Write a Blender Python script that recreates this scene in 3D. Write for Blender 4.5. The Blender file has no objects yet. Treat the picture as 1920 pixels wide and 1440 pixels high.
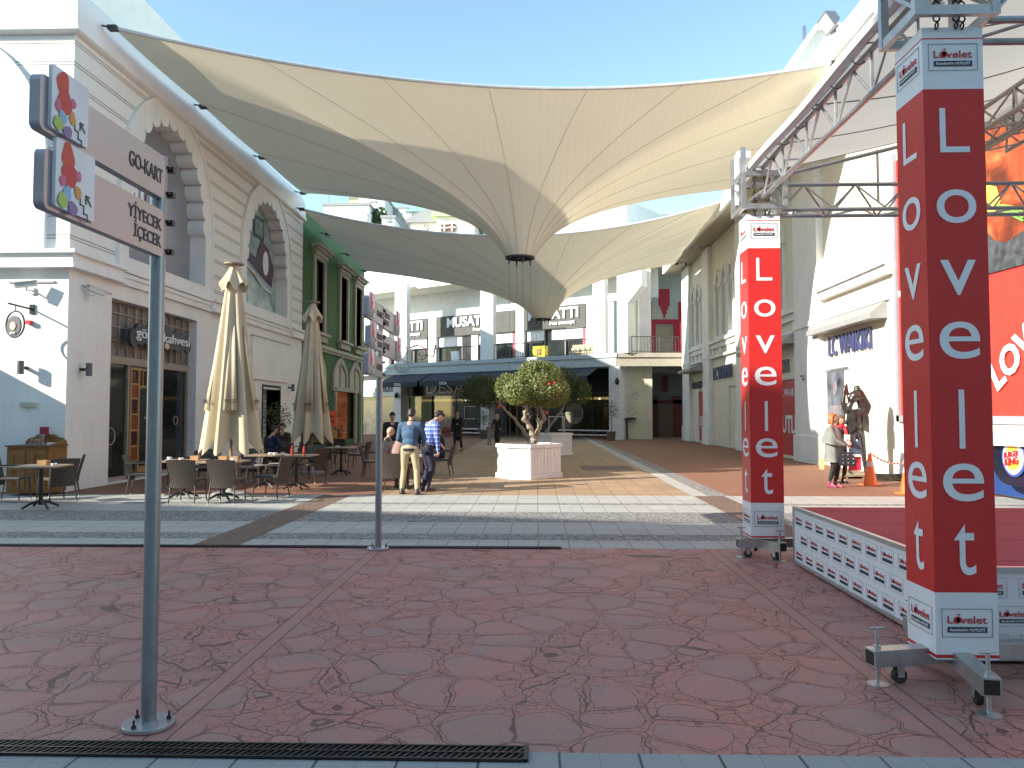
import bpy, math, random
from mathutils import Vector, Matrix
from mathutils.geometry import tessellate_polygon
random.seed(7)
S = bpy.context.scene
COL = S.collection
R = math.radians
V = Vector
# ---------------------------------------------------------------- camera
F = 1500.0
PSI = math.atan(45/F); PIT = R(2.6); SH = 13.0; CH = 1.65
cam = bpy.data.objects.new("camera", bpy.data.cameras.new("camera"))
COL.objects.link(cam)
cam.data.lens = F/1920*36; cam.data.sensor_width = 36
cam.data.shift_y = -SH/1920
cam.data.clip_start = .05; cam.data.clip_end = 3000
cam.location = (0, 0, CH)
cam.rotation_euler = (R(90)+PIT, 0, PSI)
S.camera = cam
_f = V((-math.sin(PSI)*math.cos(PIT), math.cos(PSI)*math.cos(PIT), math.sin(PIT)))
_r = V((math.cos(PSI), math.sin(PSI), 0)); _u = _r.cross(_f)
def ray(px, py): return _f*F+_r*(px-960)-_u*(py+SH-720)
def pX(px, py, X): d = ray(px, py); return V((0,0,CH))+d*(X/d.x)
def pY(px, py, Y): d = ray(px, py); return V((0,0,CH))+d*(Y/d.y)
def pZ(px, py, h=0): d = ray(px, py); return V((0,0,CH))+d*((h-CH)/d.z)
# ---------------------------------------------------------------- light
AZ = (.894, .447); EL = math.atan(.46)
w = bpy.data.worlds.new("World"); S.world = w; w.use_nodes = True
nt = w.node_tree; bg = nt.nodes['Background']
sk = nt.nodes.new('ShaderNodeTexSky'); sk.sky_type = 'NISHITA'; sk.sun_disc = False
sk.sun_elevation = EL; sk.sun_rotation = math.atan2(-AZ[0], -AZ[1])
sk.air_density = 1.0; sk.dust_density = .25; sk.ozone_density = 1.2
wm = nt.nodes.new('ShaderNodeMix'); wm.data_type = 'RGBA'; wm.blend_type = 'MULTIPLY'; wm.inputs[0].default_value = 1; wm.inputs[7].default_value = (.94, 1.0, .88, 1)
nt.links.new(sk.outputs[0], wm.inputs[6]); nt.links.new(wm.outputs[2], bg.inputs[0]); bg.inputs[1].default_value = .15
sun = bpy.data.objects.new("sun", bpy.data.lights.new("sun", 'SUN')); COL.objects.link(sun)
sun.data.energy = 4.1; sun.data.angle = R(.5); sun.data.color = (1, .93, .82)
sun.rotation_euler = V((AZ[0], AZ[1], -math.tan(EL))).to_track_quat('-Z', 'Y').to_euler()
sun.location = (-20, -10, 30)
S.view_settings.view_transform = 'Standard'; S.view_settings.look = 'None'
S.view_settings.exposure = 1.32; S.view_settings.gamma = 1
S.cycles.max_bounces = 7; S.cycles.diffuse_bounces = 4; S.cycles.glossy_bounces = 3; S.cycles.transparent_max_bounces = 8
# ---------------------------------------------------------------- materials
MT = {}
def newmat(name):
    m = bpy.data.materials.new(name); m.use_nodes = True
    return m, m.node_tree, m.node_tree.nodes['Principled BSDF']
class NB:
    "tiny node builder"
    def __init__(s, nt): s.nt = nt
    def n(s, t, **k):
        o = s.nt.nodes.new('ShaderNode'+t)
        for a, b in k.items(): setattr(o, a, b)
        return o
    def set(s, inp, v):
        if isinstance(v, bpy.types.NodeSocket): s.nt.links.new(v, inp)
        else: inp.default_value = v
    def m(s, op, a, b=None, c=None):
        o = s.n('Math', operation=op); s.set(o.inputs[0], a)
        if b is not None: s.set(o.inputs[1], b)
        if c is not None: s.set(o.inputs[2], c)
        return o.outputs[0]
    def mix(s, f, a, b, bt='MIX'):
        o = s.n('Mix', data_type='RGBA', blend_type=bt); s.set(o.inputs[0], f)
        for i, v in ((6, a), (7, b)):
            s.set(o.inputs[i], v if isinstance(v, bpy.types.NodeSocket) else (*v[:3], 1))
        return o.outputs[2]
    def noise(s, co, sc, det=3, rough=.55, dist=0):
        o = s.n('TexNoise'); s.set(o.inputs['Vector'], co); o.inputs['Scale'].default_value = sc
        o.inputs['Detail'].default_value = det; o.inputs['Roughness'].default_value = rough; o.inputs['Distortion'].default_value = dist
        return o.outputs['Fac']
    def ramp(s, f, stops):
        o = s.n('ValToRGB'); s.set(o.inputs[0], f); e = o.color_ramp.elements
        while len(e) < len(stops): e.new(.5)
        for i, (p, c) in enumerate(stops):
            e[i].position = p; e[i].color = (*c, 1) if len(c) == 3 else c
        return o.outputs[0]
    def bump(s, h, st=.3, d=.01, nrm=None):
        o = s.n('Bump'); s.set(o.inputs['Height'], h); o.inputs['Strength'].default_value = st; o.inputs['Distance'].default_value = d
        if nrm is not None: s.set(o.inputs['Normal'], nrm)
        return o.outputs[0]
    def mapv(s, co, sc=(1,1,1), rot=(0,0,0), loc=(0,0,0)):
        o = s.n('Mapping'); s.set(o.inputs[0], co); o.inputs['Scale'].default_value = sc; o.inputs['Rotation'].default_value = rot; o.inputs['Location'].default_value = loc
        return o.outputs[0]
def g(c): return tuple(c) if not isinstance(c, (int, float)) else (c, c, c)
def M(name, col, rough=.6, metal=0, var=.1, vs=5, bump=0, bs=50, spec=.5, streak=0, emit=0, alpha=1):
    if name in MT: return MT[name]
    col = g(col); m, nt, p = newmat(name); b = NB(nt)
    co = b.n('TexCoord').outputs['Object']
    f = b.noise(co, vs, 5)
    f2 = b.ramp(f, [(.3, (0,0,0)), (.7, (1,1,1))])
    c = b.mix(f2, [x*(1-var) for x in col], [min(1, x*(1+var)) for x in col])
    if streak:
        sv = b.noise(b.mapv(co, (3, 3, .25)), 2.2, 6, .65)
        sf = b.m('MULTIPLY', b.ramp(sv, [(.5, (0,0,0)), (.75, (1,1,1))]), streak)
        c = b.mix(sf, c, [x*.55 for x in col])
    nt.links.new(c, p.inputs['Base Color'])
    p.inputs['Roughness'].default_value = rough; p.inputs['Metallic'].default_value = metal
    p.inputs['Specular IOR Level'].default_value = spec
    r_ = b.m('ADD', b.m('MULTIPLY', f, .2), rough-.1); nt.links.new(r_, p.inputs['Roughness'])
    if bump: nt.links.new(b.bump(b.noise(co, bs, 4), .5, bump), p.inputs['Normal'])
    if emit:
        nt.links.new(c, p.inputs['Emission Color']); p.inputs['Emission Strength'].default_value = emit
    if alpha < 1: p.inputs['Alpha'].default_value = alpha
    MT[name] = m; return m
def mglass(name, col, alpha=.5, rough=.05):
    m, nt, p = newmat(name); p.inputs['Base Color'].default_value = (*g(col), 1); p.inputs['Roughness'].default_value = rough
    p.inputs['Alpha'].default_value = alpha; p.inputs['Specular IOR Level'].default_value = .9; return m
white = M('white_render', (.8,.8,.78), .7, var=.06, vs=.9, streak=.16, bump=.004, bs=30)
cream = M('cream_render', (.72,.68,.56), .7, var=.05, vs=1.5, streak=.3, bump=.004, bs=30)
def groove_mat():
    m, nt, p = newmat('grooved_render'); b = NB(nt)
    co = b.n('TexCoord').outputs['Object']; sx = b.n('SeparateXYZ'); nt.links.new(b.n('NewGeometry').outputs['Position'], sx.inputs[0])
    t = b.m('FRACT', b.m('DIVIDE', sx.outputs[2], .47))
    l1 = b.m('LESS_THAN', b.m('ABSOLUTE', b.m('SUBTRACT', t, .44)), .028)
    l2 = b.m('LESS_THAN', b.m('ABSOLUTE', b.m('SUBTRACT', t, .58)), .028)
    gl = b.m('MAXIMUM', l1, l2)
    sv = b.noise(b.mapv(co, (3, 3, .3)), 2, 6, .65)
    c = b.mix(b.m('MULTIPLY', b.ramp(sv, [(.5,(0,0,0)),(.8,(1,1,1))]), .3), (.8,.79,.75), (.55,.53,.47))
    c = b.mix(b.m('MULTIPLY', gl, b.m('ADD', .5, b.m('MULTIPLY', b.noise(co, 3), .5))), c, (.2,.18,.15))
    nt.links.new(c, p.inputs['Base Color']); p.inputs['Roughness'].default_value = .75
    nt.links.new(b.bump(b.m('SUBTRACT', b.m('MULTIPLY', b.noise(co, 40), .05), gl), .8, .03), p.inputs['Normal'])
    return m
groove = groove_mat()
def stamped():
    m, nt, p = newmat('stamped_concrete'); b = NB(nt)
    co0 = b.n('TexCoord').outputs['Object']
    nz = b.n('TexNoise'); nt.links.new(co0, nz.inputs['Vector']); nz.inputs['Scale'].default_value = 3.2; nz.inputs['Detail'].default_value = 4
    vm = b.n('VectorMath', operation='MULTIPLY_ADD'); nt.links.new(nz.outputs['Color'], vm.inputs[0]); vm.inputs[1].default_value = (.2,.16,0); nt.links.new(co0, vm.inputs[2])
    co = b.mapv(vm.outputs[0], (2.45, 2.3, 0))
    def vor(co, sc, feat='DISTANCE_TO_EDGE', rnd=1):
        o = b.n('TexVoronoi', feature=feat); nt.links.new(co, o.inputs['Vector']); o.inputs['Scale'].default_value = sc; o.inputs['Randomness'].default_value = rnd
        return o
    vb = vor(co, 1.0, 'F1'); f1 = vb.outputs['Distance']; big = vor(co, 1.0).outputs['Distance']; sm = vor(co, 4.6).outputs['Distance']; qd = b.m('MINIMUM', b.m('SUBTRACT', big, b.m('ADD', .012, b.m('MULTIPLY', b.ramp(b.noise(co0, 1.3, 2), [(.35,(0,0,0)),(.7,(1,1,1))]), .085))), b.m('MULTIPLY', b.m('SUBTRACT', .54, f1), .6))
    cell = vor(co, 1.0, 'F1').outputs['Color']; cell2 = vor(co, 4.6, 'F1').outputs['Color']
    band = b.m('LESS_THAN', qd, 0)
    thr = b.m('MULTIPLY', b.noise(co0, 6), .035)
    e_big = b.m('LESS_THAN', big, .012); e_sm = b.m('MULTIPLY', band, b.m('LESS_THAN', sm, b.m('ADD', thr, .005)))
    e_in = b.m('LESS_THAN', b.m('ABSOLUTE', qd), b.m('ADD', .001, b.m('MULTIPLY', b.noise(co0, 7), .008)))
    e = b.m('MULTIPLY', b.m('MAXIMUM', b.m('MAXIMUM', e_big, e_sm), e_in), b.ramp(b.noise(co0, 2.5, 3), [(.3,(.45,.45,.45)),(.5,(1,1,1))]))
    s1 = b.n('SeparateColor'); nt.links.new(cell, s1.inputs[0]); s2 = b.n('SeparateColor'); nt.links.new(cell2, s2.inputs[0])
    k = b.mix(band, s1.outputs[0], s2.outputs[0]); 
    n1 = b.noise(co0, 1.6, 5, .6); n2 = b.noise(co0, 9, 6, .7)
    c = b.ramp(n1, [(.25,(.6,.185,.145)), (.45,(.5,.205,.17)), (.6,(.38,.21,.19)), (.75,(.54,.19,.155))])
    c = b.mix(b.m('MULTIPLY', k, .5), c, (.46,.2,.15))
    c = b.mix(b.m('MULTIPLY', band, .4), c, (.56,.165,.12))
    c = b.mix(b.m('MULTIPLY', b.ramp(n2, [(.42,(0,0,0)),(.7,(1,1,1))]), .45), c, (.36,.25,.23)); c = b.mix(b.m('MULTIPLY', b.ramp(b.noise(co0, 55, 3, .8), [(.4,(0,0,0)),(.65,(1,1,1))]), .3), c, (.17,.08,.07))
    c = b.mix(b.m('MULTIPLY', b.ramp(b.noise(co0, .45, 4), [(.45,(0,0,0)),(.7,(1,1,1))]), .35), c, (.27,.17,.15))
    c = b.mix(b.m('MULTIPLY', e, .85), c, (.085,.035,.03))
    # smooth joint strips running away from the viewer
    sx = b.n('SeparateXYZ'); nt.links.new(b.n('NewGeometry').outputs['Position'], sx.inputs[0])
    t = b.m('FRACT', b.m('DIVIDE', b.m('ADD', sx.outputs[0], 101.25+1.93), 4.05))
    t2 = b.m('MINIMUM', t, b.m('SUBTRACT', 1, t))
    strip = b.m('LESS_THAN', t2, .014); line = b.m('LESS_THAN', b.m('ABSOLUTE', b.m('SUBTRACT', t2, .0145)), .0014)
    c = b.mix(b.m('MULTIPLY', strip, .85), c, b.mix(n2, (.36,.15,.12), (.46,.22,.18)))
    c = b.mix(line, c, (.1,.05,.045))
    nt.links.new(c, p.inputs['Base Color'])
    nt.links.new(b.m('ADD', .42, b.m('MULTIPLY', n2, .3)), p.inputs['Roughness'])
    h = b.m('SUBTRACT', b.m('ADD', b.m('MULTIPLY', b.ramp(big, [(0,(0,0,0)),(.2,(1,1,1))]), .6), b.m('MULTIPLY', n2, .7)), b.m('MULTIPLY', b.m('MULTIPLY', e, b.m('SUBTRACT', 1, strip)), 1.0))
    nt.links.new(b.bump(h, .75, .012), p.inputs['Normal'])
    return m
def paving(name, c1, c2, mortar, bw, bh, off=0, ms=.012, rough=.8, grain=.25, gs=90, ox=0, oy=0, rot=0, fine=None):
    m, nt, p = newmat(name); b = NB(nt); co = b.n('TexCoord').outputs['Object']
    mp = b.mapv(co, (1,1,1), (0,0,rot), (ox, oy, 0))
    o = b.n('TexBrick'); nt.links.new(mp, o.inputs['Vector']); o.offset = off; o.squash = 1
    o.inputs['Scale'].default_value = 1; o.inputs['Brick Width'].default_value = bw; o.inputs['Row Height'].default_value = bh
    o.inputs['Mortar Size'].default_value = ms/2; o.inputs['Color1'].default_value = (*c1,1); o.inputs['Color2'].default_value = (*c2,1); o.inputs['Mortar'].default_value = (*mortar,1)
    o.inputs['Mortar Smooth'].default_value = .3; o.inputs['Bias'].default_value = 0
    n = b.noise(co, gs, 3, .7); n2 = b.noise(co, .8, 5, .6)
    c = b.mix(b.m('MULTIPLY', b.ramp(n, [(.35,(0,0,0)),(.65,(1,1,1))]), grain), o.outputs[0], [x*.45 for x in c1])
    c = b.mix(b.m('MULTIPLY', b.ramp(n2, [(.4,(0,0,0)),(.75,(1,1,1))]), .35), c, [x*.62 for x in c2])
    if fine:
        o2 = b.n('TexBrick'); nt.links.new(mp, o2.inputs['Vector']); o2.offset = 0; o2.inputs['Scale'].default_value = 1
        o2.inputs['Brick Width'].default_value = bw/fine; o2.inputs['Row Height'].default_value = bh/fine; o2.inputs['Mortar Size'].default_value = .002
        c = b.mix(b.m('MULTIPLY', o2.outputs['Fac'], .45), c, mortar)
    nt.links.new(c, p.inputs['Base Color']); p.inputs['Roughness'].default_value = rough
    nt.links.new(b.bump(b.m('SUBTRACT', b.m('MULTIPLY', n, .3), o.outputs['Fac']), .5, .006), p.inputs['Normal'])
    return m
def aggregate():
    m, nt, p = newmat('pebble_aggregate'); b = NB(nt); co = b.n('TexCoord').outputs['Object']
    o = b.n('TexVoronoi'); nt.links.new(co, o.inputs['Vector']); o.inputs['Scale'].default_value = 38
    s = b.n('SeparateColor'); nt.links.new(o.outputs['Color'], s.inputs[0])
    c = b.ramp(s.outputs[0], [(0,(.07,.07,.07)),(.4,(.17,.165,.155)),(.7,(.3,.29,.27)),(1,(.5,.48,.44))])
    c = b.mix(b.m('MULTIPLY', b.noise(co, .9, 4), .5), c, (.16,.155,.145))
    nt.links.new(c, p.inputs['Base Color']); p.inputs['Roughness'].default_value = .85
    nt.links.new(b.bump(o.outputs['Distance'], .6, .01), p.inputs['Normal'])
    return m
def sailmat():
    m, nt, p = newmat('sail_membrane'); b = NB(nt); co = b.n('TexCoord').outputs['Object']
    out = nt.nodes['Material Output']
    n = b.noise(co, .5, 4)
    c = b.mix(n, (.76,.7,.55), (.84,.79,.65))
    d = b.n('BsdfDiffuse'); t = b.n('BsdfTranslucent'); nt.links.new(c, d.inputs[0]); nt.links.new(b.mix(.5, c, (.7,.58,.36)), t.inputs[0])
    mx = b.n('MixShader'); mx.inputs[0].default_value = .25
    nt.links.new(d.outputs[0], mx.inputs[1]); nt.links.new(t.outputs[0], mx.inputs[2])
    nt.nodes.remove(p)
    wv = b.n('TexWave', bands_direction='X'); nt.links.new(co, wv.inputs['Vector']); wv.inputs['Scale'].default_value = 1.5; wv.inputs['Distortion'].default_value = 1.5
    bm = b.bump(b.m('ADD', b.noise(co, 1.2, 3), b.m('MULTIPLY', wv.outputs['Fac'], .15)), .15, .1); nt.links.new(bm, d.inputs['Normal'])
    nt.links.new(mx.outputs[0], out.inputs[0]); return m
def wicker():
    m, nt, p = newmat('wicker_weave'); b = NB(nt); co = b.n('TexCoord').outputs['Object']
    sx = b.n('SeparateXYZ'); nt.links.new(co, sx.inputs[0])
    a = b.m('SINE', b.m('MULTIPLY', b.m('ADD', sx.outputs[0], sx.outputs[1]), 2*math.pi/.028))
    c2 = b.m('SINE', b.m('MULTIPLY', sx.outputs[2], 2*math.pi/.014))
    h = b.m('ADD', a, b.m('MULTIPLY', b.m('MULTIPLY', a, c2), .5))
    f = b.m('MULTIPLY_ADD', h, .33, .5)
    c = b.mix(f, (.014,.011,.009), (.095,.075,.06)); nt.links.new(c, p.inputs['Base Color']); p.inputs['Roughness'].default_value = .45
    nt.links.new(b.bump(f, .7, .006), p.inputs['Normal']); return m
def plaid():
    m, nt, p = newmat('plaid_shirt'); b = NB(nt); co = b.n('TexCoord').outputs['Object']; sx = b.n('SeparateXYZ'); nt.links.new(co, sx.inputs[0])
    def ln(s, pr, wd):
        return b.m('LESS_THAN', b.m('ABSOLUTE', b.m('SUBTRACT', b.m('FRACT', b.m('DIVIDE', s, pr)), .5)), wd)
    v = b.m('MAXIMUM', ln(b.m('ADD', sx.outputs[0], b.m('MULTIPLY', sx.outputs[1], .8)), .075, .07), ln(sx.outputs[2], .085, .07))
    dk = b.m('MAXIMUM', ln(b.m('ADD', sx.outputs[0], b.m('ADD', .03, b.m('MULTIPLY', sx.outputs[1], .8))), .075, .18), ln(b.m('ADD', sx.outputs[2], .03), .085, .18))
    c = b.mix(b.m('MULTIPLY', dk, .6), (.06,.13,.5), (.015,.03,.2)); c = b.mix(b.m('MULTIPLY', v, .85), c, (.6,.68,.85))
    nt.links.new(c, p.inputs['Base Color']); p.inputs['Roughness'].default_value = .85; return m
def wood(name, c1, c2, sc=(1, 8, 8), rough=.5):
    m, nt, p = newmat(name); b = NB(nt); co = b.mapv(b.n('TexCoord').outputs['Object'], sc)
    f = b.noise(co, 3, 6, .6, .8); c = b.mix(b.ramp(f, [(.3,(0,0,0)),(.7,(1,1,1))]), c1, c2); nt.links.new(c, p.inputs['Base Color'])
    p.inputs['Roughness'].default_value = rough; nt.links.new(b.bump(f, .2, .003), p.inputs['Normal']); return m
def foliage(name, c1, c2, c3):
    m, nt, p = newmat(name); b = NB(nt)
    gi = b.n('NewGeometry'); f = gi.outputs['Random Per Island']
    c = b.ramp(f, [(0, c1), (.6, c2), (1, c3)]); nt.links.new(c, p.inputs['Base Color']); p.inputs['Roughness'].default_value = .5
    t = b.n('BsdfTranslucent'); nt.links.new(b.mix(.3, c, (.3,.4,.05)), t.inputs[0]); mx = b.n('MixShader'); mx.inputs[0].default_value = .3
    nt.links.new(p.outputs[0], mx.inputs[1]); nt.links.new(t.outputs[0], mx.inputs[2]); nt.links.new(mx.outputs[0], nt.nodes['Material Output'].inputs[0]); return m
def canopymat():
    m, nt, p = newmat('stage_fabric'); b = NB(nt); co = b.n('TexCoord').outputs['Object']
    n = b.noise(co, .9, 5, .6); st = b.ramp(b.noise(co, .55, 3), [(.55,(0,0,0)),(.72,(1,1,1))])
    c = b.mix(n, (.6,.58,.52), (.72,.7,.64)); c = b.mix(b.m('MULTIPLY', st, .4), c, (.36,.23,.16))
    d = b.n('BsdfDiffuse'); t = b.n('BsdfTranslucent'); nt.links.new(c, d.inputs[0]); nt.links.new(c, t.inputs[0]); mx = b.n('MixShader'); mx.inputs[0].default_value = .35
    bm = b.bump(b.noise(b.mapv(co, (1,3,1), (0,0,.5)), 1.6, 4), .5, .08); nt.links.new(bm, d.inputs['Normal'])
    nt.links.new(d.outputs[0], mx.inputs[1]); nt.links.new(t.outputs[0], mx.inputs[2]); nt.nodes.remove(p); nt.links.new(mx.outputs[0], nt.nodes['Material Output'].inputs[0]); return m
STAMP = stamped(); AGG = aggregate(); SAIL = sailmat(); WICK = wicker(); PLAID = plaid(); CANF = canopymat()
steel = M('galvanised_steel', .5, .38, .85, var=.12, vs=14)
greymetal = M('grey_painted_metal', (.27,.28,.3), .32, .6, var=.06, vs=20)
signmetal = M('brushed_sign_metal', (.33,.34,.39), .35, .75, var=.08, vs=3)
darkmetal = M('dark_metal', .04, .4, .6)
black = M('black_plastic', .02, .4)
dark = M('dark_interior', (.022,.022,.024), .25, var=.5, vs=2, spec=.8)
red = M('print_red', (.6,.027,.025), .34, var=0, bump=.02, bs=2.5)
wprint = M('print_white', (.78,.78,.8), .38, var=.02, bump=.012, bs=3)
lettr = M('letter_white', (.8,.8,.83), .4, var=.02)
redink = M('ink_red', (.5,.03,.04), .5); darkink = M('ink_dark', (.035,.04,.06), .5)
# ---------------------------------------------------------------- mesh building
WL = {}
def link(o, parent=None):
    COL.objects.link(o)
    if parent is not None: o.parent = parent; WL[o.name] = WL[parent.name]
    else: WL.setdefault(o.name, V((0,0,0)))
    return o
def tag(o, label=None, cat=None, group=None, kind=None):
    if label: o['label'] = label
    if cat: o['category'] = cat
    if group: o['group'] = group
    if kind: o['kind'] = kind
    return o
def thing(name, label, cat, loc=(0,0,0), group=None):
    o = bpy.data.objects.new(name, None); o.empty_display_size = .2; COL.objects.link(o); o.location = loc; WL[o.name] = V(loc)
    return tag(o, label, cat, group)
def kids(o): return [c for c in bpy.data.objects if c.parent == o]
def dup(root, loc, rz, label=None, group=None):
    "copy a thing with its parts and sub-parts"
    def cp(o, par):
        c = o.copy(); COL.objects.link(c)
        if par is not None: c.parent = par
        for ch in KIDS[o.name]: cp(ch, c)
        return c
    KIDS = {}
    def walk(o):
        KIDS[o.name] = list(o.children)
        for ch in o.children: walk(ch)
    walk(root)
    r = cp(root, None); r.location = loc; r.rotation_euler = (0, 0, rz)
    if label: r['label'] = label
    if group: r['group'] = group
    return r
TXT = {}
def text_mesh(s, res=3, bold=0.0, ext=.04, sp=1.0):
    k = (s, res, bold, ext, sp)
    if k in TXT: return TXT[k]
    cu = bpy.data.curves.new('t', 'FONT'); cu.body = s; cu.resolution_u = res; cu.offset = bold; cu.extrude = ext; cu.space_character = sp; cu.space_line = .85
    o = bpy.data.objects.new('t', cu); COL.objects.link(o); bpy.context.view_layer.update()
    me = bpy.data.meshes.new_from_object(o.evaluated_get(bpy.context.evaluated_depsgraph_get()))
    vs = [v.co.copy() for v in me.vertices]; fs = [tuple(p.vertices) for p in me.polygons]
    xs = [v.x for v in vs] or [0]; ys = [v.y for v in vs] or [0]
    bpy.data.objects.remove(o); bpy.data.curves.remove(cu); bpy.data.meshes.remove(me)
    TXT[k] = (vs, fs, min(xs), max(xs), min(ys), max(ys)); return TXT[k]
class MB:
    def __init__(s): s.v = []; s.f = []; s.m = []; s.k = 0
    def add(s, vs, fs):
        n = len(s.v); s.v += [V(p) for p in vs]; s.f += [tuple(i+n for i in f) for f in fs]; s.m += [s.k]*len(fs); return s
    def bx(s, x0, x1, y0, y1, z0, z1):
        if x0 > x1: x0, x1 = x1, x0
        if y0 > y1: y0, y1 = y1, y0
        return s.add([(x0,y0,z0),(x1,y0,z0),(x1,y1,z0),(x0,y1,z0),(x0,y0,z1),(x1,y0,z1),(x1,y1,z1),(x0,y1,z1)],
                     [(0,3,2,1),(4,5,6,7),(0,1,5,4),(1,2,6,5),(2,3,7,6),(3,0,4,7)])
    def obx(s, o, a, b, c):
        "box with corner o and edge vectors a,b,c"
        o, a, b, c = V(o), V(a), V(b), V(c)
        fs = [(0,3,2,1),(4,5,6,7),(0,1,5,4),(1,2,6,5),(2,3,7,6),(3,0,4,7)]
        if a.cross(b).dot(c) < 0: fs = [f[::-1] for f in fs]
        return s.add([o,o+a,o+a+b,o+b,o+c,o+a+c,o+a+b+c,o+b+c], fs)
    def bar(s, p, q, w, h=None):
        p, q = V(p), V(q); d = q-p; h = h or w
        a = d.cross(V((0,0,1)));  a = a.normalized() if a.length > 1e-6 else V((1,0,0)); b = a.cross(d).normalized()
        return s.obx(p-a*w/2-b*h/2, a*w, b*h, d)
    def tube(s, pts, r, n=8, cap=True):
        pts = [V(p) for p in pts]; rr = r if isinstance(r, (list, tuple)) else [r]*len(pts)
        up = None; rings = []
        for i, p in enumerate(pts):
            t = (pts[min(i+1, len(pts)-1)]-pts[max(i-1, 0)]).normalized()
            if up is None: up = t.orthogonal().normalized()
            a = (up-t*up.dot(t)).normalized(); up = a; c = t.cross(a)
            rings.append([p+(a*math.cos(2*math.pi*k/n)+c*math.sin(2*math.pi*k/n))*rr[i] for k in range(n)])
        vs = sum(rings, []); fs = []
        for i in range(len(pts)-1):
            for k in range(n):
                k2 = (k+1) % n; fs.append((i*n+k, i*n+k2, (i+1)*n+k2, (i+1)*n+k))
        if cap: fs.append(tuple(range(n))[::-1]); fs.append(tuple((len(pts)-1)*n+k for k in range(n)))
        return s.add(vs, fs)
    def lathe(s, prof, c=(0,0,0), n=20, rf=None):
        vs = []; fs = []; c = V(c)
        for i, (r, z) in enumerate(prof):
            for k in range(n):
                th = 2*math.pi*k/n; q = rf(r, z, th) if rf else (r, z)
                vs.append(c+V((q[0]*math.cos(th), q[0]*math.sin(th), q[1])))
        for i in range(len(prof)-1):
            for k in range(n):
                k2 = (k+1) % n; fs.append((i*n+k, i*n+k2, (i+1)*n+k2, (i+1)*n+k))
        fs.append(tuple(range(n))[::-1]); fs.append(tuple((len(prof)-1)*n+k for k in range(n)))
        return s.add(vs, fs)
    def ell(s, c, r, rot=None, n=12, m=8):
        c = V(c); r = g(r); vs = []; fs = []
        for i in range(m+1):
            ph = math.pi*i/m
            for k in range(n):
                th = 2*math.pi*k/n; p = V((r[0]*math.sin(ph)*math.cos(th), r[1]*math.sin(ph)*math.sin(th), -r[2]*math.cos(ph)))
                if i in (0, m): p = V((0, 0, -r[2]*math.cos(ph)))
                vs.append(p)
        vs2 = vs[:1]+vs[n:m*n]+vs[m*n:m*n+1]
        for k in range(n):
            k2 = (k+1) % n; fs.append((0, 1+k2, 1+k)); L = len(vs2)-1; b_ = 1+(m-2)*n; fs.append((L, b_+k, b_+k2))
        for i in range(m-2):
            for k in range(n):
                k2 = (k+1) % n; fs.append((1+i*n+k, 1+i*n+k2, 1+(i+1)*n+k2, 1+(i+1)*n+k))
        if rot is not None: vs2 = [rot @ p for p in vs2]
        return s.add([p+c for p in vs2], fs)
    def cap(s, p, r0, q, r1, n=12):
        "tapered capsule"
        p, q = V(p), V(q); d = (q-p); L = d.length; t = d/L if L > 1e-6 else V((0,0,1))
        pts = []; rs = []
        for a in (-85, -60, -30, 0): pts.append(p+t*r0*math.sin(R(a))); rs.append(r0*math.cos(R(a)))
        for a in (0, 30, 60, 85): pts.append(q+t*r1*math.sin(R(a))); rs.append(r1*math.cos(R(a)))
        a = t.orthogonal().normalized(); c = t.cross(a); vs = []; fs = []
        for P, r in zip(pts, rs): vs += [P+(a*math.cos(2*math.pi*k/n)+c*math.sin(2*math.pi*k/n))*r for k in range(n)]
        for i in range(len(pts)-1):
            for k in range(n): k2 = (k+1) % n; fs.append((i*n+k, i*n+k2, (i+1)*n+k2, (i+1)*n+k))
        fs.append(tuple(range(n))[::-1]); fs.append(tuple((len(pts)-1)*n+k for k in range(n)))
        return s.add(vs, fs)
    def sheet(s, outer, holes, fn, th=0.0):
        "flat polygon with holes, fn(a,b,t)->point; th = thickness"
        loops = [[V((a, b, 0)) for a, b in lp] for lp in [outer]+list(holes)]
        flat = sum(loops, []); tri = tessellate_polygon(loops)
        s.add([fn(p.x, p.y, 0) for p in flat], tri)
        if th:
            s.add([fn(p.x, p.y, th) for p in flat], [t[::-1] for t in tri])
            k = 0
            for lp in loops:
                n = len(lp); s.add([fn(p.x, p.y, 0) for p in lp]+[fn(p.x, p.y, th) for p in lp], [(i, (i+1) % n, n+(i+1) % n, n+i) for i in range(n)])
        return s
    def text(s, t, o, right, up, size, align='C', res=3, bold=0.0, depth=.01, sp=1.0, wid=None):
        "lettering; size = cap height; o = anchor on the baseline"
        right = V(right).normalized(); up = V(up).normalized(); nrm = right.cross(up)
        vs, fs, x0, x1, y0, y1 = text_mesh(t, res, bold, .5, sp)
        k = size/.7; kx = k if wid is None else wid/(x1-x0)
        ax = {'C': (x0+x1)/2, 'L': x0, 'R': x1}[align]; o = V(o)
        return s.add([o+right*(v.x-ax)*kx+up*v.y*k+nrm*(v.z+.5)*depth for v in vs], fs)
    def disc(s, c, nrm, r, th, n=24, sx=1, sy=1, up=(0,0,1)):
        c = V(c); nrm = V(nrm).normalized(); a = V(up).cross(nrm).normalized(); b = nrm.cross(a)
        vs = [c+a*math.cos(2*math.pi*k/n)*r*sx+b*math.sin(2*math.pi*k/n)*r*sy for k in range(n)]
        vs += [p+nrm*th for p in vs]
        return s.add(vs, [tuple(range(n))[::-1], tuple(range(n, 2*n))]+[(k, (k+1) % n, n+(k+1) % n, n+k) for k in range(n)])
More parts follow.
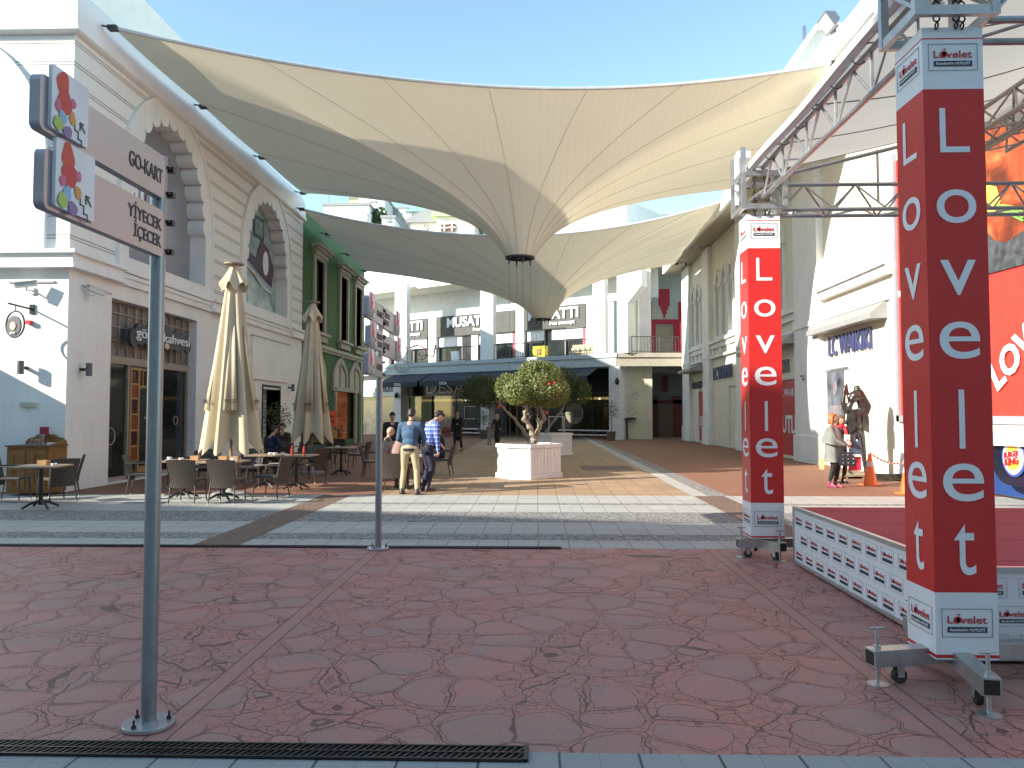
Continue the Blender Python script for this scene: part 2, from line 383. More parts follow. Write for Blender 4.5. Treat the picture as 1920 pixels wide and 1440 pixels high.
    def ring(s, c, nrm, r, tr, n=24, m=6, up=(0,0,1)):
        c = V(c); nrm = V(nrm).normalized(); a = V(up).cross(nrm).normalized(); b = nrm.cross(a); vs = []; fs = []
        for k in range(n):
            d = a*math.cos(2*math.pi*k/n)+b*math.sin(2*math.pi*k/n)
            for j in range(m): vs.append(c+d*(r+tr*math.cos(2*math.pi*j/m))+nrm*tr*math.sin(2*math.pi*j/m))
        for k in range(n):
            for j in range(m): fs.append((k*m+j, ((k+1) % n)*m+j, ((k+1) % n)*m+(j+1) % m, k*m+(j+1) % m))
        return s.add(vs, fs)
    def mesh(s, name, mats, off=V((0,0,0))):
        me = bpy.data.meshes.new(name); me.from_pydata([p-off for p in s.v], [], s.f)
        mats = mats if isinstance(mats, (list, tuple)) else [mats]
        for m in mats: me.materials.append(m)
        if len(mats) > 1: me.polygons.foreach_set('material_index', s.m)
        me.update(); return me
    def build(s, name, mats, parent=None, smooth=False, bevel=0, kind=None, label=None):
        off = WL[parent.name] if parent is not None else V((0,0,0))
        me = s.mesh(name, mats, off)
        if smooth:
            me.shade_smooth() if smooth is True else None
            try: me.set_sharp_from_angle(angle=R(40))
            except Exception: pass
            for p in me.polygons: p.use_smooth = True
        o = bpy.data.objects.new(name, me); link(o, parent)
        if bevel:
            b = o.modifiers.new('bevel', 'BEVEL'); b.width = bevel; b.segments = 2; b.limit_method = 'ANGLE'
        if kind: o['kind'] = kind
        if label: o['label'] = label
        return o
    def remesh(s, name, mats, parent=None, vox=.012, sm=4):
        off = WL[parent.name] if parent is not None else V((0,0,0))
        me = s.mesh(name+'_src', mats, off); o = bpy.data.objects.new('tmp', me); COL.objects.link(o)
        r = o.modifiers.new('r', 'REMESH'); r.mode = 'VOXEL'; r.voxel_size = vox; r.use_smooth_shade = True
        if sm: q = o.modifiers.new('s', 'SMOOTH'); q.iterations = sm; q.factor = .5
        bpy.context.view_layer.update()
        nm = bpy.data.meshes.new_from_object(o.evaluated_get(bpy.context.evaluated_depsgraph_get()))
        bpy.data.objects.remove(o); nm.materials.clear(); nm.materials.append(mats if not isinstance(mats, (list, tuple)) else mats[0])
        for p in nm.polygons: p.use_smooth = True; p.material_index = 0
        nm.name = name
        return link(bpy.data.objects.new(name, nm), parent)
def struct(mb, name, mat, **k):
    o = mb.build(name, mat, **k); o['kind'] = 'structure'; return o
def solo(mb, name, mat, label, cat, group=None, **k):
    "a thing that is one mesh, origin at its base"
    c = V((sum(p.x for p in mb.v)/len(mb.v), sum(p.y for p in mb.v)/len(mb.v), min(p.z for p in mb.v)))
    mb.v = [p-c for p in mb.v]; o = mb.build(name, mat, **k); o.location = c; tag(o, label, cat, group); return o
# ================================================================ GROUND
def flat(name, x0, x1, y0, y1, z, mat):
    m = MB(); m.add([(x0,y0,z),(x1,y0,z),(x1,y1,z),(x0,y1,z)], [(0,1,2,3)]); return struct(m, name, mat)
BX = .385
granite = paving('granite_tiles', (.34,.335,.325), (.4,.39,.38), (.07,.07,.06), BX, .4, ms=.016, grain=.3, gs=70, ox=-.11, fine=2)
tileL = paving('pale_grey_tiles', (.4,.395,.365), (.46,.455,.415), (.15,.14,.12), BX, .4, ms=.014, grain=.2, gs=60, ox=-.03, oy=.06, fine=2)
yellow = paving('ochre_pavers', (.42,.29,.17), (.33,.22,.13), (.12,.08,.055), .385, .3, ms=.014, grain=.2, gs=60, ox=-.03)
brickr = paving('red_brick_paving', (.3,.135,.075), (.24,.11,.065), (.1,.06,.045), .22, .11, off=.5, ms=.01, grain=.3)
brickb = paving('brown_brick_strip', (.21,.14,.1), (.17,.11,.08), (.07,.05,.04), .11, .22, off=.5, ms=.01, grain=.3)
asph = M('dark_ground', (.12,.11,.1), .9, var=.2, vs=.6)
flat('ground', -400, 400, -120, 420, -.012, asph)
YA, YB = 3.98, 9.90
flat('near_granite_pavement', -14, 14, -10, YA, 0, granite)
flat('red_stamped_pavement', -22, 22, YA, YB, 0, STAMP)
ys = [YB, 10.5, 11.05, 12.2, 13.5, 14.55, 14.85, 16.2]
strips = [(-22, -4.32), (-3.72, 3.15), (3.75, 22)]
n_ = 0
for i in range(7):
    for j, (a, b_) in enumerate(strips):
        flat('aggregate_band' if i % 2 else 'pale_tile_paving', a, b_, ys[i], ys[i+1], 0, AGG if i % 2 else tileL)
flat('brown_brick_path', -4.32, -3.72, YB, 16.2, 0, brickb)
flat('brown_brick_path', 3.15, 3.75, YB, 16.2, 0, brickb)
flat('ochre_paving', -3.2, 3.1, 16.2, 60, 0, yellow)
flat('red_brick_paving', -22, -3.2, 16.2, 66, 0, brickr)
flat('grey_brick_path', 3.1, 3.45, 16.2, 60, 0, tileL)
flat('dark_gully_strip', 3.45, 3.85, 16.2, 60, 0, AGG)
flat('red_brick_paving', 3.85, 22, 16.2, 62, 0, brickr)
flat('dark_paving_patch', 1.35, 2.9, 23.4, 25.4, .004, brickb)
# drain grates
def grate(x0, x1, y0, y1, pitch, label, group):
    c = MB(); c.bx(x0, x1, y0, y1, .001, .006); t = thing('drain_grate', label, 'drain grate', ((x0+x1)/2, (y0+y1)/2, 0), group)
    c.build('channel', black, t)
    f = MB(); f.bx(x0, x1, y0, y0+.012, .004, .016); f.bx(x0, x1, y1-.012, y1, .004, .016); f.bx(x1-.012, x1+.012, y0, y1, .004, .017); ym = (y0+y1)/2; f.bx(x0, x1, ym-.006, ym+.006, .004, .016)
    x = x0
    while x < x1-.05:
        f.obx((x, y0+.012, .004), (.012, 0, 0), (.03, ym-.006-y0-.012, 0), (0, 0, .01))
        f.obx((x+.01, ym+.006, .004), (.012, 0, 0), (.03, y1-.012-ym-.006, 0), (0, 0, .01)); x += pitch
    f.build('grille', darkmetal, t)
grate(-4.5, -.05, 3.86, 4.02, .036, 'long black drain grate across the paving in the foreground', 'drain grates')
grate(-8.5, .3, 9.82, 9.94, .045, 'thin dark drain grate along the far edge of the red paving', 'drain grates')
# ================================================================ UNSEEN BLOCK BEHIND THE CAMERA (added to cast the square's shade)
def shade_block():
    H = 15.0
    t = thing('shade_occluder', 'plain white block added unseen behind the viewpoint to shade the square', 'building', (-20, -12, 0))
    # its roof edge lies in the plane of light that ends across the paving
    c = 8.85-H
    def ed(x): return ((c-.167*x)/.695)
    pts = [(-60, ed(-60)), (60, ed(60)), (40, ed(60)-40), (-90, ed(-60)-10)]
    m = MB(); m.sheet(pts, [], lambda a, b_, t_: V((a, b_, H*t_)), 1.0); m.build('wall', white, t)
    # windows along the long facade
    p0, p1 = V((-60, ed(-60), 0)), V((60, ed(60), 0)); d = (p1-p0).normalized(); nrm = V((-d.y, d.x, 0))
    for fl in range(4):
        for k in range(3, 20):
            o = p0+d*(k*6)+V((0,0,1.5+fl*3.4))+nrm*.02
            w_ = MB(); w_.obx(o, d*2.2, nrm*.06, V((0,0,1.7))); w_.build('window', dark, t)
shade_block()
def shade_box_left():  # unseen box added so its shadow falls on the left front wall
    t = thing('wall_shade_box', 'unseen low box with sloping top, added left of the view to shade the white front wall', 'kiosk', (-15, 15.6, 0)); m = MB()
    m.sheet([(-16.5,0),(-13.5,0),(-13.5,3.6),(-16.5,4.15)], [], lambda a, b_, t_: V((a, 13.7+t_, b_)), 2.8); m.build('wall', M('shade_box_paint', (.5,.5,.48), .7), t)
    m = MB(); m.obx((-16.6,13.6,4.18), (3.15,0,-.575), (0,3.0,0), (0,0,.06)); m.build('roof', M('roof_grey', (.28,.29,.3), .7), t); m = MB(); m.bx(-15.6, -14.7, 13.66, 13.7, .05, 2.1); m.build('door', greymetal, t)
shade_box_left()
# ================================================================ LEFT WHITE BUILDING
XL = -9.9; YL0 = pX(119, 923, XL).y; YL1 = 33.45
def arch_curve(cy, hw, h0, hs, ht, off=0, lobes=0, lr=.0, n=40):
    "closed outline: sill -> jambs -> pointed-round arch, list of (y,h)"
    pts = []
    for i in range(n+1):
        th = math.pi*i/n
        pts.append((cy+(hw+off)*math.cos(th), hs+(ht-hs+off)*abs(math.sin(th))**.9))
    if lobes:
        # resample by length and push lobes inwards
        L = [0]
        for i in range(1, len(pts)): L.append(L[-1]+math.dist(pts[i], pts[i-1]))
        T = L[-1]; out = []; N = lobes*10
        for k in range(N+1):
            s = T*k/N; i = max(1, next((j for j in range(1, len(L)) if L[j] >= s-1e-9), len(L)-1))
            u = (s-L[i-1])/(L[i]-L[i-1]); x = pts[i-1][0]+(pts[i][0]-pts[i-1][0])*u; z = pts[i-1][1]+(pts[i][1]-pts[i-1][1])*u
            dx, dz = pts[i][0]-pts[i-1][0], pts[i][1]-pts[i-1][1]; l = math.hypot(dx, dz); nx, nz = -dz/l, dx/l
            b_ = lr*math.sqrt(max(0, 1-((k % 10)/5-1)**2)); out.append((x+nx*b_, z+nz*b_))
        pts = out
    return [(cy+hw+off, h0-off)]+pts+[(cy-hw-off, h0-off)]
def left_building():
    t = thing('arched_building', 'white two storey building with scalloped arches and grooved walls on the left', 'building', (XL, YL0, 0))
    HC, HT = 4.85, 9.85
    A1, A2 = 21.15, 29.0
    fx = lambda a, b_, t_: V((XL-t_, a, b_)); fy = lambda a, b_, t_: V((a, YL0+t_, b_))
    arch = lambda c, off=0, **k: arch_curve(c, 2.25, 5.4, 6.9, 9.55, off, **k)
    # upper side wall with two arch openings
    m = MB(); m.sheet([(YL0, HC), (YL1, HC), (YL1, HT), (YL0, HT)], [arch(A1, .02), arch(A2, .02)], fx, .35)
    # upper front wall
    m.sheet([(-26, HC), (XL-.35, HC), (XL-.35, HT), (-26, HT)], [arch(-13.15, .02), arch(-20.5, .02)], fy, .35)
    m.build('wall', groove, t)
    # lower walls: side has shopfront and window openings
    m = MB(); m.sheet([(YL0, 0), (YL1, 0), (YL1, HC), (YL0, HC)], [[(18.3, .02), (23.0, .02), (23.0, 4.35), (18.3, 4.35)], [(28.7, .45), (30.6, .45), (30.6, 2.55), (28.7, 2.55)]], fx, .45)
    m.bx(-26, XL-.45, YL0, YL0+.45, 0, HC); m.bx(-26, XL-.5, YL1-.3, YL1, 0, 11)
    m.build('ground_floor_wall', white, t)
    m = MB(); m.bx(-26, XL-.95, YL0+1.2, YL1-.4, .02, 9.4); m.build('interior_block', dark, t)
    # scalloped arch frames + infill
    for c, side in ((A1, 1), (A2, 1), (-13.15, 0), (-20.5, 0)):
        fn = (lambda a, b_, t_: V((XL+.06-t_, a, b_))) if side else (lambda a, b_, t_: V((a, YL0-.06+t_, b_)))
        fr = MB(); fr.sheet(arch(c, .42), [arch(c, -.02, lobes=15, lr=.2)[::-1]], fn, .5); a_ = fr.build('arch_frame', cream if 0 else white, t)
        rim = MB(); o1 = arch(c, .5); o2 = arch(c, .40)
        fn2 = (lambda a, b_, t_: V((XL+.1-t_, a, b_))) if side else (lambda a, b_, t_: V((a, YL0-.1+t_, b_)))
        rim.sheet(o1, [o2[::-1]], fn2, .12); rim.build('arch_rim', white, a_)
        pn = MB()
        if side:
            pn.sheet(arch(c, .05), [], lambda a, b_, t_: V((XL-.42-t_, a, b_)), .05)
            if c == A1: pn.build('window_panel', M('grey_glass_film', (.25,.265,.3), .35, var=.1, vs=.6), t)
            else:
                po = pn.build('poster', POSTM, t)
                q = MB(); X = XL-.41
                def P(a, b_): return V((X, A2+a, b_))
                hull = [(-1.5,7.9),(-1.3,8.15),(-1.15,8.0),(-1.2,7.6),(-.2,7.35),(1.2,7.0),(1.7,6.9),(1.9,7.6),(1.3,8.3),(.5,8.5),(.1,8.0),(.0,7.7),(-.6,7.8),(-1.1,8.0)]
                hull = [(a, b_-.35) for a, b_ in hull]
                q.sheet(hull, [], lambda a, b_, t_: V((X+t_, A2+a, b_)), .02); q.build('painted_hull', M('plum_ink', (.1,.05,.09)), po)
                q = MB(); q.disc((X+.021, A2+.95, 7.35), (1,0,0), .42, .01, sx=.75, sy=1.1); q.build('painted_wheel', wprint, po)
                q = MB(); q.bx(X, X+.02, A2-.35, A2+.75, 8.15, 8.95); q.build('painted_frame', M('slate_ink', (.05,.07,.08)), po)
                q = MB(); q.bx(X+.021, X+.03, A2-.2, A2+.6, 8.27, 8.83); q.build('painted_picture', M('sage_ink', (.2,.27,.22), var=.5, vs=3), po)
                q = MB(); q.sheet([(-1.6,5.45),(-1.5,7.0),(-.6,6.7),(.2,6.3),(1.3,6.15),(2.1,5.5)], [], lambda a, b_, t_: V((X+t_, A2+a, b_)), .018); q.build('painted_shore', M('pale_aqua_ink', (.42,.52,.5), var=.4, vs=2), po)
                q = MB(); q.tube([P(-1.6, 7.3)+V((.03,0,0)), P(-1.0, 6.9)+V((.03,0,0)), P(-.2, 6.75)+V((.03,0,0)), P(.6, 6.4)+V((.03,0,0)), P(1.6, 6.3)+V((.03,0,0))], .05, 6); q.build('painted_wave', wprint, po)
        else:
            pn.sheet(arch(c, .05), [], lambda a, b_, t_: V((a, YL0+.42+t_, b_)), .05); pn.build('window_panel', M('bright_blind', (.75,.75,.74), .5), t)
    # channel letters in first arch
    q = MB(); q.text('arte', (XL-.4, A1-.6, 7.05), (0,1,0), (0,0,1), .85, res=4, bold=.02, depth=.1); q.build('raised_lettering', lettr, t)
    # string course between floors, breaking forward at piers
    def course(mb, x0, x1, y0, y1, k=0):
        mb.bx(x0, x1+.10+k, y0, y1, 4.72, 4.80); mb.bx(x0, x1+.05+k, y0, y1, 4.80, 5.02); mb.bx(x0, x1+.14+k, y0, y1, 5.02, 5.10)
    m = MB()
    course(m, XL, XL, YL0+.2, 18.55, .12); course(m, XL, XL, 18.55, 23.75); course(m, XL, XL, 23.75, 26.4, .12); course(m, XL, XL, 26.4, 31.6); course(m, XL, XL, 31.6, YL1, .12)
    m.bx(-26, XL+.22, YL0-.22, YL0+.199, 4.72, 4.8); m.bx(-26, XL+.17, YL0-.17, YL0+.2, 4.8, 5.02); m.bx(-26, XL+.26, YL0-.26, YL0+.199, 5.02, 5.1)
    m.build('string_course', white, t)
    # cove parapet
    prof = [(0.1, 9.8), (.16, 9.85), (.16, 9.92), (.1, 9.96), (.12, 10.2), (.08, 10.55), (-.04, 10.85), (-.2, 11.03), (-.5, 11.1), (-.6, 9.8)]
    m = MB(); n = len(prof)
    for a, b_ in (((lambda o, h: V((XL+o, YL0-o, h))), (lambda o, h: V((XL+o, YL1, h)))), ((lambda o, h: V((-26, YL0-o, h))), (lambda o, h: V((XL+o, YL0-o, h))))):
        m.add([a(*p) for p in prof]+[b_(*p) for p in prof], [(i, (i+1) % n, n+(i+1) % n, n+i) for i in range(n)]+[tuple(range(n)), tuple(range(n, 2*n))[::-1]])
    m.build('cove_parapet', white, t, smooth=True)
    m = MB(); m.bx(-26, XL-.6, YL0+.6, YL1, 9.4, 10.6); m.build('roof', white, t)
    m = MB(); m.add([(-13.2,YL0+1.5,10.6),(-26,YL0+1.5,10.6),(-26,YL1,10.6),(-13.2,YL1,10.6),(-13.2,YL0+1.5,15.6),(-26,YL0+1.5,19),(-26,YL1,19),(-13.2,YL1,15.6)],
        [(0,1,5,4),(0,4,7,3),(4,5,6,7),(3,7,6,2),(1,2,6,5)]); m.build('penthouse', white, t)
    # shopfront
    sf = MB(); wf = M('taupe_frame', (.33,.28,.22), .5)
    X = XL-.3
    sf.bx(X, X+.1, 18.3, 23, 2.85, 3.03)
    for i in range(13): y = 18.32+i*(4.64/12); sf.bx(X+.02, X+.07, y, y+(.09 if i in (0, 4, 8, 12) else .03), 3.03, 4.33)
    for k in range(3): sf.bx(X+.025, X+.065, 18.3, 23, 3.4+k*.33, 3.43+k*.33)
    for y in (18.3, 19.55, 21.0, 22.9): sf.bx(X, X+.08, y, y+.08, .03, 2.85)
    sf.bx(X, X+.08, 18.3, 23, .02, .12)
    so = sf.build('shopfront_frame', wf, t)
    q = MB(); q.bx(X+.01, X+.02, 18.3, 23, 3.03, 4.33); q.build('transom_pane', M('brown_blind', (.2,.17,.16), .5, var=.2, vs=3), so)
    q = MB(); q.bx(X+.01, X+.02, 18.38, 22.9, .12, 2.85); q.build('window_pane', mglass('shop_glass', (.03,.035,.03), .55), so)
    d = MB(); wd = wood('honey_wood', (.32,.16,.06), (.42,.24,.1), (8,8,1))
    for y in (19.64, 20.05, 20.96): d.bx(X+.03, X+.1, y, y+.07, .05, 2.8)
    for h in (.05, .42, .8, 1.2, 1.6, 2.0, 2.36, 2.74): d.bx(X+.035, X+.095, 19.7, 20.06, h, h+.05)
    d.bx(X+.035, X+.095, 20.06, 21.0, 2.74, 2.79); d.bx(X+.035, X+.095, 20.06, 21.0, 2.3, 2.36); d.bx(X+.035, X+.095, 20.06, 21.0, .05, .3)
    for y in (20.3, 20.55, 20.8): d.bx(X+.035, X+.09, y, y+.03, 2.36, 2.74)
    do = d.build('door', wd, t)
    q = MB(); 
    for i, h in enumerate((.47, .85, 1.25, 1.65, 2.05, 2.41)): q.k = i % 2; q.bx(X+.05, X+.06, 19.71, 20.05, h, h+.33 if i < 5 else h+.3)
    q.build('coloured_pane', [M('amber_pane', (.25,.07,.02), .2), M('plum_pane', (.06,.02,.02), .2)], do)
    q = MB(); q.text('vivi', (X+.06, 20.5, 1.5), (0,1,0), (0,0,1), .09, depth=.004); q.ring((X+.04, 18.85, 1.1), (1,0,0), .2, .012); q.ring((X+.04, 22.3, 1.45), (1,0,0), .12, .01); q.build('window_sticker', M('faded_cream', (.45,.4,.3)), so)
    q = MB(); q.bx(X-.25, X-.2, 18.5, 19.4, .3, .95); q.build('menu_board', M('aged_paper', (.35,.33,.2), var=.3, vs=8), so)
    q = MB(); q.bx(XL-.55, XL-.5, 28.7, 30.6, .45, 2.55); po = q.build('window_display', M('display_green_grey', (.42,.47,.42)), t)
    q = MB()
    for i in range(9):
        for k in range(11): q.bx(XL-.5, XL-.49, 28.8+i*.2, 28.8+i*.2+.13, .52+k*.185, .52+k*.185+.05); 
    q.build('display_sticker', M('dark_green_grey', (.14,.16,.14)), po)
    q = MB(); q.bx(XL-.45, XL+.03, 28.62, 28.7, .4, 2.62); q.bx(XL-.45, XL+.03, 30.6, 30.68, .4, 2.62); q.bx(XL-.45, XL+.03, 28.62, 30.68, 2.62, 2.7); q.build('window_frame', darkmetal, t)
    q = MB(); q.bx(XL, XL+.1, 27.35, 31.45, 2.85, 4.35); q.build('blank_sign_box', white, t); q = MB(); q.bx(XL+.0, XL+.14, 27.3, 31.5, 4.352, 4.39); q.build('sign_box_cap', M('dirty_white', (.45,.44,.4)), t)
    # curved relief lines over the pier
    q = MB(); q.bx(XL-.1, XL+.03, YL0+.5, YL0+1.7, 4.42, 4.45); q.bx(-11.2, -10.2, YL0-.03, YL0+.01, 4.42, 4.46); q.build('relief_line', M('dirty_white', (.45,.44,.4)), t)
def poster_mat():
    m, nt, p = newmat('aqua_poster'); b = NB(nt); co = b.n('TexCoord').outputs['Object']
    f = b.noise(co, 1.1, 5, .6); c = b.ramp(f, [(.3,(.10,.17,.18)), (.5,(.25,.36,.36)), (.7,(.5,.6,.57))]); nt.links.new(c, p.inputs['Base Color']); p.inputs['Roughness'].default_value = .3; return m
POSTM = poster_mat()
left_building()
# sign with script letters
def cafe_sign():
    t = thing('cafe_sign', 'dark cloud shaped cafe sign with white script letters over the shop door', 'sign', (XL+.1, 20.7, 3.3))
    m = MB()
    for y, z, r in ((19.2,3.5,.22),(19.5,3.62,.27),(19.85,3.6,.24),(20.15,3.68,.3),(20.5,3.58,.26),(20.85,3.66,.34),(21.2,3.6,.26),(21.55,3.62,.3),(21.9,3.62,.24),(22.2,3.55,.2)):
        m.disc((XL+.02, y, z), (1,0,0), r, .08+.004*random.random(), 18)
    m.build('backing', M('charcoal_board', (.05,.05,.06), .5), t)
    q = MB(); q.text('gönül kahvesi', (XL+.115, 20.72, 3.52), (0,1,0), (.0,0,1), .25, res=4, depth=.03, wid=3.0); q.build('lettering', lettr, t)
    q = MB(); q.ell((XL+.13, 20.85, 3.42), (.03,.13,.09)); q.build('cup_emblem', M('cup_cream', (.6,.5,.3)), t)
cafe_sign()
# fittings on the left building
def sconce(p, nrm, label, s=1):
    p = V(p); nrm = V(nrm); t = thing('wall_lamp', label, 'wall lamp', p, 'wall lamps')
    m = MB(); m.bar(p, p+nrm*.14*s, .06*s); m.build('bracket', darkmetal, t)
    m = MB(); c = p+nrm*.2*s; m.tube([c-V((0,0,.14*s)), c+V((0,0,.14*s))], .065*s, 14); m.build('lamp_body', M('dark_grey_paint', (.1,.1,.11), .4), t)
sconce(pX(150, 693, XL), (1,0,0), 'dark cylinder wall lamp on the shaded pier beside the cafe door')
sconce(pY(50, 690, YL0), (0,-1,0), 'dark cylinder wall lamp on the sunlit front wall at far left')
sconce(pX(540, 727, XL), (1,0,0), 'small dark wall lamp beside the second closed parasol')
def cctv(p, nrm, d, label):
    p, nrm, d = V(p), V(nrm), V(d).normalized(); t = thing('security_camera', label, 'security camera', p, 'security cameras')
    m = MB(); m.obx(p-V((.04,.04,.08)), (.08,0,0), (0,.08,0), (0,0,.14)); m.tube([p, p+nrm*.22+V((0,0,-.02)), p+nrm*.22+V((0,0,.06))], .018); m.build('bracket', wprint, t)
    c = p+nrm*.24+V((0,0,.09)); m = MB(); m.bar(c-d*.2, c+d*.2, .1, .1); m.bar(c-d*.21+V((0,0,.058)), c+d*.24+V((0,0,.058)), .13, .012); m.build('housing', M('camera_white', (.55,.55,.52), .4), t)
    m = MB(); m.tube([c+d*.2, c+d*.21], .035, 12); m.build('lens', black, t)
cctv(pX(160, 553, XL), (1,0,0), (.5,1,-.25), 'white security camera on the shaded side wall above the cafe lamp')
cctv(pY(62, 545, YL0), (0,-1,0), (-1,-.35,-.2), 'white security camera on the sunlit front wall at far left')
def hanging_sign():
    p = pY(61, 580, YL0); t = thing('hanging_sign', 'round dark hanging sign on a bracket from the front wall', 'sign', p)
    m = MB(); m.bx(p.x-.05, p.x+.05, YL0-.03, YL0, p.z-.1, p.z+.1); m.tube([p, p+V((0,-.78,.02))], .02); m.build('bracket', darkmetal, t)
    c = p+V((0,-.55,-.38)); m = MB(); m.ring(c, (-.35,-.94,0), .27, .018, 28); m.tube([c+V((0,0,.27)), c+V((0,0,.4))], .01); m.build('ring_frame', darkmetal, t)
    m = MB(); m.disc(c+V((0,-.01,-.04)), (-.35,-.94,0), .21, .03); b_ = m.build('disc', M('charcoal_board', (.05,.05,.06)), t)
    m = MB(); m.disc(c+V((-.015,-.045,-.04)), (-.35,-.94,0), .085, .01); m.build('emblem', M('cup_cream', (.6,.5,.3)), t)
    m = MB(); m.text('gönül', c+V((-.015,-.055,-.2)), (.94,-.35,0), (0,0,1), .05, depth=.01); m.build('lettering', lettr, t)
hanging_sign()
m = MB(); p = pY(57, 605, YL0); m.bx(p.x-.05, p.x+.05, YL0-.09, YL0-.001, p.z-.04, p.z+.04); solo(m, 'alarm_sounder', M('alarm_red', (.6,.03,.04), .4), 'small red alarm box on the sunlit front wall', 'alarm')
m = MB(); p = pY(55, 758, YL0); m.bx(p.x-.16, p.x+.16, YL0-.08, YL0-.001, p.z-.05, p.z+.04); solo(m, 'emergency_light', M('aged_cream_plastic', (.5,.5,.4), .4), 'pale rectangular emergency light low on the front wall', 'light')
# ================================================================ GREEN BUILDING
def green_building():
    gm = M('green_render', (.035,.125,.03), .75, var=.12, vs=1.2, streak=.3, bump=.004); st = M('stone_trim', (.42,.4,.33), .7, streak=.3)
    Y0, Y1 = 33.5, pX(683, 600, XL).y
    t = thing('green_building', 'green rendered building with tall stone framed windows beside the white one', 'building', (XL, Y0, 0))
    wins = [(36.0, 36.0), (40.6, 40.6), (44.0, 44.0)]
    H = 10.3
    holes = [[(c-.72, 5.3), (c+.72, 5.3), (c+.72, 8.6), (c-.72, 8.6)] for c, _ in wins]
    shop = [(39.1, .3), (43.2, .3), (43.2, 2.75), (39.1, 2.75)]
    m = MB(); m.sheet([(Y0, 0), (Y1, 0), (Y1, H), (Y0, H)], holes+[shop], lambda a, b_, t_: V((XL-t_, a, b_)), .35)
    m.bx(-20, XL-.36, Y1-.35, Y1, 0, H); m.bx(-20, XL-.36, Y0, Y0+.3, 5, H)
    m.build('wall', gm, t)
    m = MB(); m.add([(XL-.3,Y0,H),(XL-.3,Y1,H),(-16,Y1,15.4),(-16,Y0,15.4),(XL-.3,Y0,H-.2),(XL-.3,Y1,H-.2),(-16,Y1,10),(-16,Y0,10)], [(0,1,2,3),(1,5,6,2),(0,3,7,4),(0,4,5,1)]); m.build('roof', gm, t)
    for c, _ in wins:
        f = MB()
        f.bx(XL-.2, XL+.1, c-1.0, c-.72, 5.3, 8.75); f.bx(XL-.2, XL+.1, c+.72, c+1.0, 5.3, 8.75); f.bx(XL-.2, XL+.1, c-.72, c+.72, 8.6, 8.75)
        f.bx(XL, XL+.16, c-1.05, c+1.05, 8.75, 8.95); f.bx(XL, XL+.28, c-1.2, c+1.2, 8.95, 9.08); f.bx(XL, XL+.38, c-1.32, c+1.32, 9.08, 9.18)
        f.bx(XL-.2, XL+.3, c-1.15, c+1.15, 5.18, 5.3); f.bx(XL, XL+.18, c-1.0, c+1.0, 4.9, 5.18)
        fo = f.build('window', st, t); q = MB(); q.bx(XL-.3, XL-.28, c-.74, c+.74, 5.25, 8.65); q.build('pane', M('dim_shutter', (.13,.13,.12), .5), fo)
    f = MB(); f.bx(XL, XL+.16, Y0, Y1, 4.62, 4.78); f.bx(XL, XL+.08, Y0, Y1, 4.5, 4.62); f.build('string_course', st, t)
    for c in (35.6, 39.9, 43.2):
        fn = lambda a, b_, t_: V((XL+.12-t_, a, b_))
        def og(c, w_, top): return [(c+w_, 2.75), (c+w_, 3.5)]+[(c+w_*math.cos(a_), 3.5+(top-3.5)*(.62*math.sin(a_)+.38*(1-abs(math.cos(a_))))) for a_ in [math.pi*i/14 for i in range(1, 14)]]+[(c-w_, 3.5), (c-w_, 2.75)]
        f = MB(); f.sheet(og(c, 1.45, 4.5), [og(c, 1.2, 4.15)[::-1]], fn, .2); f.bx(XL, XL+.14, c-.09, c+.09, 4.1, 4.5); f.bx(XL, XL+.2, c-.22, c+.22, 4.44, 4.52); f.bx(XL, XL+.1, c-.06, c+.06, 2.8, 4.2)
        f.build('ogee_frame', st, t); q = MB(); q.sheet(og(c, 1.2, 4.15), [], lambda a, b_, t_: V((XL+.03-t_, a, b_)), .02); q.build('arch_infill', M('cream_infill', (.5,.48,.38), .7), t)
    f = MB(); f.bx(XL-.1, XL+.12, 38.85, 39.1, 0, 2.75); f.bx(XL-.1, XL+.12, 43.2, 43.5, 0, 2.75); f.bx(XL-.1, XL+.16, 38.85, 43.5, 2.75, 2.95); f.bx(XL-.1, XL+.1, Y0+.05, Y0+.5, 0, 4.5); f.bx(XL-.1, XL+.1, 44.6, 45.0, 0, 4.5); f.build('shop_surround', st, t)
    q = MB(); q.bx(XL-.95, XL-.9, 38.9, 46, .2, 3.2); q.bx(XL-.9, XL-.35, 43.3, 43.35, .2, 2.8); q.bx(XL-.9,XL-.35,39,43.3,.1,.25); q.build('shop_interior', M('orange_display_glow', (.3,.09,.03), .6, var=.8, vs=2.5, emit=.25), t)  # faint emission stands in for light inside the shop
    q = MB()
    for i in range(14): y = 39.2+i*.28; q.obx((XL-.7, y, .35), (0,.1,0), (.1,0,0), (0,.06,.35+.2*random.random()))
    q.build('window_goods', M('yellow_goods', (.6,.32,.05), .6, var=.3), t)
    q = MB(); q.bx(XL-.12, XL-.1, 39.1, 43.2, .3, 2.7); q.build('window_pane', mglass('shop_glass2', (.05,.04,.03), .35), t)
green_building()
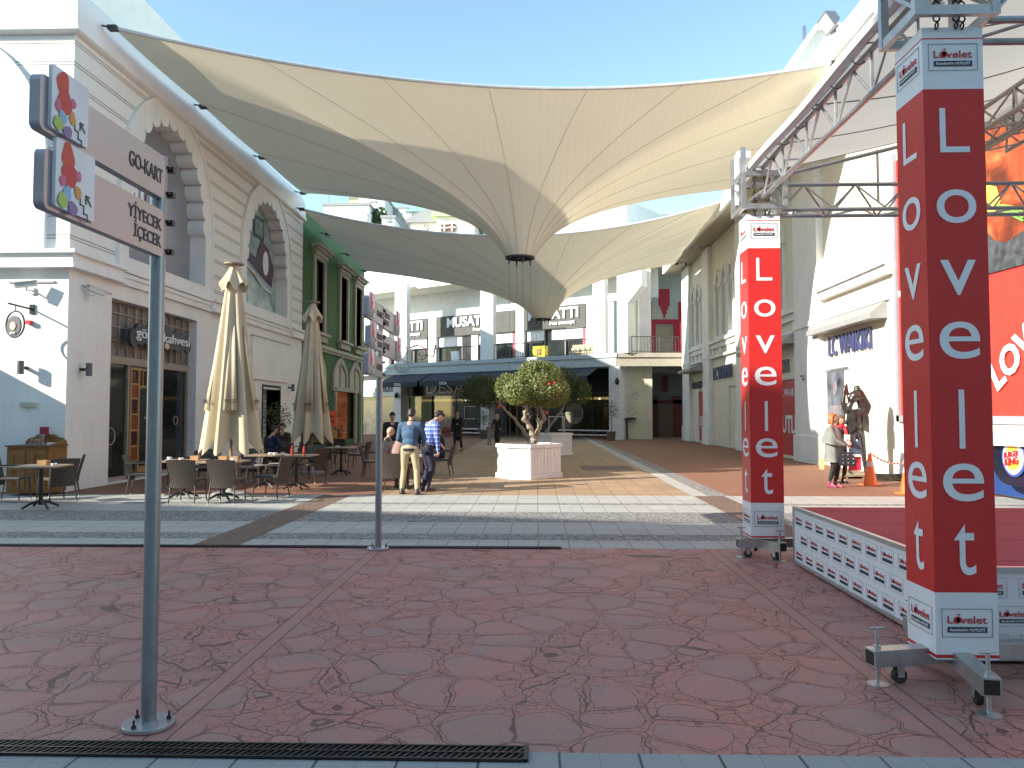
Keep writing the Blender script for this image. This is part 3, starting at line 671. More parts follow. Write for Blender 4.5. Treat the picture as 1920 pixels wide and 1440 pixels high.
def poster_board(px0, px1, y0, y1, Y, name, mat, label, cat, txt=None):
    a, b_ = pY(px0, y1, Y), pY(px1, y0, Y); m = MB(); m.bx(a.x, b_.x, Y-.04, Y, a.z, b_.z); t = thing(name, label, cat, ((a.x+b_.x)/2, Y, a.z))
    m.build('panel', mat, t)
    q = MB(); q.bx(a.x, a.x+.04, Y, Y+.04, 0, b_.z); q.bx(b_.x-.04, b_.x, Y, Y+.04, 0, b_.z); q.build('stand', darkmetal, t)
    if txt:
        q = MB()
        W_ = b_.x-a.x
        for i in range(txt):
            x = a.x+W_*.22
            while x < b_.x-W_*.2: k_ = W_*(.06+.06*random.random()); q.bx(x, x+k_, Y-.044, Y-.04, b_.z-(.3+.32*i)*(b_.z-a.z)-.09, b_.z-(.3+.32*i)*(b_.z-a.z)+.05*random.random()); x += k_*1.5
        q.build('lettering', M('ink_maroon', (.15,.02,.02)), t)
    return t
poster_board(608, 631, 770, 801, 30.5, 'poster_board', M('orange_red_card', (.72,.12,.04)), 'orange red poster board standing outside the green building', 'poster', 2)
poster_board(600, 632, 806, 832, 30.2, 'menu_stand', M('ochre_card', (.45,.24,.07), var=.4, vs=9), 'low ochre menu stand below the orange poster', 'menu stand')
# ================================================================ FAR BUILDING (two storey gallery across the square)
A_ = pY(1157, 824, 50.5); A_.z = 0; UB = V((-.826,.564,0)); NB_ = V((.564,.826,0))
def FW(s_, d, h): return A_+UB*s_+NB_*d+V((0,0,h))
def FS(px, d=0.0):
    "distance along the far facade (at depth d) seen at pixel column px"
    r_ = ray(px, 760); o = A_+NB_*d
    # o+UB*s = r*t (plan)
    det = UB.x*(-r_.y)+UB.y*r_.x
    return (-o.x*(-r_.y)-o.y*r_.x)/det
def fb(m, s0, s1, d0, d1, h0, h1): m.obx(FW(s0, d0, h0), UB*(s1-s0), NB_*(d1-d0), V((0,0,h1-h0)))
def hY(py, Y): return CH+(775-py)*Y/F*1.0
WA = 3.6    # depth of upper shop wall
def far_building():
    t = thing('gallery_building', 'white gallery building with upper terrace and shops closing the far end of the square', 'building', A_)
    L = 30
    m = MB(); fb(m, 0, L, -.05, 8, 4.62, 5.18); fb(m, -.08, L, -.14, 8, 5.18, 5.45); m.build('terrace_slab', M('cool_shade_fascia', (.42,.48,.52), .6, streak=.1), t)  # blue-grey lowered in tone to stand for shade on the fascia
    m = MB(); fb(m, -1.0, L, WA, WA+.4, 9.35, 11.4); 
    for px0, px1 in ((712,728), (803,817), (967,982), (1100,1121)):
        fb(m, FS(px1, WA-.15), FS(px0, WA-.15), WA-.15, WA+.3, 5.45, 9.4)
    m.build('wall', white, t)
    m = MB(); fb(m, -3, L, .85, 8, 11.3, 11.7); m.build('roof_soffit', cream, t)
    m = MB(); fb(m, -2, L, 1.0, 9, 11.7, 13.3); fb(m, 0, 7, 1.4, 9, 13.3, 15.6); fb(m, 14, 22, 2, 9, 13.3, 14.6); m.build('upper_storey', white, t)
    for px0, px1 in ((740, 762), (901, 925), (1113, 1136)):
        m = MB(); a, b_ = FS(px1, .1), FS(px0, .1); fb(m, a, b_, .05, .45, 5.45, 11.7); m.build('column', white, t)
    m = MB(); m.add([FW(0,.1,5.45),FW(-.75,.1,5.45),FW(-.75,.1,8.6),FW(-1.7,.1,9.6),FW(-1.7,.1,11.1),FW(0,.1,11.1)]+[FW(0,.9,5.45),FW(-.75,.9,5.45),FW(-.75,.9,8.6),FW(-1.7,.9,9.6),FW(-1.7,.9,11.1),FW(0,.9,11.1)],
        [(5,4,3,2,1,0),(6,7,8,9,10,11)]+[(i,(i+1)%6,6+(i+1)%6,6+i) for i in range(6)]); m.build('buttress', white, t)
    # upper shop bays
    sg = M('slate_signboard', (.06,.06,.055), .6, var=.35, vs=1.5, streak=.3); pk = M('pink_curtain', (.45,.08,.12), .7, var=.3, vs=2); bl = M('white_blind', (.8,.8,.8), .6)
    bays = [(720, 803, 790, 1), (817, 967, 905, 2), (982, 1100, 1060, 3)]
    for px0, px1, pxt, k in bays:
        a, b_ = FS(px1, WA), FS(px0, WA)
        m = MB(); fb(m, a, b_, WA-.12, WA+.1, 7.75, 9.35); so = m.build('signboard', sg, t)
        m = MB(); fb(m, a, b_, WA+.25, WA+.3, 5.47, 7.75); m.build('shop_window', M('shop_window_dark', (.018,.024,.022), .2, var=.5, vs=1, spec=.4), t)
        m = MB(); w_ = b_-a
        m.text('MUSATTI', FW((FS(870, WA) if k == 2 else a+w_*.5) if k != 2 else a+w_*.56, WA-.16, 8.45), -UB, (0,0,1), .72, bold=.03, depth=.06, wid=min(4.3, w_*.8))
        m.text('free concept', FW(a+w_*.36, WA-.16, 8.0), -UB, (0,0,1), .28, bold=.02, depth=.05, wid=min(2.2, w_*.42)); m.build('lettering', lettr, so)
        m = MB(); fb(m, a+.3, a+w_*(.55 if k > 1 else .42), WA+.12, WA+.16, 6.95, 7.72); 
        if k > 1: fb(m, a+w_*.66, b_-.2, WA+.12, WA+.16, 6.95, 7.72)
        m.build('blind', bl, t)
        m = MB(); fb(m, b_-.75, b_-.1, WA+.14, WA+.2, 5.47, 7.6) if k == 1 else fb(m, a+.02, a+.35, WA+.1, WA+.2, 5.47, 7.7); m.build('curtain', pk, t)
        m = MB()
        for q in (a+.05, a+w_*.33, a+w_*.66, b_-.12): fb(m, q, q+.07, WA+.08, WA+.22, 5.47, 7.75)
        m.build('window_frame', greymetal, t)
    m = MB(); a = FS(893, WA); fb(m, a-.15, a+.5, WA-.02, WA+.05, 5.45, 7.7); m.build('patterned_post', M('peach_post', (.75,.6,.5), .6, var=.25, vs=12), t)
    m = MB(); a = FS(876, WA); fb(m, a-.25, a+.7, WA+.1, WA+.2, 5.45, 7.7); m.build('doorway', dark, t)
    for px_, c_ in ((810,'F'), (975,'H'), (1110,'H')):
        q = MB(); q.text(c_, FW(FS(px_, WA-.2), WA-.17, 8.6), -UB, (0,0,1), .35, depth=.02); q.build('wall_letter', greymetal, t)
    # lower storey
    m = MB(); fb(m, -.1, L, 2.6, 3.0, 3.85, 4.65); fb(m, -.2, .55, -.02, 3.0, 0, 4.62)
    for px0, px1 in ((739, 753), (903, 918)): fb(m, FS(px1, .3), FS(px0, .3), .2, .9, 0, 4.62)
    fb(m, FS(727, 0), L, .6, 1.0, 3.0, 4.65)
    m.build('ground_floor_wall', M('cool_white_wall', (.66,.68,.7), .7, streak=.15), t)
    a, b_ = .55, FS(752, 2.2)
    m = MB(); fb(m, a, b_, 1.6, 1.9, 3.0, 4.6); so = m.build('shop_fascia', M('navy_black_fascia', (.012,.014,.018), .35), t)
    m = MB(); m.text('DESA', FW(FS(836, 1.6), 1.56, 3.18), -UB, (0,0,1), .85, res=4, depth=.05, wid=3.8); m.build('lettering', M('dull_silver', (.55,.56,.58), .4), so)
    m = MB(); fb(m, a, b_, 6.0, 6.1, .1, 3.1); m.build('shop_interior', M('shop_interior_glow', (.05,.033,.02), .6, var=.9, vs=1.3, emit=.12), t)  # low glow put into the back surface for indoor lighting
    m = MB(); fb(m, a, b_, 4.6, 4.7, 2.62, 2.8); m.build('cove_light', M('cove_glow', (.9,.55,.2), .5, var=.5, vs=.8, emit=.75), t)
    m = MB()
    for i in range(9): m.ell(FW(a+1+i*1.7, 3.5, 2.55+.2*random.random()), .06, n=8, m=6)
    m.build('spotlight', M('spot_glow', (1,.9,.7), .5, emit=6), t)
    m = MB()
    for i in range(26): q = a+.6+i*.58; fb(m, q, q+.3, 4+random.random(), 5.2, .3, 1.2+random.random()*.9)
    m.build('hanging_stock', M('stock_brown', (.045,.03,.022), .7, var=.9, vs=1.1), t)
    m = MB(); fb(m, a, b_, 2.15, 2.17, .1, 3.0); m.build('window_pane', mglass('shop_glass3', (.02,.018,.015), .6), t)
    m = MB(); q = a
    while q < b_: fb(m, q, q+.06, 2.1, 2.2, .1, 3.0); q += 2.4
    m.build('window_frame', darkmetal, t)
    m = MB()
    for i in range(2):
        for k in range(10): q = a+.4+k*.42+i*.21; fb(m, q, q+.34, 1.5-.1*i, 1.8-.1*i, .18+.3*i, .26+.3*i)
    for i in range(2):
        for k in range(7): q = FS(870, 1.5)+k*.42+i*.21-1.6; fb(m, q, q+.34, 1.5-.1*i, 1.8-.1*i, .18+.3*i, .26+.3*i)
    m.build('stepped_display', wprint, t)
    q = MB(); p = FW(FS(1076, 2), 2.08, 1.65+.0); q.disc(p, -NB_, .72, .02, 30); dd = q.build('round_sticker', M('dim_cream_sticker', (.2,.17,.13), .5), t)
    q = MB(); q.text('+30', p-NB_*.03-V((0,0,.25)), -UB, (0,0,1), .5, depth=.01); q.build('lettering', darkink, dd)
    q = MB(); p = FW(FS(859, 2), 2.08, 1.75); 
    for dx, dz, sx, sz in ((-.55,0,.03,.95),(.52,0,.03,.95),(-.52,.42,1.07,.03),(-.52,-.5,1.07,.03)): q.obx(p-UB*dx*-1+V((0,0,dz-.02 if sz < .1 else -.5)), -UB*sx, -NB_*.02, V((0,0,sz)))
    q.build('sticker_frame', wprint, t)
    # left outlet shop
    a2 = FS(737, .6); m = MB(); m.text('OUTLET', FW(FS(719, .5), .57, 3.35), -UB, (0,0,1), .38, bold=.03, depth=.03); m.build('outlet_lettering', darkink, t)
    m = MB(); fb(m, a2, L, 1.2, 1.3, 0, 3.0); m.build('outlet_window', M('outlet_dark', (.04,.045,.045), .15, var=.6, vs=1.5, spec=1), t)
    # awnings
    aw = M('navy_awning', (.03,.04,.055), .8)
    segs = [(FS(1123, 0), FS(1006, 0)), (FS(1004, 0), FS(906, 0)), (FS(904, 0), FS(812, 0)), (FS(808, 0), FS(737, 0))]
    for i, (s0, s1) in enumerate(segs):
        at = thing('shop_awning', ['navy awning over the right end of the dark shopfront behind the potted tree', 'navy awning hidden behind the crown of the potted tree', 'middle navy awning of the dark shopfront', 'leftmost navy awning of the dark shopfront'][i], 'awning', FW((s0+s1)/2, .2, 3.8), 'navy awnings')
        m = MB(); m.add([FW(s0,.0,4.6),FW(s1,.0,4.6),FW(s1,-1.5,3.98),FW(s0,-1.5,3.98),FW(s0,0,4.56),FW(s1,0,4.56),FW(s1,-1.47,3.95),FW(s0,-1.47,3.95)], [(0,1,2,3),(7,6,5,4),(0,3,7,4),(1,5,6,2)])
        m.build('canopy', aw, at); m = MB(); m.obx(FW(s0,-1.5,3.62), UB*(s1-s0), NB_*.03, V((0,0,.37))); v = m.build('valance', aw, at)
        m = MB(); m.text('DESA', FW((s0+s1)/2, -1.53, 3.7), -UB, (0,0,1), .2, depth=.02); m.build('lettering', lettr, v)
    # ---- right wing
    Y = 50.5; x0, x1 = A_.x, 10.2
    m = MB(); m.bx(x0+.0, x1, Y-.05, Y+6, 4.62, 5.18); m.bx(x0+.08, x1, Y-.14, Y+6, 5.18, 5.45); m.build('terrace_slab', M('warm_shade_fascia', (.45,.42,.35), .6, streak=.1), t)  # beige of this wing also darkened to carry its shade
    m = MB(); xa = pY(1167, 600, 53.5).x; xb = pY(1199, 600, 53.5).x
    m.tube([((xa+xb)/2, 54.0, 5.45), ((xa+xb)/2, 54.0, 12)], (xb-xa)/2+.15, 28); so = m.build('stair_drum', cream, t, smooth=True)
    m = MB(); m.ring(((xa+xb)/2, 54, 8.9), (0,0,1), (xb-xa)/2+.16, .05, 28); m.build('drum_band', greymetal, so)
    m = MB(); p0, p1 = pY(1199, 600, 51.2), pY(1220, 600, 51.2); m.bx(p0.x, p1.x, 51, 51.8, 5.45, 12); m.build('column', white, t)
    xr0, xr1 = pY(1221, 600, 55).x, x1+1
    lg = M('pale_grey_green_wall', (.55,.57,.52), .7, streak=.2); m = MB(); dx0, dx1 = pY(1229, 600, 55).x, pY(1262, 600, 55).x
    m.sheet([(xr0,5.45),(xr1,5.45),(xr1,10.2),(xr0,10.2)], [[(dx0+.02,5.46),(dx1-.02,5.46),(dx1-.02,7.7),(dx0+.02,7.7)]], lambda a, b_, t_: V((a, 55+t_, b_)), .3); m.bx(xr0, xr1, 55.6, 56.2, 10.2, 13); m.bx(dx0, dx1, 56, 56.1, 5.45, 7.8); m.build('end_wall', lg, t)
    m = MB(); rw = M('crimson_paint', (.5,.03,.06), .6); e = .02
    m.bx(dx0-.35, dx0, 55-.04, 55, 5.45, 8.1); m.bx(dx1, dx1+.35, 55-.04, 55, 5.45, 8.1); m.bx(dx0-.35, dx1+.35, 55-.045, 55.001, 7.75, 8.1)
    m.bx(dx0-.45, dx0-.25, 55-.03, 55, 7.8, 9.3)
    cx = (dx0+dx1)/2
    for k, (w_, h0, h1) in enumerate(((.5,9.55,10.2),(.5,9.0,9.55),(.34,8.75,9.0),(.2,8.45,8.75),(.1,8.2,8.45))): m.bx(cx-w_/1.3, cx+w_/1.3, 55-.03, 55, h0+.0, h1+.0)
    for k, h in enumerate((9.3,8.6,7.9,7.0,7.7,6.6)): m.bx(dx1+.35+k*.22, dx1+.35+k*.22+.219, 55-.035, 55, 5.45, h)
    m.build('painted_pattern', rw, t)
    m = MB(); m.bx(dx0+.04, dx1-.04, 55.12, 55.18, 5.46, 7.68); m.build('terrace_door', M('beige_door', (.45,.38,.28), .5), t)
    # ground floor of right wing: beige wall, dark passage
    m = MB(); q0, q1 = pY(1160, 700, 51.0).x, pY(1221, 700, 51.6).x; m.bx(q0, q1, 51.2, 51.6, 0, 4.62); m.bx(q1-.4, q1, 51.6, 57, 0, 4.62); m.build('passage_wall', cream, t)
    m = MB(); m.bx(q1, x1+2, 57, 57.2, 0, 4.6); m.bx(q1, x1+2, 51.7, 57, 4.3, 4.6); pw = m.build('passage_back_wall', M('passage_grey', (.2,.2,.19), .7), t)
    m = MB(); s0, s1 = pY(1234, 790, 56.9).x, pY(1262, 790, 56.9).x; m.bx(s0, s1, 56.88, 56.96, 0, 2.3)
    for k in range(16): m.bx(s0, s1, 56.86, 56.89, .1+k*.14, .17+k*.14)
    m.build('roller_shutter', M('shutter_brown', (.17,.11,.08), .5), t)
    m = MB(); m.bx(s0-.5, s0-.02, 56.9, 56.99, 0, 2.9); m.bx(s1+.02, s1+.6, 56.9, 56.99, 0, 2.9); m.bx(s0-.5, s1+.6, 56.9, 56.985, 2.32, 2.6); m.bx((s0+s1)/2-.2, (s0+s1)/2+.2, 56.9, 56.99, 3.2, 4.3); m.build('painted_pattern', M('maroon_paint', (.16,.02,.025), .6), t)
    m = MB()
    for i in range(7): a = i*.9; m.tube([(q0+.9+.35*math.cos(a), 51.19, 1.6+.25*i+.2*math.sin(a*2)), (q0+1.0+.3*math.cos(a+1), 51.19, 1.75+.22*i), (q0+.95+.4*math.cos(a+2), 51.19, 1.5+.25*i)], .02, 5)
    m.build('wall_sketch', M('faded_blue_paint', (.4,.44,.45), .8), t)
    # railings
    m = MB()
    def rail(P, Q, step=.16):
        P, Q = V(P), V(Q); n = max(2, int((Q-P).length/step))
        m.tube([P+V((0,0,1.02)), Q+V((0,0,1.02))], .03, 6); m.tube([P+V((0,0,.1)), Q+V((0,0,.1))], .02, 6)
        for i in range(n+1): p = P+(Q-P)*i/n; m.tube([p+V((0,0,.02)), p+V((0,0,1.02))], .013 if i % 9 else .03, 5, cap=False)
    rail(FW(-.9, .3, 5.45), (x1, Y+.3, 5.45), .2); rail(FW(FS(1112, .2), .2, 5.45), FW(FS(927, .2), .2, 5.45), .2)
    rail(FW(FS(899, .2), .2, 5.45), FW(FS(764, .2), .2, 5.45), .9)
    x = x0+2.2
    while x < x1-.5: m.ring((x, Y+.29, 5.95), (0,1,0), .2, .012, 12, 4); m.ring((x, Y+.29, 6.25), (0,1,0), .12, .012, 12, 4); x += .9 if int(x*3) % 3 else .5
    m.build('railing', M('rail_grey', (.07,.065,.06), .5), t)
far_building()
def hidden_shade_block():  # hidden block added only to throw shade on the far facade
    t = thing('hidden_shade_block', 'unseen plain white block added behind the green building to shade the far facade', 'building', (-22, 56, 0)); m = MB(); m.bx(-32, -14.6, 47.2, 54, 0, 12.9); m.build('wall', white, t); m = MB(); m.bx(-32.2, -14.5, 47.1, 54.1, 12.9, 13.1); m.build('roof', M('roof_grey', (.28,.29,.3), .7), t)
    for k in range(4): m = MB(); m.bx(-14.62, -14.5, 47.8+k*1.6, 48.8+k*1.6, 5.5, 7.5); m.build('window', dark, t)
hidden_shade_block()
# things on the terrace
def terrace_items():
    m = MB(); p = FW(FS(1011, .8), .8, 5.46); m.bx(p.x-.55, p.x+.55, p.y-.2, p.y+.2, p.z, p.z+.75); m.sheet
    t = thing('price_stand', 'bright yellow stand on the upper terrace behind the railing', 'stand', p)
    m = MB(); m.sheet([(-.55,0),(.55,0),(.55,.8),(-.55,.8)], [[(-.2,.2),(-.2,.6),(.2,.6),(.2,.2)]], lambda a, b_, t_: p-UB*a+NB_*t_+V((0,0,b_)), .3); m.build('frame', M('signal_yellow', (.85,.7,.02), .5), t)
    m = MB(); m.disc(p+NB_*.1+V((0,0,.42)), -NB_, .16, .1); m.build('centre_disc', M('tan_disc', (.4,.2,.08)), t)
    p = FW(FS(846, 1.2), 1.2, 5.46); t = thing('display_board', 'white leaning board on the terrace in front of the dark shop window', 'board', p)
    m = MB(); m.obx(p, -UB*.75, NB_*.06+V((0,0,0)), V((-.06,.1,.85))); m.build('panel', wprint, t); m = MB(); m.obx(p+NB_*.5, -UB*.05, NB_*.05, V((0,-.1,1.1))); m.obx(p+NB_*.5-UB*1.0, -UB*.05, NB_*.05, V((0,-.1,1.1))); m.build('prop', greymetal, t)
    # terrace sofas
    for i, px_ in enumerate((1066, 1085)):
        p = FW(FS(px_, 1.4), 1.4, 5.46); t = thing('cane_sofa', ['pale cane sofa with cushions on the terrace, left of the pair', 'pale cane sofa with chequered back on the terrace, right of the pair'][i], 'sofa', p, 'sofas on the terrace')
        m = MB(); m.obx(p, -UB*1.25, NB_*.7, V((0,0,.4))); m.build('seat', M('cane_tan', (.5,.42,.28), .7, var=.4, vs=9), t)
        m = MB(); m.obx(p+V((0,0,.4))+NB_*.55, -UB*1.25, NB_*.12, V((0,0,.45))); m.build('backrest', M('cane_tan', .5), t)
        m = MB()
        for k in range(3): m.ell(p-UB*(.25+k*.38)+NB_*.3+V((0,0,.5)), (.18,.1,.15))
        m.build('cushion', M('cushion_green', (.45,.5,.35), .9, var=.3), t)
    # rusty iron vehicle ornament
    p = FW(FS(778, .9), .9, 5.46); t = thing('wheel_ornament', 'dark red ironwork ornament with two spoked wheels on the terrace', 'ornament', p)
    for k, dx in enumerate((-.0, .75)):
        m = MB(); c = p-UB*dx+V((0,0,.65)); m.ring(c, -NB_, .42-.08*k, .035, 24)
        for a in range(8): m.tube([c, c+(-UB*math.cos(a*.785)+V((0,0,1))*math.sin(a*.785))*.4], .015, 5)
        m.build('wheel', M('grey_iron', (.13,.12,.12), .6), t)
    m = MB(); m.tube([p+UB*1.7+V((0,0,1.55)), p+UB*1.75+V((0,0,1.0)), p+UB*1.2+V((0,0,.85)), p+UB*.6+V((0,0,1.25)), p-UB*.2+V((0,0,1.45)), p-UB*.9+V((0,0,1.25)), p-UB*1.2+V((0,0,.6)), p-UB*1.9+V((0,0,.5)), p-UB*2.1+V((0,0,1.4))], .06, 8); m.build('frame_tube', M('rust_maroon', (.2,.06,.05), .6), t)
    # wire basketball style ball under it
    p = pY(852, 673, 49.0); p = FW(FS(752, -.4), -.4, 5.5)
    t = thing('wire_sphere', 'round wire ball hanging at the edge of the terrace above the awnings', 'ornament', p)
    m = MB(); c = p+V((0,0,-.25))
    for a in range(5): m.ring(c, (math.cos(a*.63), math.sin(a*.63), 0), .5, .018, 24, 5)
    m.ring(c, (0,0,1), .5, .018); m.ring(c+V((0,0,.25)), (0,0,1), .43, .018); m.ring(c-V((0,0,.25)), (0,0,1), .43, .018)
    m.build('wire', M('grey_wire', (.3,.33,.33), .5, .5), t); m = MB(); m.ring(c+V((0,0,1.2)), (.2,-1,.5), .45, .03); m.tube([c+V((0,0,.5)), c+V((0,0,.8))], .03); m.build('hoop', M('rust_maroon', .1), t)
terrace_items()
# wall lamps on the far building
def farlamp(p, lab):
    t = thing('wall_lantern', lab, 'wall lamp', p, 'lanterns on the far pillars'); m = MB(); m.bx(p.x-.05, p.x+.05, p.y, p.y+.12, p.z-.05, p.z+.3); m.build('bracket', darkmetal, t)
    m = MB(); m.ell(p+V((.0,-.08,.05)), (.14,.14,.2)); m.build('lamp_body', darkmetal, t)
farlamp(FW(FS(743, .1), .08, 2.95), 'dark wall lamp on the pale pillar left of the dark shopfront')
farlamp(FW(FS(1156, .0), -.14, 3.6)+V((.1,0,0)), 'wall lamp on the pillar at the corner of the passage')
# benches / plants near the far shops
def bench(p, lab):
    t = thing('bench', lab, 'bench', p); r_ = M('bench_red', (.35,.03,.03), .5); d = V((1,0,0))
    m = MB(); m.bx(p.x-.9, p.x+.9, p.y, p.y+.5, .42, .47); m.build('seat', r_, t)
    m = MB(); m.bx(p.x-.9, p.x+.9, p.y+.45, p.y+.5, .55, .62); m.bx(p.x-.9, p.x+.9, p.y+.45, p.y+.5, .75, .85); m.build('backrest', r_, t)
    for q in (-.8, .75): m = MB(); m.bx(p.x+q, p.x+q+.06, p.y+.02, p.y+.48, 0, .42); m.bx(p.x+q, p.x+q+.06, p.y+.44, p.y+.5, .42, .85); m.build('leg', r_, t)
bench(pZ(838, 829), 'dark red bench in front of the dark shopfront behind the walking man')
LEAFD = foliage('leaf_dark', (.02,.045,.015), (.05,.09,.03), (.09,.14,.05))
def pot_plant(p, h, rad, lab, tub=(.12,.09,.06), n=350):
    t = thing('potted_plant', lab, 'potted plant', p, 'small potted plants')
    m = MB(); m.lathe([(.2,0),(.24,.05),(.28,.5),(.3,.5),(.3,.55),(.25,.55),(.24,.48)], p, 14); m.build('pot', M('pot_brown', tub, .7), t)
    m = MB(); m.tube([p+V((0,0,.45)), p+V((.03,0,h*.5)), p+V((-.02,0,h*.8))], [.03,.025,.012], 6); m.build('trunk', M('bark', (.16,.12,.09), .9, var=.4, vs=20), t)
    m = MB()
    for i in range(n):
        d = V((random.gauss(0,1), random.gauss(0,1), random.gauss(0,1))).normalized()*rad*random.random()**.4; c = p+V((0,0,h*.8))+V((d.x, d.y, d.z*1.1)); u_ = V((random.gauss(0,1), random.gauss(0,1), random.gauss(0,.6))).normalized()*.05; v_ = u_.orthogonal().normalized()*.022
        m.add([c-u_, c+v_, c+u_, c-v_], [(0,1,2,3)])
    m.build('foliage', LEAFD, t)
pot_plant(pZ(1146, 826), 2.3, .55, 'slender potted tree beside the corner of the passage')
pot_plant(pZ(906, 822), 1.7, .45, 'small potted shrub left of the pillar between the dark shop windows')
pot_plant(pZ(520, 862), 1.9, .5, 'bushy potted olive between the two closed parasols')
m = MB(); p = pZ(1176, 824); m.bx(p.x-.05, p.x+.05, p.y-.05, p.y+.05, 0, 1.3); m.obx(p+V((-.35,-.2,1.25)), (.9,0,0), (0,.35,.12), (0,0,.03)); solo(m, 'menu_lectern', M('dark_wood', (.06,.035,.025)), 'dark menu lectern standing by the beige passage wall', 'lectern')
# ================================================================ RIGHT BUILDING
XR = pZ(1552, 872).x
def right_building():
    t = thing('arcade_building', 'cream commercial building with arched upper windows along the right side', 'building', (XR, 35, 0))
    Y0, Y1 = 15.0, 50.4; HT = 10.7
    P = [pX(px_, 800, XR).y for px_ in (1294, 1331, 1397)]; Pz = sum
    piers = [(P[0]-1.0, P[0]+1.2), (P[1]-.9, P[1]+.7), (P[2]-.8, P[2]+.6), (pX(1549, 800, XR).y, pX(1503, 800, XR).y), (19.0, 20.4)]
    m = MB(); holes = []
    groups = []
    for i in range(4):
        a, b_ = piers[i+1][1], piers[i][0]; c = (a+b_)/2
        if i == 3: continue
        for k in (-1, 0, 1): groups.append((c+k*1.35, i))
    def ar(c, w_=.42, h0=5.55, hs=8.15, e=0): return [(c+w_+e, h0-e)]+[(c+(w_+e)*math.cos(math.pi*j/12), hs+(w_*1.45+e)*math.sin(math.pi*j/12)) for j in range(13)]+[(c-w_-e, h0-e)]
    # lower openings
    low = [(pX(1327, 800, XR).y, pX(1310, 800, XR).y, .1, 2.9), (pX(1389, 800, XR).y, pX(1367, 800, XR).y, .1, 2.95), (pX(1494, 800, XR).y, pX(1462, 800, XR).y, .1, 2.9)]
    holes = [ar(c) for c, _ in groups]+[[(a, h0), (b_, h0), (b_, h1), (a, h1)] for a, b_, h0, h1 in low]
    m.sheet([(Y0, 0), (Y1, 0), (Y1, HT), (Y0, HT)], holes, lambda a, b_, t_: V((XR+t_, a, b_)), .5); m.bx(XR+.5, XR+12, Y1-.4, Y1, 0, HT); m.build('wall', cream, t)
    for i, (a, b_) in enumerate(piers):
        m = MB(); m.bx(XR-.22, XR, a, b_, 0, HT-.2); m.bx(XR-.28, XR, a-.05, b_+.05, 0, .9); m.bx(XR-.26, XR, a-.04, b_+.04, 4.55, 4.7); m.build('pilaster', white, t)
    m = MB(); m.bx(XR+2.2, XR+14, Y0, Y1-.5, .02, HT-.3); m.build('interior_block', dark, t)
    for c, i in groups:
        f = MB(); f.sheet(ar(c, e=.14), [ar(c, e=-.001)[::-1]], lambda a, b_, t_: V((XR-.09+t_, a, b_)), .2)
        f.bx(XR-.16, XR, c-.62, c-.44, 8.0, 8.2); f.bx(XR-.16, XR, c+.44, c+.62, 8.0, 8.2); f.bx(XR-.15, XR, c-.1, c+.1, 8.75, 9.0)
        fo = f.build('arched_window', white, t); q = MB(); q.sheet(ar(c, e=.1), [], lambda a, b_, t_: V((XR+.42+t_, a, b_)), .03); q.build('pane', M('grey_pane', (.36,.37,.34), .4), fo)  # even grey pane colour
    m = MB()
    for i in range(3):
        a, b_ = piers[i+1][1], piers[i][0]
        m.bx(XR-.22, XR, a, b_, 5.25, 5.4); m.bx(XR-.12, XR, a, b_, 5.0, 5.25); m.bx(XR-.16, XR, a, b_, 4.5, 4.62)
        for k in range(4): y = a+.3+k*(b_-a-.8)/3; m.bx(XR-.1, XR, y, y+.25, 4.7, 4.95)
    m.bx(XR-.3, XR, 21.0, piers[3][0], 5.55, 5.75); m.bx(XR-.2, XR, 21.0, piers[3][0], 5.3, 5.55); m.bx(XR-.1, XR, 21.2, piers[3][0], 4.65, 4.8)
    m.build('sill_band', white, t)
    # shop awning ledges
    lg = M('grey_ledge', (.3,.3,.3), .5)
    for a, b_, h, o in ((piers[1][1], piers[0][0], 4.1, .9), (piers[3][1], piers[2][0], 4.25, .55), (21.4, piers[3][0]+.4, 4.3, .45)):
        m = MB(); m.add([(XR,a,h+.4),(XR-o,a,h+.02),(XR-o,a,h-.12),(XR,a,h-.12),(XR,b_,h+.4),(XR-o,b_,h+.02),(XR-o,b_,h-.12),(XR,b_,h-.12)], [(0,1,2,3),(7,6,5,4),(0,4,5,1),(1,5,6,2),(2,6,7,3)]); m.build('ledge', lg, t)
    # doors, red panels
    rp = M('red_vinyl', (.5,.03,.035), .4)
    for i, (a, b_, h0, h1) in enumerate(low):
        q = MB(); q.bx(XR+.06, XR+.1, a, b_, h0, h1)
        po = q.build('window_vinyl', rp if i != 1 else cream, t)
        q = MB(); X = XR+.05; c = (a+b_)/2
        if i == 2:
            q.text('OUTLET', (X, c, .95), (0,-1,0), (0,0,1), .62, bold=.03, depth=.01, wid=3.1); q.text('LC WAIKIKI', (X, c, 2.3), (0,-1,0), (0,0,1), .28, depth=.01, wid=2.3)
        elif i == 0: q.text('OUTLET', (X, c, .95), (0,-1,0), (0,0,1), .55, bold=.03, depth=.01, wid=2.3)
        else: q.text('WAIKIKI', (X, b_-2.2, .3), (0,0,1), (0,1,0), .45, depth=.01)
        q.build('lettering', lettr if i != 1 else darkink, po)
    m = MB(); a, b_ = low[1][0], low[1][1]; m.bx(XR-.05, XR+.02, a+.1, a+.55, .1, 1.5); m.build('red_door_leaf', rp, t)
    m = MB(); X = XR-.03
    nv = M('navy_letter', (.05,.06,.16), .4); bk = M('sign_black', (.08,.08,.09), .4)
    m.text('LC WAIKIKI', (X, piers[1][0]-.35, 3.4), (0,-1,0), (0,0,1), .62, bold=.02, depth=.05, align='L', wid=3.9)
    m.text('LC WAIKIKI', (X, piers[3][0]-.5, 3.45), (0,-1,0), (0,0,1), .62, bold=.0, depth=.05, align='L', wid=3.2); m.build('shop_name', nv, t)
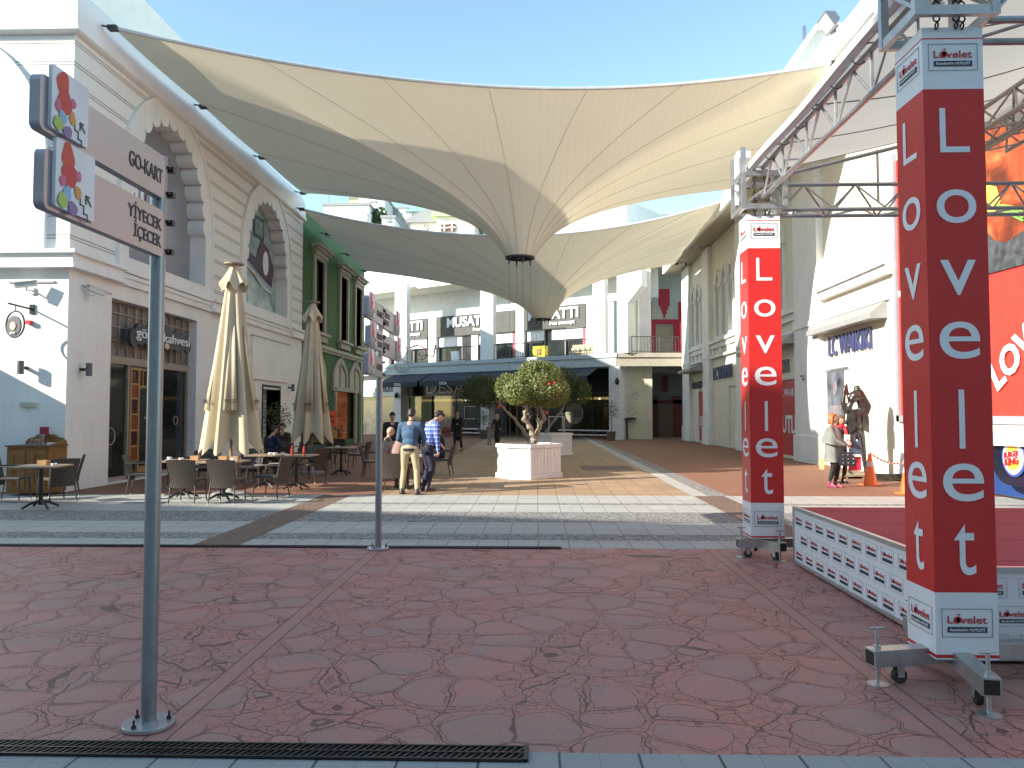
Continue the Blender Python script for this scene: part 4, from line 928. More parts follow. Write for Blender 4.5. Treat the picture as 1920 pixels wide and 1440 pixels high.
    m = MB(); m.text('FABRİKA SATIŞ MAĞAZASI', (XR-.03, (piers[1][1]+piers[0][0])/2, 3.1), (0,-1,0), (0,0,1), .36, bold=.02, depth=.03, wid=4.6)
    m.text('FABRİKA SATIŞ MAĞAZASI', (XR-.03, (piers[3][1]+piers[2][0])/2+.6, 3.2), (0,-1,0), (0,0,1), .45, bold=.02, depth=.03, wid=5.6); m.build('shop_subtitle', bk, t)
    a, b_ = pX(1584, 740, XR).y, pX(1553, 740, XR).y
    m = MB(); m.bx(XR-.04, XR, a, b_, 1.55, 2.95); po = m.build('photo_poster', M('monochrome_photo', (.1,.11,.14), .4, var=.8, vs=2.2), t)
    m = MB(); X = XR-.05; m.disc((X, (a+b_)/2-.05, 2.45), (-1,0,0), .17, .01, sy=1.35); m.bx(X-.005, X, a+.15, b_-.2, 1.56, 1.9); m.build('portrait_shape', M('portrait_tone', (.22,.2,.22), .5, var=.3), po)
    m = MB(); m.bx(XR-.03, XR, pX(1592, 700, XR).y, b_+.35, 2.97, 3.05); m.build('door_trim', greymetal, t)
    # eave
    m = MB(); m.bx(XR-1.15, XR+.4, Y0, Y1+.2, HT-.12, HT+.02); m.build('eave_soffit', M('tan_soffit', (.48,.42,.32), .7), t)
    m = MB(); m.bx(XR-1.3, XR-1.15, Y0, Y1+.2, HT-.25, HT+.22); m.bx(XR-1.15, XR+12, Y0, Y1+.2, HT+.02, HT+.2); m.build('eave_fascia', white, t)
    # stepped attic
    m = MB()
    for a, b_, x, h in ((20.2, 23.4, XR-1.0, 12.2), (24.8, 30, XR-.6, 11.9), (31, 38, XR-.3, 12.4), (39, 46, XR-.1, 12.0)):
        m.bx(x+.3, XR+9, a, b_, HT+.2, h); m.add([(x,a-.3,h),(x,b_+.3,h),(x+1.4,b_+.3,h+.9),(x+1.4,a-.3,h+.9),(XR+9,b_+.3,h+.9),(XR+9,a-.3,h+.9),(XR+9,b_+.3,h-.2),(XR+9,a-.3,h-.2),(x,a-.3,h-.35),(x,b_+.3,h-.35)],
            [(0,3,2,1),(3,5,4,2),(0,8,7,5,3),(1,2,4,6,9),(0,1,9,8),(8,9,6,7)])
    m.build('attic', white, t)
    for Y, pts in ((26.5, [(1470,150),(1484,121),(1529,53),(1700,53),(1700,150)]), (23.2, [(1560,125),(1585,54),(1615,13),(1790,13),(1790,125)])):
        pp_ = [pY(a, b_, Y) for a, b_ in pts]; m = MB(); m.sheet([(p.x, p.z) for p in pp_], [], lambda u, v, w_: V((u, Y+w_, v)), 2.6); m.build('gable_step', white, t, bevel=.08)
        m = MB()
        for a, b_ in zip(pp_[1:-2], pp_[2:-1]): m.obx(a-V((0,.15,.12)), b_-a, (0,2.9,0), (0,0,.24))
        m.build('coping', M('coping_white', (.7,.69,.64), .6), t)
    m = MB()
    for y, h0 in ((21.5,13.0),(28.5,12.6)):
        m.bx(XR+.3, XR+.42, y, y+.12, h0, h0+3)
    m.tube([(XR+.36, 21.5, 14.2), (XR+.36, 17, 14.2)], .05, 6); m.build('roof_mast', M('blue_grey_metal', (.2,.25,.36), .5, .4), t)
right_building()
def floodlight(p, lab):
    t = thing('floodlight', lab, 'floodlight', p); m = MB(); m.tube([p, p+V((-.1,0,.3))], .03); m.tube([p+V((-.1,-.25,.3)), p+V((-.1,.25,.3))], .03); m.build('bracket', greymetal, t)
    c = p+V((-.25,-.05,.5)); rot = Matrix.Rotation(R(-35), 3, 'Y'); m = MB(); f = lambda q: c+rot @ V(q)
    m.add([f(q) for q in ((-.12,-.35,-.25),(-.12,.35,-.25),(-.12,.35,.25),(-.12,-.35,.25),(.18,-.2,-.12),(.18,.2,-.12),(.18,.2,.12),(.18,-.2,.12))], [(3,2,1,0),(4,5,6,7),(0,1,5,4),(1,2,6,5),(2,3,7,6),(3,0,4,7)]); m.build('housing', greymetal, t)
    m = MB(); m.add([f(q) for q in ((-.125,-.3,-.2),(-.125,.3,-.2),(-.125,.3,.2),(-.125,-.3,.2))], [(3,2,1,0)]); m.build('glass', M('lamp_glass', (.6,.62,.65), .2), t)
floodlight(pX(1572, 75, XR-.9), 'grey floodlight tilted on the roof edge of the right building')
cctv(pX(1519, 714, XR), (-1,0,0), (-.6,-1,.3), 'small white camera on the broad pier of the right building')
# billboard on the right wall
def billboard():
    X = XR-.25; y0, y1 = 10.5, pX(1690, 780, X).y; hb = pX(1692, 779, X).z; t = thing('billboard', 'large red billboard with food photograph on the right wall', 'billboard', (XR, (y0+y1)/2, hb))
    m = MB(); hr = pX(1850, 500, X).z
    m.sheet([(y1, hb), (14.9, hb), (13.2, hb+.7), (y0, hb+.9), (y0, 8), (y1, 8)], [], lambda a, b_, t_: V((X+t_, a, b_)), .2); m.build('panel', M('billboard_red', (.66,.05,.035), .45), t)
    m = MB(); e = .12
    m.bx(X-.06, X+.24, y1, y1+.16, hb-.15, 8.2); m.bx(X-.06, X+.24, 14.9, y1+.16, hb-.16, hb-.001); m.obx((X-.06, 14.9, hb-.16), (.3,0,0), (0,-1.7,.7), (0,0,.159))
    m.build('frame', M('frame_grey', (.3,.31,.34), .5), t)
    m = MB(); ym = pX(1846, 500, X).y
    m.bx(X-.02, X, y0, y1-.5, hr-.05, 8); fm, nt, p = newmat('food_photo'); b = NB(nt); co = b.n('TexCoord').outputs['Object']
    f = b.noise(co, 1.1, 6, .65, .6); c = b.ramp(f, [(.3,(.03,.012,.01)),(.42,(.16,.03,.012)),(.54,(.38,.07,.025)),(.66,(.6,.17,.05)),(.8,(.6,.35,.1))]); nt.links.new(c, p.inputs['Base Color']); p.inputs['Roughness'].default_value = .4
    po = m.build('food_picture', fm, t)
    m = MB(); 
    def pp(a, b_, k=.03): q = pX(a, b_, X); return (q.y, q.z)
    m.sheet([pp(1840,518), pp(1840,420), pp(1866,450), pp(1890,455), pp(1925,430), pp(1925,495)], [], lambda a, b_, t_: V((X-.035+t_, a, b_)), .01); m.build('slate_shape', M('slate_board', (.06,.065,.07), .5, var=.6, vs=6), po)
    m = MB(); m.sheet([pp(1838,390), pp(1846,345), pp(1872,350), pp(1880,378), pp(1868,402), pp(1848,392)], [], lambda a, b_, t_: V((X-.045+t_, a, b_)), .01); m.build('pepper_shape', M('pepper_yellow', (.85,.6,.1), .4), po)
    m = MB()
    for k in range(5): a = pX(1876, 384+k*2, X); b_ = pX(1924, 390+k*6, X); m.tube([a-V((.05,0,0)), b_-V((.05,0,0))], .02, 5)
    m.build('herb_shape', M('herb_green', (.25,.45,.1), .5), po)
    m = MB(); o = pX(1850, 738, X); up = V((0, .62, .95)).normalized(); rt = V((0, -1.0, .62)).normalized(); m.text('LOVELET', o-V((.03,0,0))+V((0,-.45,.05)), rt, up, .55, align='L', bold=.03, depth=.02); m.build('lettering', lettr, t)
billboard()
def kiosk():
    X = XR-.5
    t = thing('burger_kiosk', 'dark blue rounded kiosk with round burger emblem and cream canopy by the right wall', 'kiosk', pZ(1895, 915))
    m = MB(); fn = lambda a, b_, t_: V((X+t_, a, b_))
    c = pX(1890, 868, X)
    def el(ry, rz, n=30, cc=c): return [(cc.y+1.1*0+ry*math.cos(2*math.pi*k/n), cc.z+rz*math.sin(2*math.pi*k/n)) for k in range(n)]
    cc = pX(1892, 866, X); rz = .44
    m.sheet([(cc.y+.55*math.cos(a)+(0 if math.cos(a) > 0 else -1.3), cc.z+rz*math.sin(a)) for a in [math.pi*k/16 for k in range(32)]], [], fn, .35); m.build('drum_body', M('navy_gloss', (.008,.012,.03), .15, spec=.8), t, bevel=.03)
    m = MB(); e = pX(1901, 858, X-.03); m.disc(e, (-1,0,0), .31, .02, 30); em = m.build('emblem', wprint, t)
    m = MB(); m.disc(e-V((.02,0,.0)), (-1,0,0), .23, .01, 30); m.build('bun', M('bun_yellow', (.85,.5,.05), .4), em)
    m = MB(); m.obx(e-V((.04,0,.09))+V((0,.27,0)), (0,-.54,.08), (.008,0,0), (0,0,.17)); m.build('bun_gap', wprint, em)
    m = MB(); m.text('BURGER', e-V((.045,0,-.015)), (0,-1,.14), (0,0,1), .1, bold=.03, depth=.01, wid=.46); m.text('KING', e-V((.045,0,.13)), (0,-1,.14), (0,0,1), .13, bold=.03, depth=.01, wid=.42); m.build('lettering', M('burger_red', (.6,.02,.03), .4), em)
    m = MB(); m.ring(e, (-1,0,0), .34, .02, 30); m.build('emblem_ring', M('ring_blue', (.05,.1,.4), .4), em)
    m = MB(); b0 = pX(1850, 822, X).z; m.bx(X+.36, X+.4, 10.5, pX(1848, 850, X).y+.6, .05, b0); m.build('back_panel', M('bright_blue_panel', (.015,.055,.19), .4), t)
    m = MB(); z1 = pX(1860, 797, X).z; y_ = [pX(q, 790, X).y for q in (1840, 1882, 1925)]
    m.sheet([(y_[0]+.8, z1), (14.4, z1), (13.4, z1+.4), (12, z1+.6), (12, z1+.1), (13.3, z1-.2), (14.2, z1-.36), (y_[0]+.8, z1-.4)], [], lambda a, b_, t_: V((X-.15+t_, a, b_)), .5); m.build('canopy', M('cream_canopy', (.8,.74,.6), .5), t)
    m = MB(); q = pZ(1880, 912); m.bx(q.x-.5, q.x+.55, q.y-.2, q.y+.4, .02, .2); m.build('plinth', M('plinth_grey', (.18,.18,.17), .7), t)
    m = MB(); m.bx(q.x-.52, q.x+.57, q.y-.22, q.y+.42, .2, .3); m.build('yellow_edge', M('signal_yellow', .5), t)
kiosk()
# ================================================================ HILL AND HOUSES
def hill():
    m = MB(); nx, ny = 24, 14; 
    for j in range(ny+1):
        for i in range(nx+1):
            x = -170+i*15; y = 70+j*20; h = min(1, max(0, (y-72)/70))**1.2*24*(.75+.25*math.sin(x*.02+1))*(1 if x < 60 else .6); m.v.append(V((x, y, h-.5+.8*math.sin(x*.3+y*.17))))
    for j in range(ny):
        for i in range(nx): a = j*(nx+1)+i; m.f.append((a, a+1, a+nx+2, a+nx+1))
    m.m = [0]*len(m.f); struct(m, 'hillside', M('hill_green', (.07,.09,.04), .9, var=.5, vs=.1), smooth=True)
hill()
hw_white = M('house_white', (.72,.74,.76), .7, var=.04, vs=.3, streak=.2); hw_warm = M('house_warm_white', (.8,.76,.68), .7, var=.04, vs=.3); lime = M('house_lime', (.5,.62,.3), .7)
def house(px0, px1, py0, Y, dep, label, wall, roof=None, wins=(), base=10.0, mono=0, balc=None):
    a, b_ = pY(px0, py0, Y), pY(px1, py0, Y); h = a.z; t = thing('hill_house', label, 'house', ((a.x+b_.x)/2, Y, base), 'houses on the hill behind')
    m = MB(); m.bx(a.x, b_.x, Y, Y+dep, base, h); m.build('wall', wall, t)
    m = MB()
    if mono: m.add([(a.x-.4,Y-.4,h),(b_.x+.4,Y-.4,h+mono),(b_.x+.4,Y+dep,h+mono),(a.x-.4,Y+dep,h),(a.x-.4,Y-.4,h-.35),(b_.x+.4,Y-.4,h-.35),(b_.x+.4,Y+dep,h-.35),(a.x-.4,Y+dep,h-.35)], [(0,1,2,3),(0,4,5,1),(1,5,6,2),(0,3,7,4),(4,7,6,5)])
    else: m.bx(a.x-.15, b_.x+.15, Y-.15, Y+dep+.1, h, h+.3)
    m.build('roof', roof or M('roof_grey', (.28,.29,.3), .7), t)
    for (wx0, wx1, wy0, wy1, mt) in wins:
        p, q = pY(wx0, wy1, Y), pY(wx1, wy0, Y); m = MB(); m.bx(p.x, q.x, Y-.12, Y+.05, p.z, q.z); f = m.build('window', mt or dark, t)
        m = MB(); m.bx((p.x+q.x)/2-.07, (p.x+q.x)/2+.07, Y-.16, Y-.121, p.z, q.z); m.bx(p.x, q.x, Y-.16, Y-.125, (p.z+q.z)/2-.06, (p.z+q.z)/2+.06); m.build('glazing_bar', wprint, f)
    return t
house(607, 692, 386, 92, 16, 'long low white house with flat roof edge behind the green building', hw_white, wins=[(684,691,400,418,M('blue_grey_shade', (.3,.36,.4)))])
house(672, 722, 369, 118, 14, 'tall white block with lime side behind the long low house', hw_white, wins=[(694,698,377,380,None),(702,706,377,380,None),(694,698,390,393,None),(702,706,390,393,None)])
house(656, 671.5, 373, 119, 12, 'narrow lime green side wing of the tall white block', lime)
house(724, 742, 388, 125, 12, 'pale blue grey house with sloping roof beside the tall block', M('house_bluegrey', (.45,.52,.56)), mono=-2.5)
house(744, 764, 391, 140, 12, 'distant white house with rounded end on the hill', hw_white, wins=[(752,754,398,402,None)])
house(765, 812, 394, 135, 12, 'distant white terraced house with green zigzag roof on the hill', hw_white, roof=M('roof_teal', (.25,.42,.4)), mono=1.0, wins=[(770,774,399,404,None),(800,804,399,404,None)])
house(716, 740, 409, 88, 10, 'small white house with blue window above the front sail edge', hw_white, wins=[(724,733,411,417,M('blue_window', (.12,.2,.28)))])
house(770, 890, 412, 76, 14, 'bright white house with brown shuttered window behind the rear sail', hw_warm, base=5, wins=[(797,803,423,432,None),(827,840,420,434,M('brown_window', (.1,.05,.03))),(841,854,419,434,M('brown_shutter', (.16,.06,.03)))], mono=3.4)
house(818, 890, 400, 74, 10, 'lime green gabled upper storey of the bright house', hw_warm, roof=lime, base=14, mono=.5, wins=[(827,840,421,434,M('brown_window', .1)),(841,854,420,434,M('brown_shutter', .1))])
house(1060, 1150, 420, 78, 14, 'bright white block beyond the sails at centre right', hw_warm, base=5)
house(1080, 1148, 398, 80, 14, 'plain white upper block with roof grille beyond the sails', hw_warm, base=8)
house(1150, 1300, 412, 84, 14, 'low white house with long roof beyond the right sail', hw_warm, base=5)
house(1230, 1300, 407, 90, 10, 'small stepped white house beyond the right sail', hw_warm, base=5)
def hill_tree(px_, py_, Y, r, lab):
    p = pY(px_, py_, Y); t = thing('hill_tree', lab, 'tree', (p.x, Y, p.z-r*1.5)); m = MB(); m.tube([p-V((0,0,r*1.5)), p-V((0,0,r*.2))], [.25,.1], 6); m.build('trunk', M('bark', .1), t)
    m = MB()
    for i in range(900):
        d = V((random.gauss(0,1), random.gauss(0,1), random.gauss(0,.8))).normalized()*r*random.random()**.35*(.8+.3*math.sin(i)); c = p+d; u_ = V((random.gauss(0,1), random.gauss(0,1), random.gauss(0,1))).normalized()*.28; v_ = u_.orthogonal().normalized()*.16; m.add([c-u_, c+v_, c+u_, c-v_], [(0,1,2,3)])
    m.build('crown', LEAFD, t)
hill_tree(704, 414, 95, 1.8, 'dark green tree between the small houses on the hill')
# aerials and roof clutter
m = MB(); p = pY(612, 386, 92)
for dx in (0.3, 4.3): m.tube([p+V((dx,0,0)), p+V((dx,0,3.4))], .05, 5); m.tube([p+V((dx-.4,0,2.9)), p+V((dx+.4,0,2.9))], .03, 5)
solo(m, 'roof_aerial', greymetal, 'pair of thin roof aerials above the long low white house', 'aerial')
# ================================================================ SHADE SAILS
def sail(name_label, FL, FR, BR, BL, ring_c, rr, bow, lowering, nbr, cables=True):
    "hypar-cone membrane: four corners, held along both side walls, pulled down to a ring"
    t = thing('shade_sail', name_label, 'shade sail', ring_c, 'funnel shaped shade sails')
    C = V(ring_c); sides = [(FL, FR, bow[0], lowering[0]), (FR, BR, bow[2], lowering[2]), (BR, BL, bow[1], lowering[1]), (BL, FL, bow[2], lowering[2])]
    bd = []; N = 26
    for k, (a, b_, bo, lo) in enumerate(sides):
        a, b_ = V(a), V(b_); mid = (a+b_)/2; inn = (C-mid); inn.z = 0; inn.normalize(); nn = N if k % 2 == 0 else N
        for i in range(nn):
            u = i/nn
            if k % 2 == 0: s_ = 4*u*(1-u); p = a.lerp(b_, u)+inn*bo*s_+V((0,0,-lo*s_))
            else:
                v = (u*3) % 1; s_ = 4*v*(1-v); p = a.lerp(b_, u)+inn*bo*s_+V((0,0,-lo*s_))
            bd.append(p)
    NB2 = len(bd); ns = 22; vs = []
    for j in range(ns+1):
        s_ = (j/ns)
        for p in bd:
            d = p-C; d.z = 0; dn = d.normalized(); r0 = C+dn*rr
            f = s_**1.25
            q = r0.lerp(V((p.x, p.y, C.z)), f); hf = 1-(1-f)**1.0
            # tensile profile: steep near the ring, nearly level at the edge
            L = d.length; rad = (q-C); rad.z = 0; rr_ = rad.length
            k_ = math.log(rr_/rr+1e-9)/math.log(L/rr); k_ = .72*k_+.28*(rr_-rr)/(L-rr)
            q.z = C.z+(p.z-C.z)*max(0, k_); vs.append(q)
    m = MB(); fs = []
    for j in range(ns):
        for i in range(NB2): i2 = (i+1) % NB2; fs.append((j*NB2+i, j*NB2+i2, (j+1)*NB2+i2, (j+1)*NB2+i))
    m.add(vs, fs); mem = m.build('membrane', SAIL, t, smooth=True)
    m = MB()
    for i in range(0, NB2, 4):
        if i % 26 == 0 or ((i//26) % 2 and i % 8): continue
        m.tube([vs[j*NB2+i]-V((0,0,.012)) for j in range(ns+1)], .006, 4, cap=False)
    m.build('seam', M('seam_brown', (.42,.36,.25), .8), mem)
    m = MB()
    for k in (0, 2): m.tube([bd[k*N+i]-V((0,0,.0)) for i in range(N)]+[bd[(k*N+N) % NB2]], .045, 6)
    m.build('edge_cable', M('pale_edge', (.6,.62,.62), .5), mem)
    # ring
    m = MB(); m.sheet([(rr*math.cos(a), rr*math.sin(a)) for a in [math.pi*k/16 for k in range(32)]], [[(rr*.56*math.cos(h)+rr*.27*math.cos(a), rr*.56*math.sin(h)+rr*.27*math.sin(a)) for a in [math.pi*k/6 for k in range(12)]] for h in [math.pi*2/5*q+.3 for q in range(5)]], lambda a, b_, t_: C+V((a, b_, t_-.06)), .06)
    m.ring(C+V((0,0,-.02)), (0,0,1), rr, .05, 32); ro = m.build('ring_plate', darkmetal, t)
    m = MB(); m.sheet([(rr*.95*math.cos(a), rr*.95*math.sin(a)) for a in [math.pi*k/12 for k in range(24)]], [], lambda a, b_, t_: C+V((a, b_, .02)), .0); m.build('ring_light_disc', M('clear_dome', (.75,.8,.8), .3), ro)
    if cables:
        m = MB(); hk = MB()
        for a in (.4, 1.9, 3.3, 5.0):
            p = C+V((math.cos(a)*rr*.75, math.sin(a)*rr*.75, -.05)); q = C+V((math.cos(a)*rr*.75*.9, math.sin(a)*rr*.75*.9, 0)); q.z = .02; m.tube([p, q], .008, 4); hk.tube([p, p-V((0,0,.22))], [.035,.02], 6)
        m.build('tie_cable', M('cable_grey', (.2,.2,.19), .5), t); hk.build('shackle', darkmetal, t)
    # brackets along the walls
    for a, b_, sx in ((FL, BL, -1), (FR, BR, 1)):
        for i in range(nbr):
            p = V(a).lerp(V(b_), i/(nbr-1)); w_ = p+V((.55*sx, 0, .12)); m = MB()
            m.obx(w_-V((.03,.12,.2)), (.06,0,0), (0,.24,0), (0,0,.4)); m.tube([w_, p], .022, 6); m.tube([w_+V((0,.06,0)), p], .012, 5); m.obx(p-V((.1,.08,.06)), (.2,0,0), (0,.16,0), (0,0,.1))
            m.build('bracket', darkmetal, t)
    return bd
xl, xr = XL+.35, XR-1.0
s1 = sail('large cream funnel sail nearest the viewer, ring hanging over the potted tree',
     pX(212, 52, xl-.0), pX(1565, 118, xr), pX(1402, 352, xr), pX(568, 362, xl), pY(975, 482, 27.0), .5, (1.9, 1.2, .02), (.25, .05, .06), 4)
s2 = sail('second cream funnel sail further back between the green building and the arcade',
     pX(566, 392, xl), pX(1365, 374, xr), pX(1268, 495, xr), pX(684, 508, xl), pY(1018, 598, 42.0), .46, (1.3, 1.1, .3), (1.05, .05, .2), 4)
# ================================================================ STAGE, TOWERS, CANOPY
def logo(mr, md, ml, o, rt, up, w_, small=True, clip=None):
    "boxed apple logo centred on o"
    o, rt, up = V(o), V(rt), V(up); n = rt.cross(up); e = n*.002; h = w_*.56; t_ = max(.0022, w_*.008)
    for a, b_, c, d in ((-w_/2,-h/2,w_,t_),(-w_/2,h/2-t_,w_,t_),(-w_/2,-h/2,t_,h),(w_/2-t_,-h/2,t_,h)): ml.obx(o+rt*a+up*b_+e, rt*c, n*.0015, up*d)
    wd = w_*.78; mr.text('Lovelet', o+e-up*h*.02, rt, up, w_*.15, res=1 if small else 3, bold=.01, depth=.0015, wid=wd)
    ap = o+e*1.8-rt*wd*.245+up*h*.11
    mr.disc(ap-rt*w_*.015, n, w_*.062, .001, 10 if small else 16); mr.disc(ap+rt*w_*.03, n, w_*.058, .001, 10 if small else 16)
    mr.obx(ap+rt*w_*.01+up*w_*.05, rt*w_*.014, n*.001, up*w_*.06+rt*w_*.02)
    if not small: mr.obx(ap-rt*w_*.02+up*w_*.1, rt*w_*.08, n*.001, up*w_*.014)
    md.obx(o+e-rt*wd/2-up*h*.34, rt*wd, n*.0012, up*h*.2)
    if not small:
        ml.k = 1; ml.text("Karadeniz'in OUTLETİ", o+e*2-up*h*.285, rt, up, h*.09, res=2, bold=.02, depth=.001, wid=wd*.88); ml.k = 0
W_ = .37
def tower(c, hb, ht, feet, label):
    cx, cy = c; t = thing('display_tower', label, 'tower', (cx, cy, 0), 'printed display towers of the stage')
    h = W_/2; X0, X1, Y0, Y1 = cx-h, cx+h, cy-h, cy+h; r0, r1 = hb+.40, ht-.39
    m = MB(); m.bx(X0, X1, Y0, Y1, hb, r0); m.bx(X0, X1, Y0, Y1, r1, ht); m.k = 1; m.bx(X0, X1, Y0, Y1, r0, r1); 
    e = .002; m.bx(X0-e, X1+e, Y0-e, Y1+e, hb+.012, hb+.03); m.bx(X0-e, X1+e, Y0-e, Y1+e, ht-.075, ht-.068)
    cov = m.build('printed_cover', [wprint, red], t)
    L = 'Lovelet'; n = len(L); H = r1-r0
    hs = {'L': .28, 'o': .2, 'v': .2, 'e': .2, 'l': .26, 't': .26}
    wd_ = {'L': .18, 'o': .24, 'v': .215, 'e': .245, 'l': .034, 't': .125}
    ys = [.195, .465, .725, .985, 1.27, 1.62, 1.92]
    tops = [.12, .30, .455, .585, .70, .845, .96]
    # baselines measured downwards as a fraction of the red field
    base = [.129, .272, .416, .543, .72, .823, .966]
    for fi, (o, rt) in enumerate((((cx, Y0-.002, 0), (1,0,0)), ((X0-.002, cy, 0), (0,-1,0)))):
        m = MB(); rt = V(rt); up = V((0,0,1)); nn = rt.cross(up)
        for i, ch in enumerate(L):
            b_ = r1-H*base[i]; hh = H*{'L': .09, 'o': .068, 'v': .07, 'e': .074, 'l': .116, 't': .098}[ch]; ww = wd_[ch]; oo = V(o)+V((0,0,b_))+rt*(.0 if ch != 'L' else .0)
            x0, x1, y0, y1 = text_mesh(ch, 6, 0, .5, 1.0)[2:]; vs, fs = text_mesh(ch, 6, 0, .5, 1.0)[:2]
            if ch == 'l': m.obx(oo-rt*ww/2, rt*ww, nn*.0015, up*hh); continue
            if ch == 'L': m.obx(oo-rt*ww/2, rt*.035, nn*.0015, up*hh); m.obx(oo-rt*(ww/2-.035), rt*(ww-.035), nn*.0015, up*.035); continue
            m.add([oo+rt*((v.x-(x0+x1)/2)/(x1-x0)*ww)+up*((v.y-y0)/(y1-y0)*hh)+nn*(v.z+.5)*.0015 for v in vs], fs)
        m.build('lettering', lettr, cov)
        for z in (hb+.22, ht-.19):
            mr, md, ml = MB(), MB(), MB(); logo(mr, md, ml, V(o)+V((0,0,z)), rt, up, .30, small=False)
            q = mr.build('logo_print', redink, cov); md.build('logo_bar', darkink, q); ml.build('logo_outline', [darkink, lettr], q)
    # head frame (sleeve block)
    m = MB(); g_ = .05; b_ = h+.05; z0, z1 = ht+.0, ht+.46
    for sx in (-1, 1):
        for sy in (-1, 1): m.bx(cx+sx*b_-g_/2, cx+sx*b_+g_/2, cy+sy*b_-g_/2, cy+sy*b_+g_/2, z0+.05, z1+.3)
    for z in (z0+.08, z1):
        for s_ in (-1, 1): m.bx(cx-b_+g_/2, cx+b_-g_/2, cy+s_*b_-.02, cy+s_*b_+.02, z-.03, z+.03); m.bx(cx+s_*b_-.02, cx+s_*b_+.02, cy-b_+g_/2, cy+b_-g_/2, z-.03, z+.03)
    for s_ in (-1, 1): m.bar((cx-b_, cy+s_*b_, z0+.1), (cx+b_, cy+s_*b_, z1), .025); m.bar((cx+s_*b_, cy-b_, z0+.1), (cx+s_*b_, cy+b_, z1), .025)
    m.build('head_frame', steel, t)
    m = MB()
    for k, (dx, dy) in enumerate(((.02,-.2),(.06,-.19),(-.1,-.2))):
        for i in range(12): m.ring((cx+dx, cy+dy, ht+.5-i*.045), (1,0,0) if i % 2 else (0,1,0), .02, .006, 8, 4)
    m.build('chain', M('dark_chain', (.05,.045,.04), .5, .6), t)
    # base: two crossed beams with screw jacks and castors
    for i, fp in enumerate(feet):
        fp = V(fp); d = fp-V((cx, cy, 0)); d.z = 0; u_ = d.normalized(); end = V((cx, cy, 0))+d+u_*.05
        m = MB(); m.bar(V((cx, cy, .165+.001*i))+u_*.01, V((end.x, end.y, .165+.001*i)), .1, .1); m.bar(V((end.x, end.y, .165))-u_*.002, V((end.x, end.y, .165))+u_*.001, .085, .085); am = m.build('outrigger', steel, t, bevel=.004)
        m = MB(); m.bar(V((end.x, end.y, .165)), V((end.x, end.y, .165))+u_*.003, .08, .08); m.build('beam_mouth', black, am)
        m = MB(); m.tube([fp+V((0,0,.01)), fp+V((0,0,.34))], .012, 8); m.lathe([(.065,0),(.065,.006),(.02,.014)], fp, 20); m.tube([fp+V((-.05,-.01,.34)), fp+V((.05,.01,.34))], .008, 8); m.tube([fp+V((0,0,.2)), fp+V((0,0,.235))], .022, 10); m.build('screw_jack', steel, am)
        w_ = V((cx, cy, 0))+d*.72; sd = V((-u_.y, u_.x, 0)); m = MB(); m.tube([w_-sd*.018+V((0,0,.045)), w_+sd*.018+V((0,0,.045))], .045, 18); wh = m.build('castor', M('rubber_black', (.025,.025,.025), .6), am)
        m = MB(); m.obx(w_-sd*.028+V((0,0,.04))-u_*.02, sd*.006, u_*.045, V((0,0,.07))); m.obx(w_+sd*.022+V((0,0,.04))-u_*.02, sd*.006, u_*.045, V((0,0,.07))); m.obx(w_-sd*.04-u_*.04+V((0,0,.108)), sd*.08, u_*.08, V((0,0,.006))); m.build('castor_fork', steel, wh)
T1 = pY(1756, 1237, 4.95); T1c = (T1.x+W_/2, 4.95+W_/2); T1b = T1.z; T1t = pY(1730, 52, 4.95).z
T2 = pY(1409, 1010, 9.15); T2c = (T2.x+W_/2, 9.15+W_/2); T2b = T2.z; T2t = pY(1402, 402, 9.15).z
tower(T1c, T1b, T1t, [pZ(1646, 1283), pZ(1855, 1341), (T1c[0]+.8, T1c[1]+.12, 0), (T1c[0]+.05, T1c[1]+.62, 0)], 'tall red and white printed tower in the right foreground')
tower(T2c, T2b, T2t, [pZ(1391, 1045), pZ(1463, 1053), (T2c[0]+.7, T2c[1]+.1, 0), (T2c[0]+.05, T2c[1]+.65, 0)], 'red and white printed tower at the far corner of the stage')
def truss(m, p, q, up, w_=.3, r=.024, r2=.012, n=None):
    p, q, up = V(p), V(q), V(up); d = q-p; L = d.length; u_ = d.normalized(); sd = u_.cross(up).normalized()
    A = [p-sd*w_/2, p+sd*w_/2, p+up*w_*1.1]; 
    for a in A: m.tube([a, a+d], r, 8)
    n = n or max(3, int(L/.55))
    for i in range(n):
        a0 = i/n; a1 = (i+.5)/n; a2 = (i+1)/n
        for (b0, b1) in ((A[0], A[2]), (A[1], A[2])): m.tube([b0+d*a0, b1+d*a1], r2, 5, cap=False); m.tube([b1+d*a1, b0+d*a2], r2, 5, cap=False)
        m.tube([A[0]+d*a0, A[1]+d*a1], r2, 5, cap=False); m.tube([A[1]+d*a1, A[0]+d*a2], r2, 5, cap=False)
def ladder(m, p, q, up, w_=.34, r=.026, r2=.014):
    "flat two-chord truss"
    p, q, up = V(p), V(q), V(up); d = q-p; n = max(3, int(d.length/.72)); A, B = p, p+up*w_
    m.tube([A, A+d], r, 8); m.tube([B, B+d], r, 8)
    for i in range(n):
        a0, a1, a2 = i/n, (i+.5)/n, (i+1)/n; m.tube([A+d*a0, B+d*a1], r2, 6, cap=False); m.tube([B+d*a1, A+d*a2], r2, 6, cap=False)
        m.tube([A+d*a0, B+d*a0], r2, 6, cap=False)
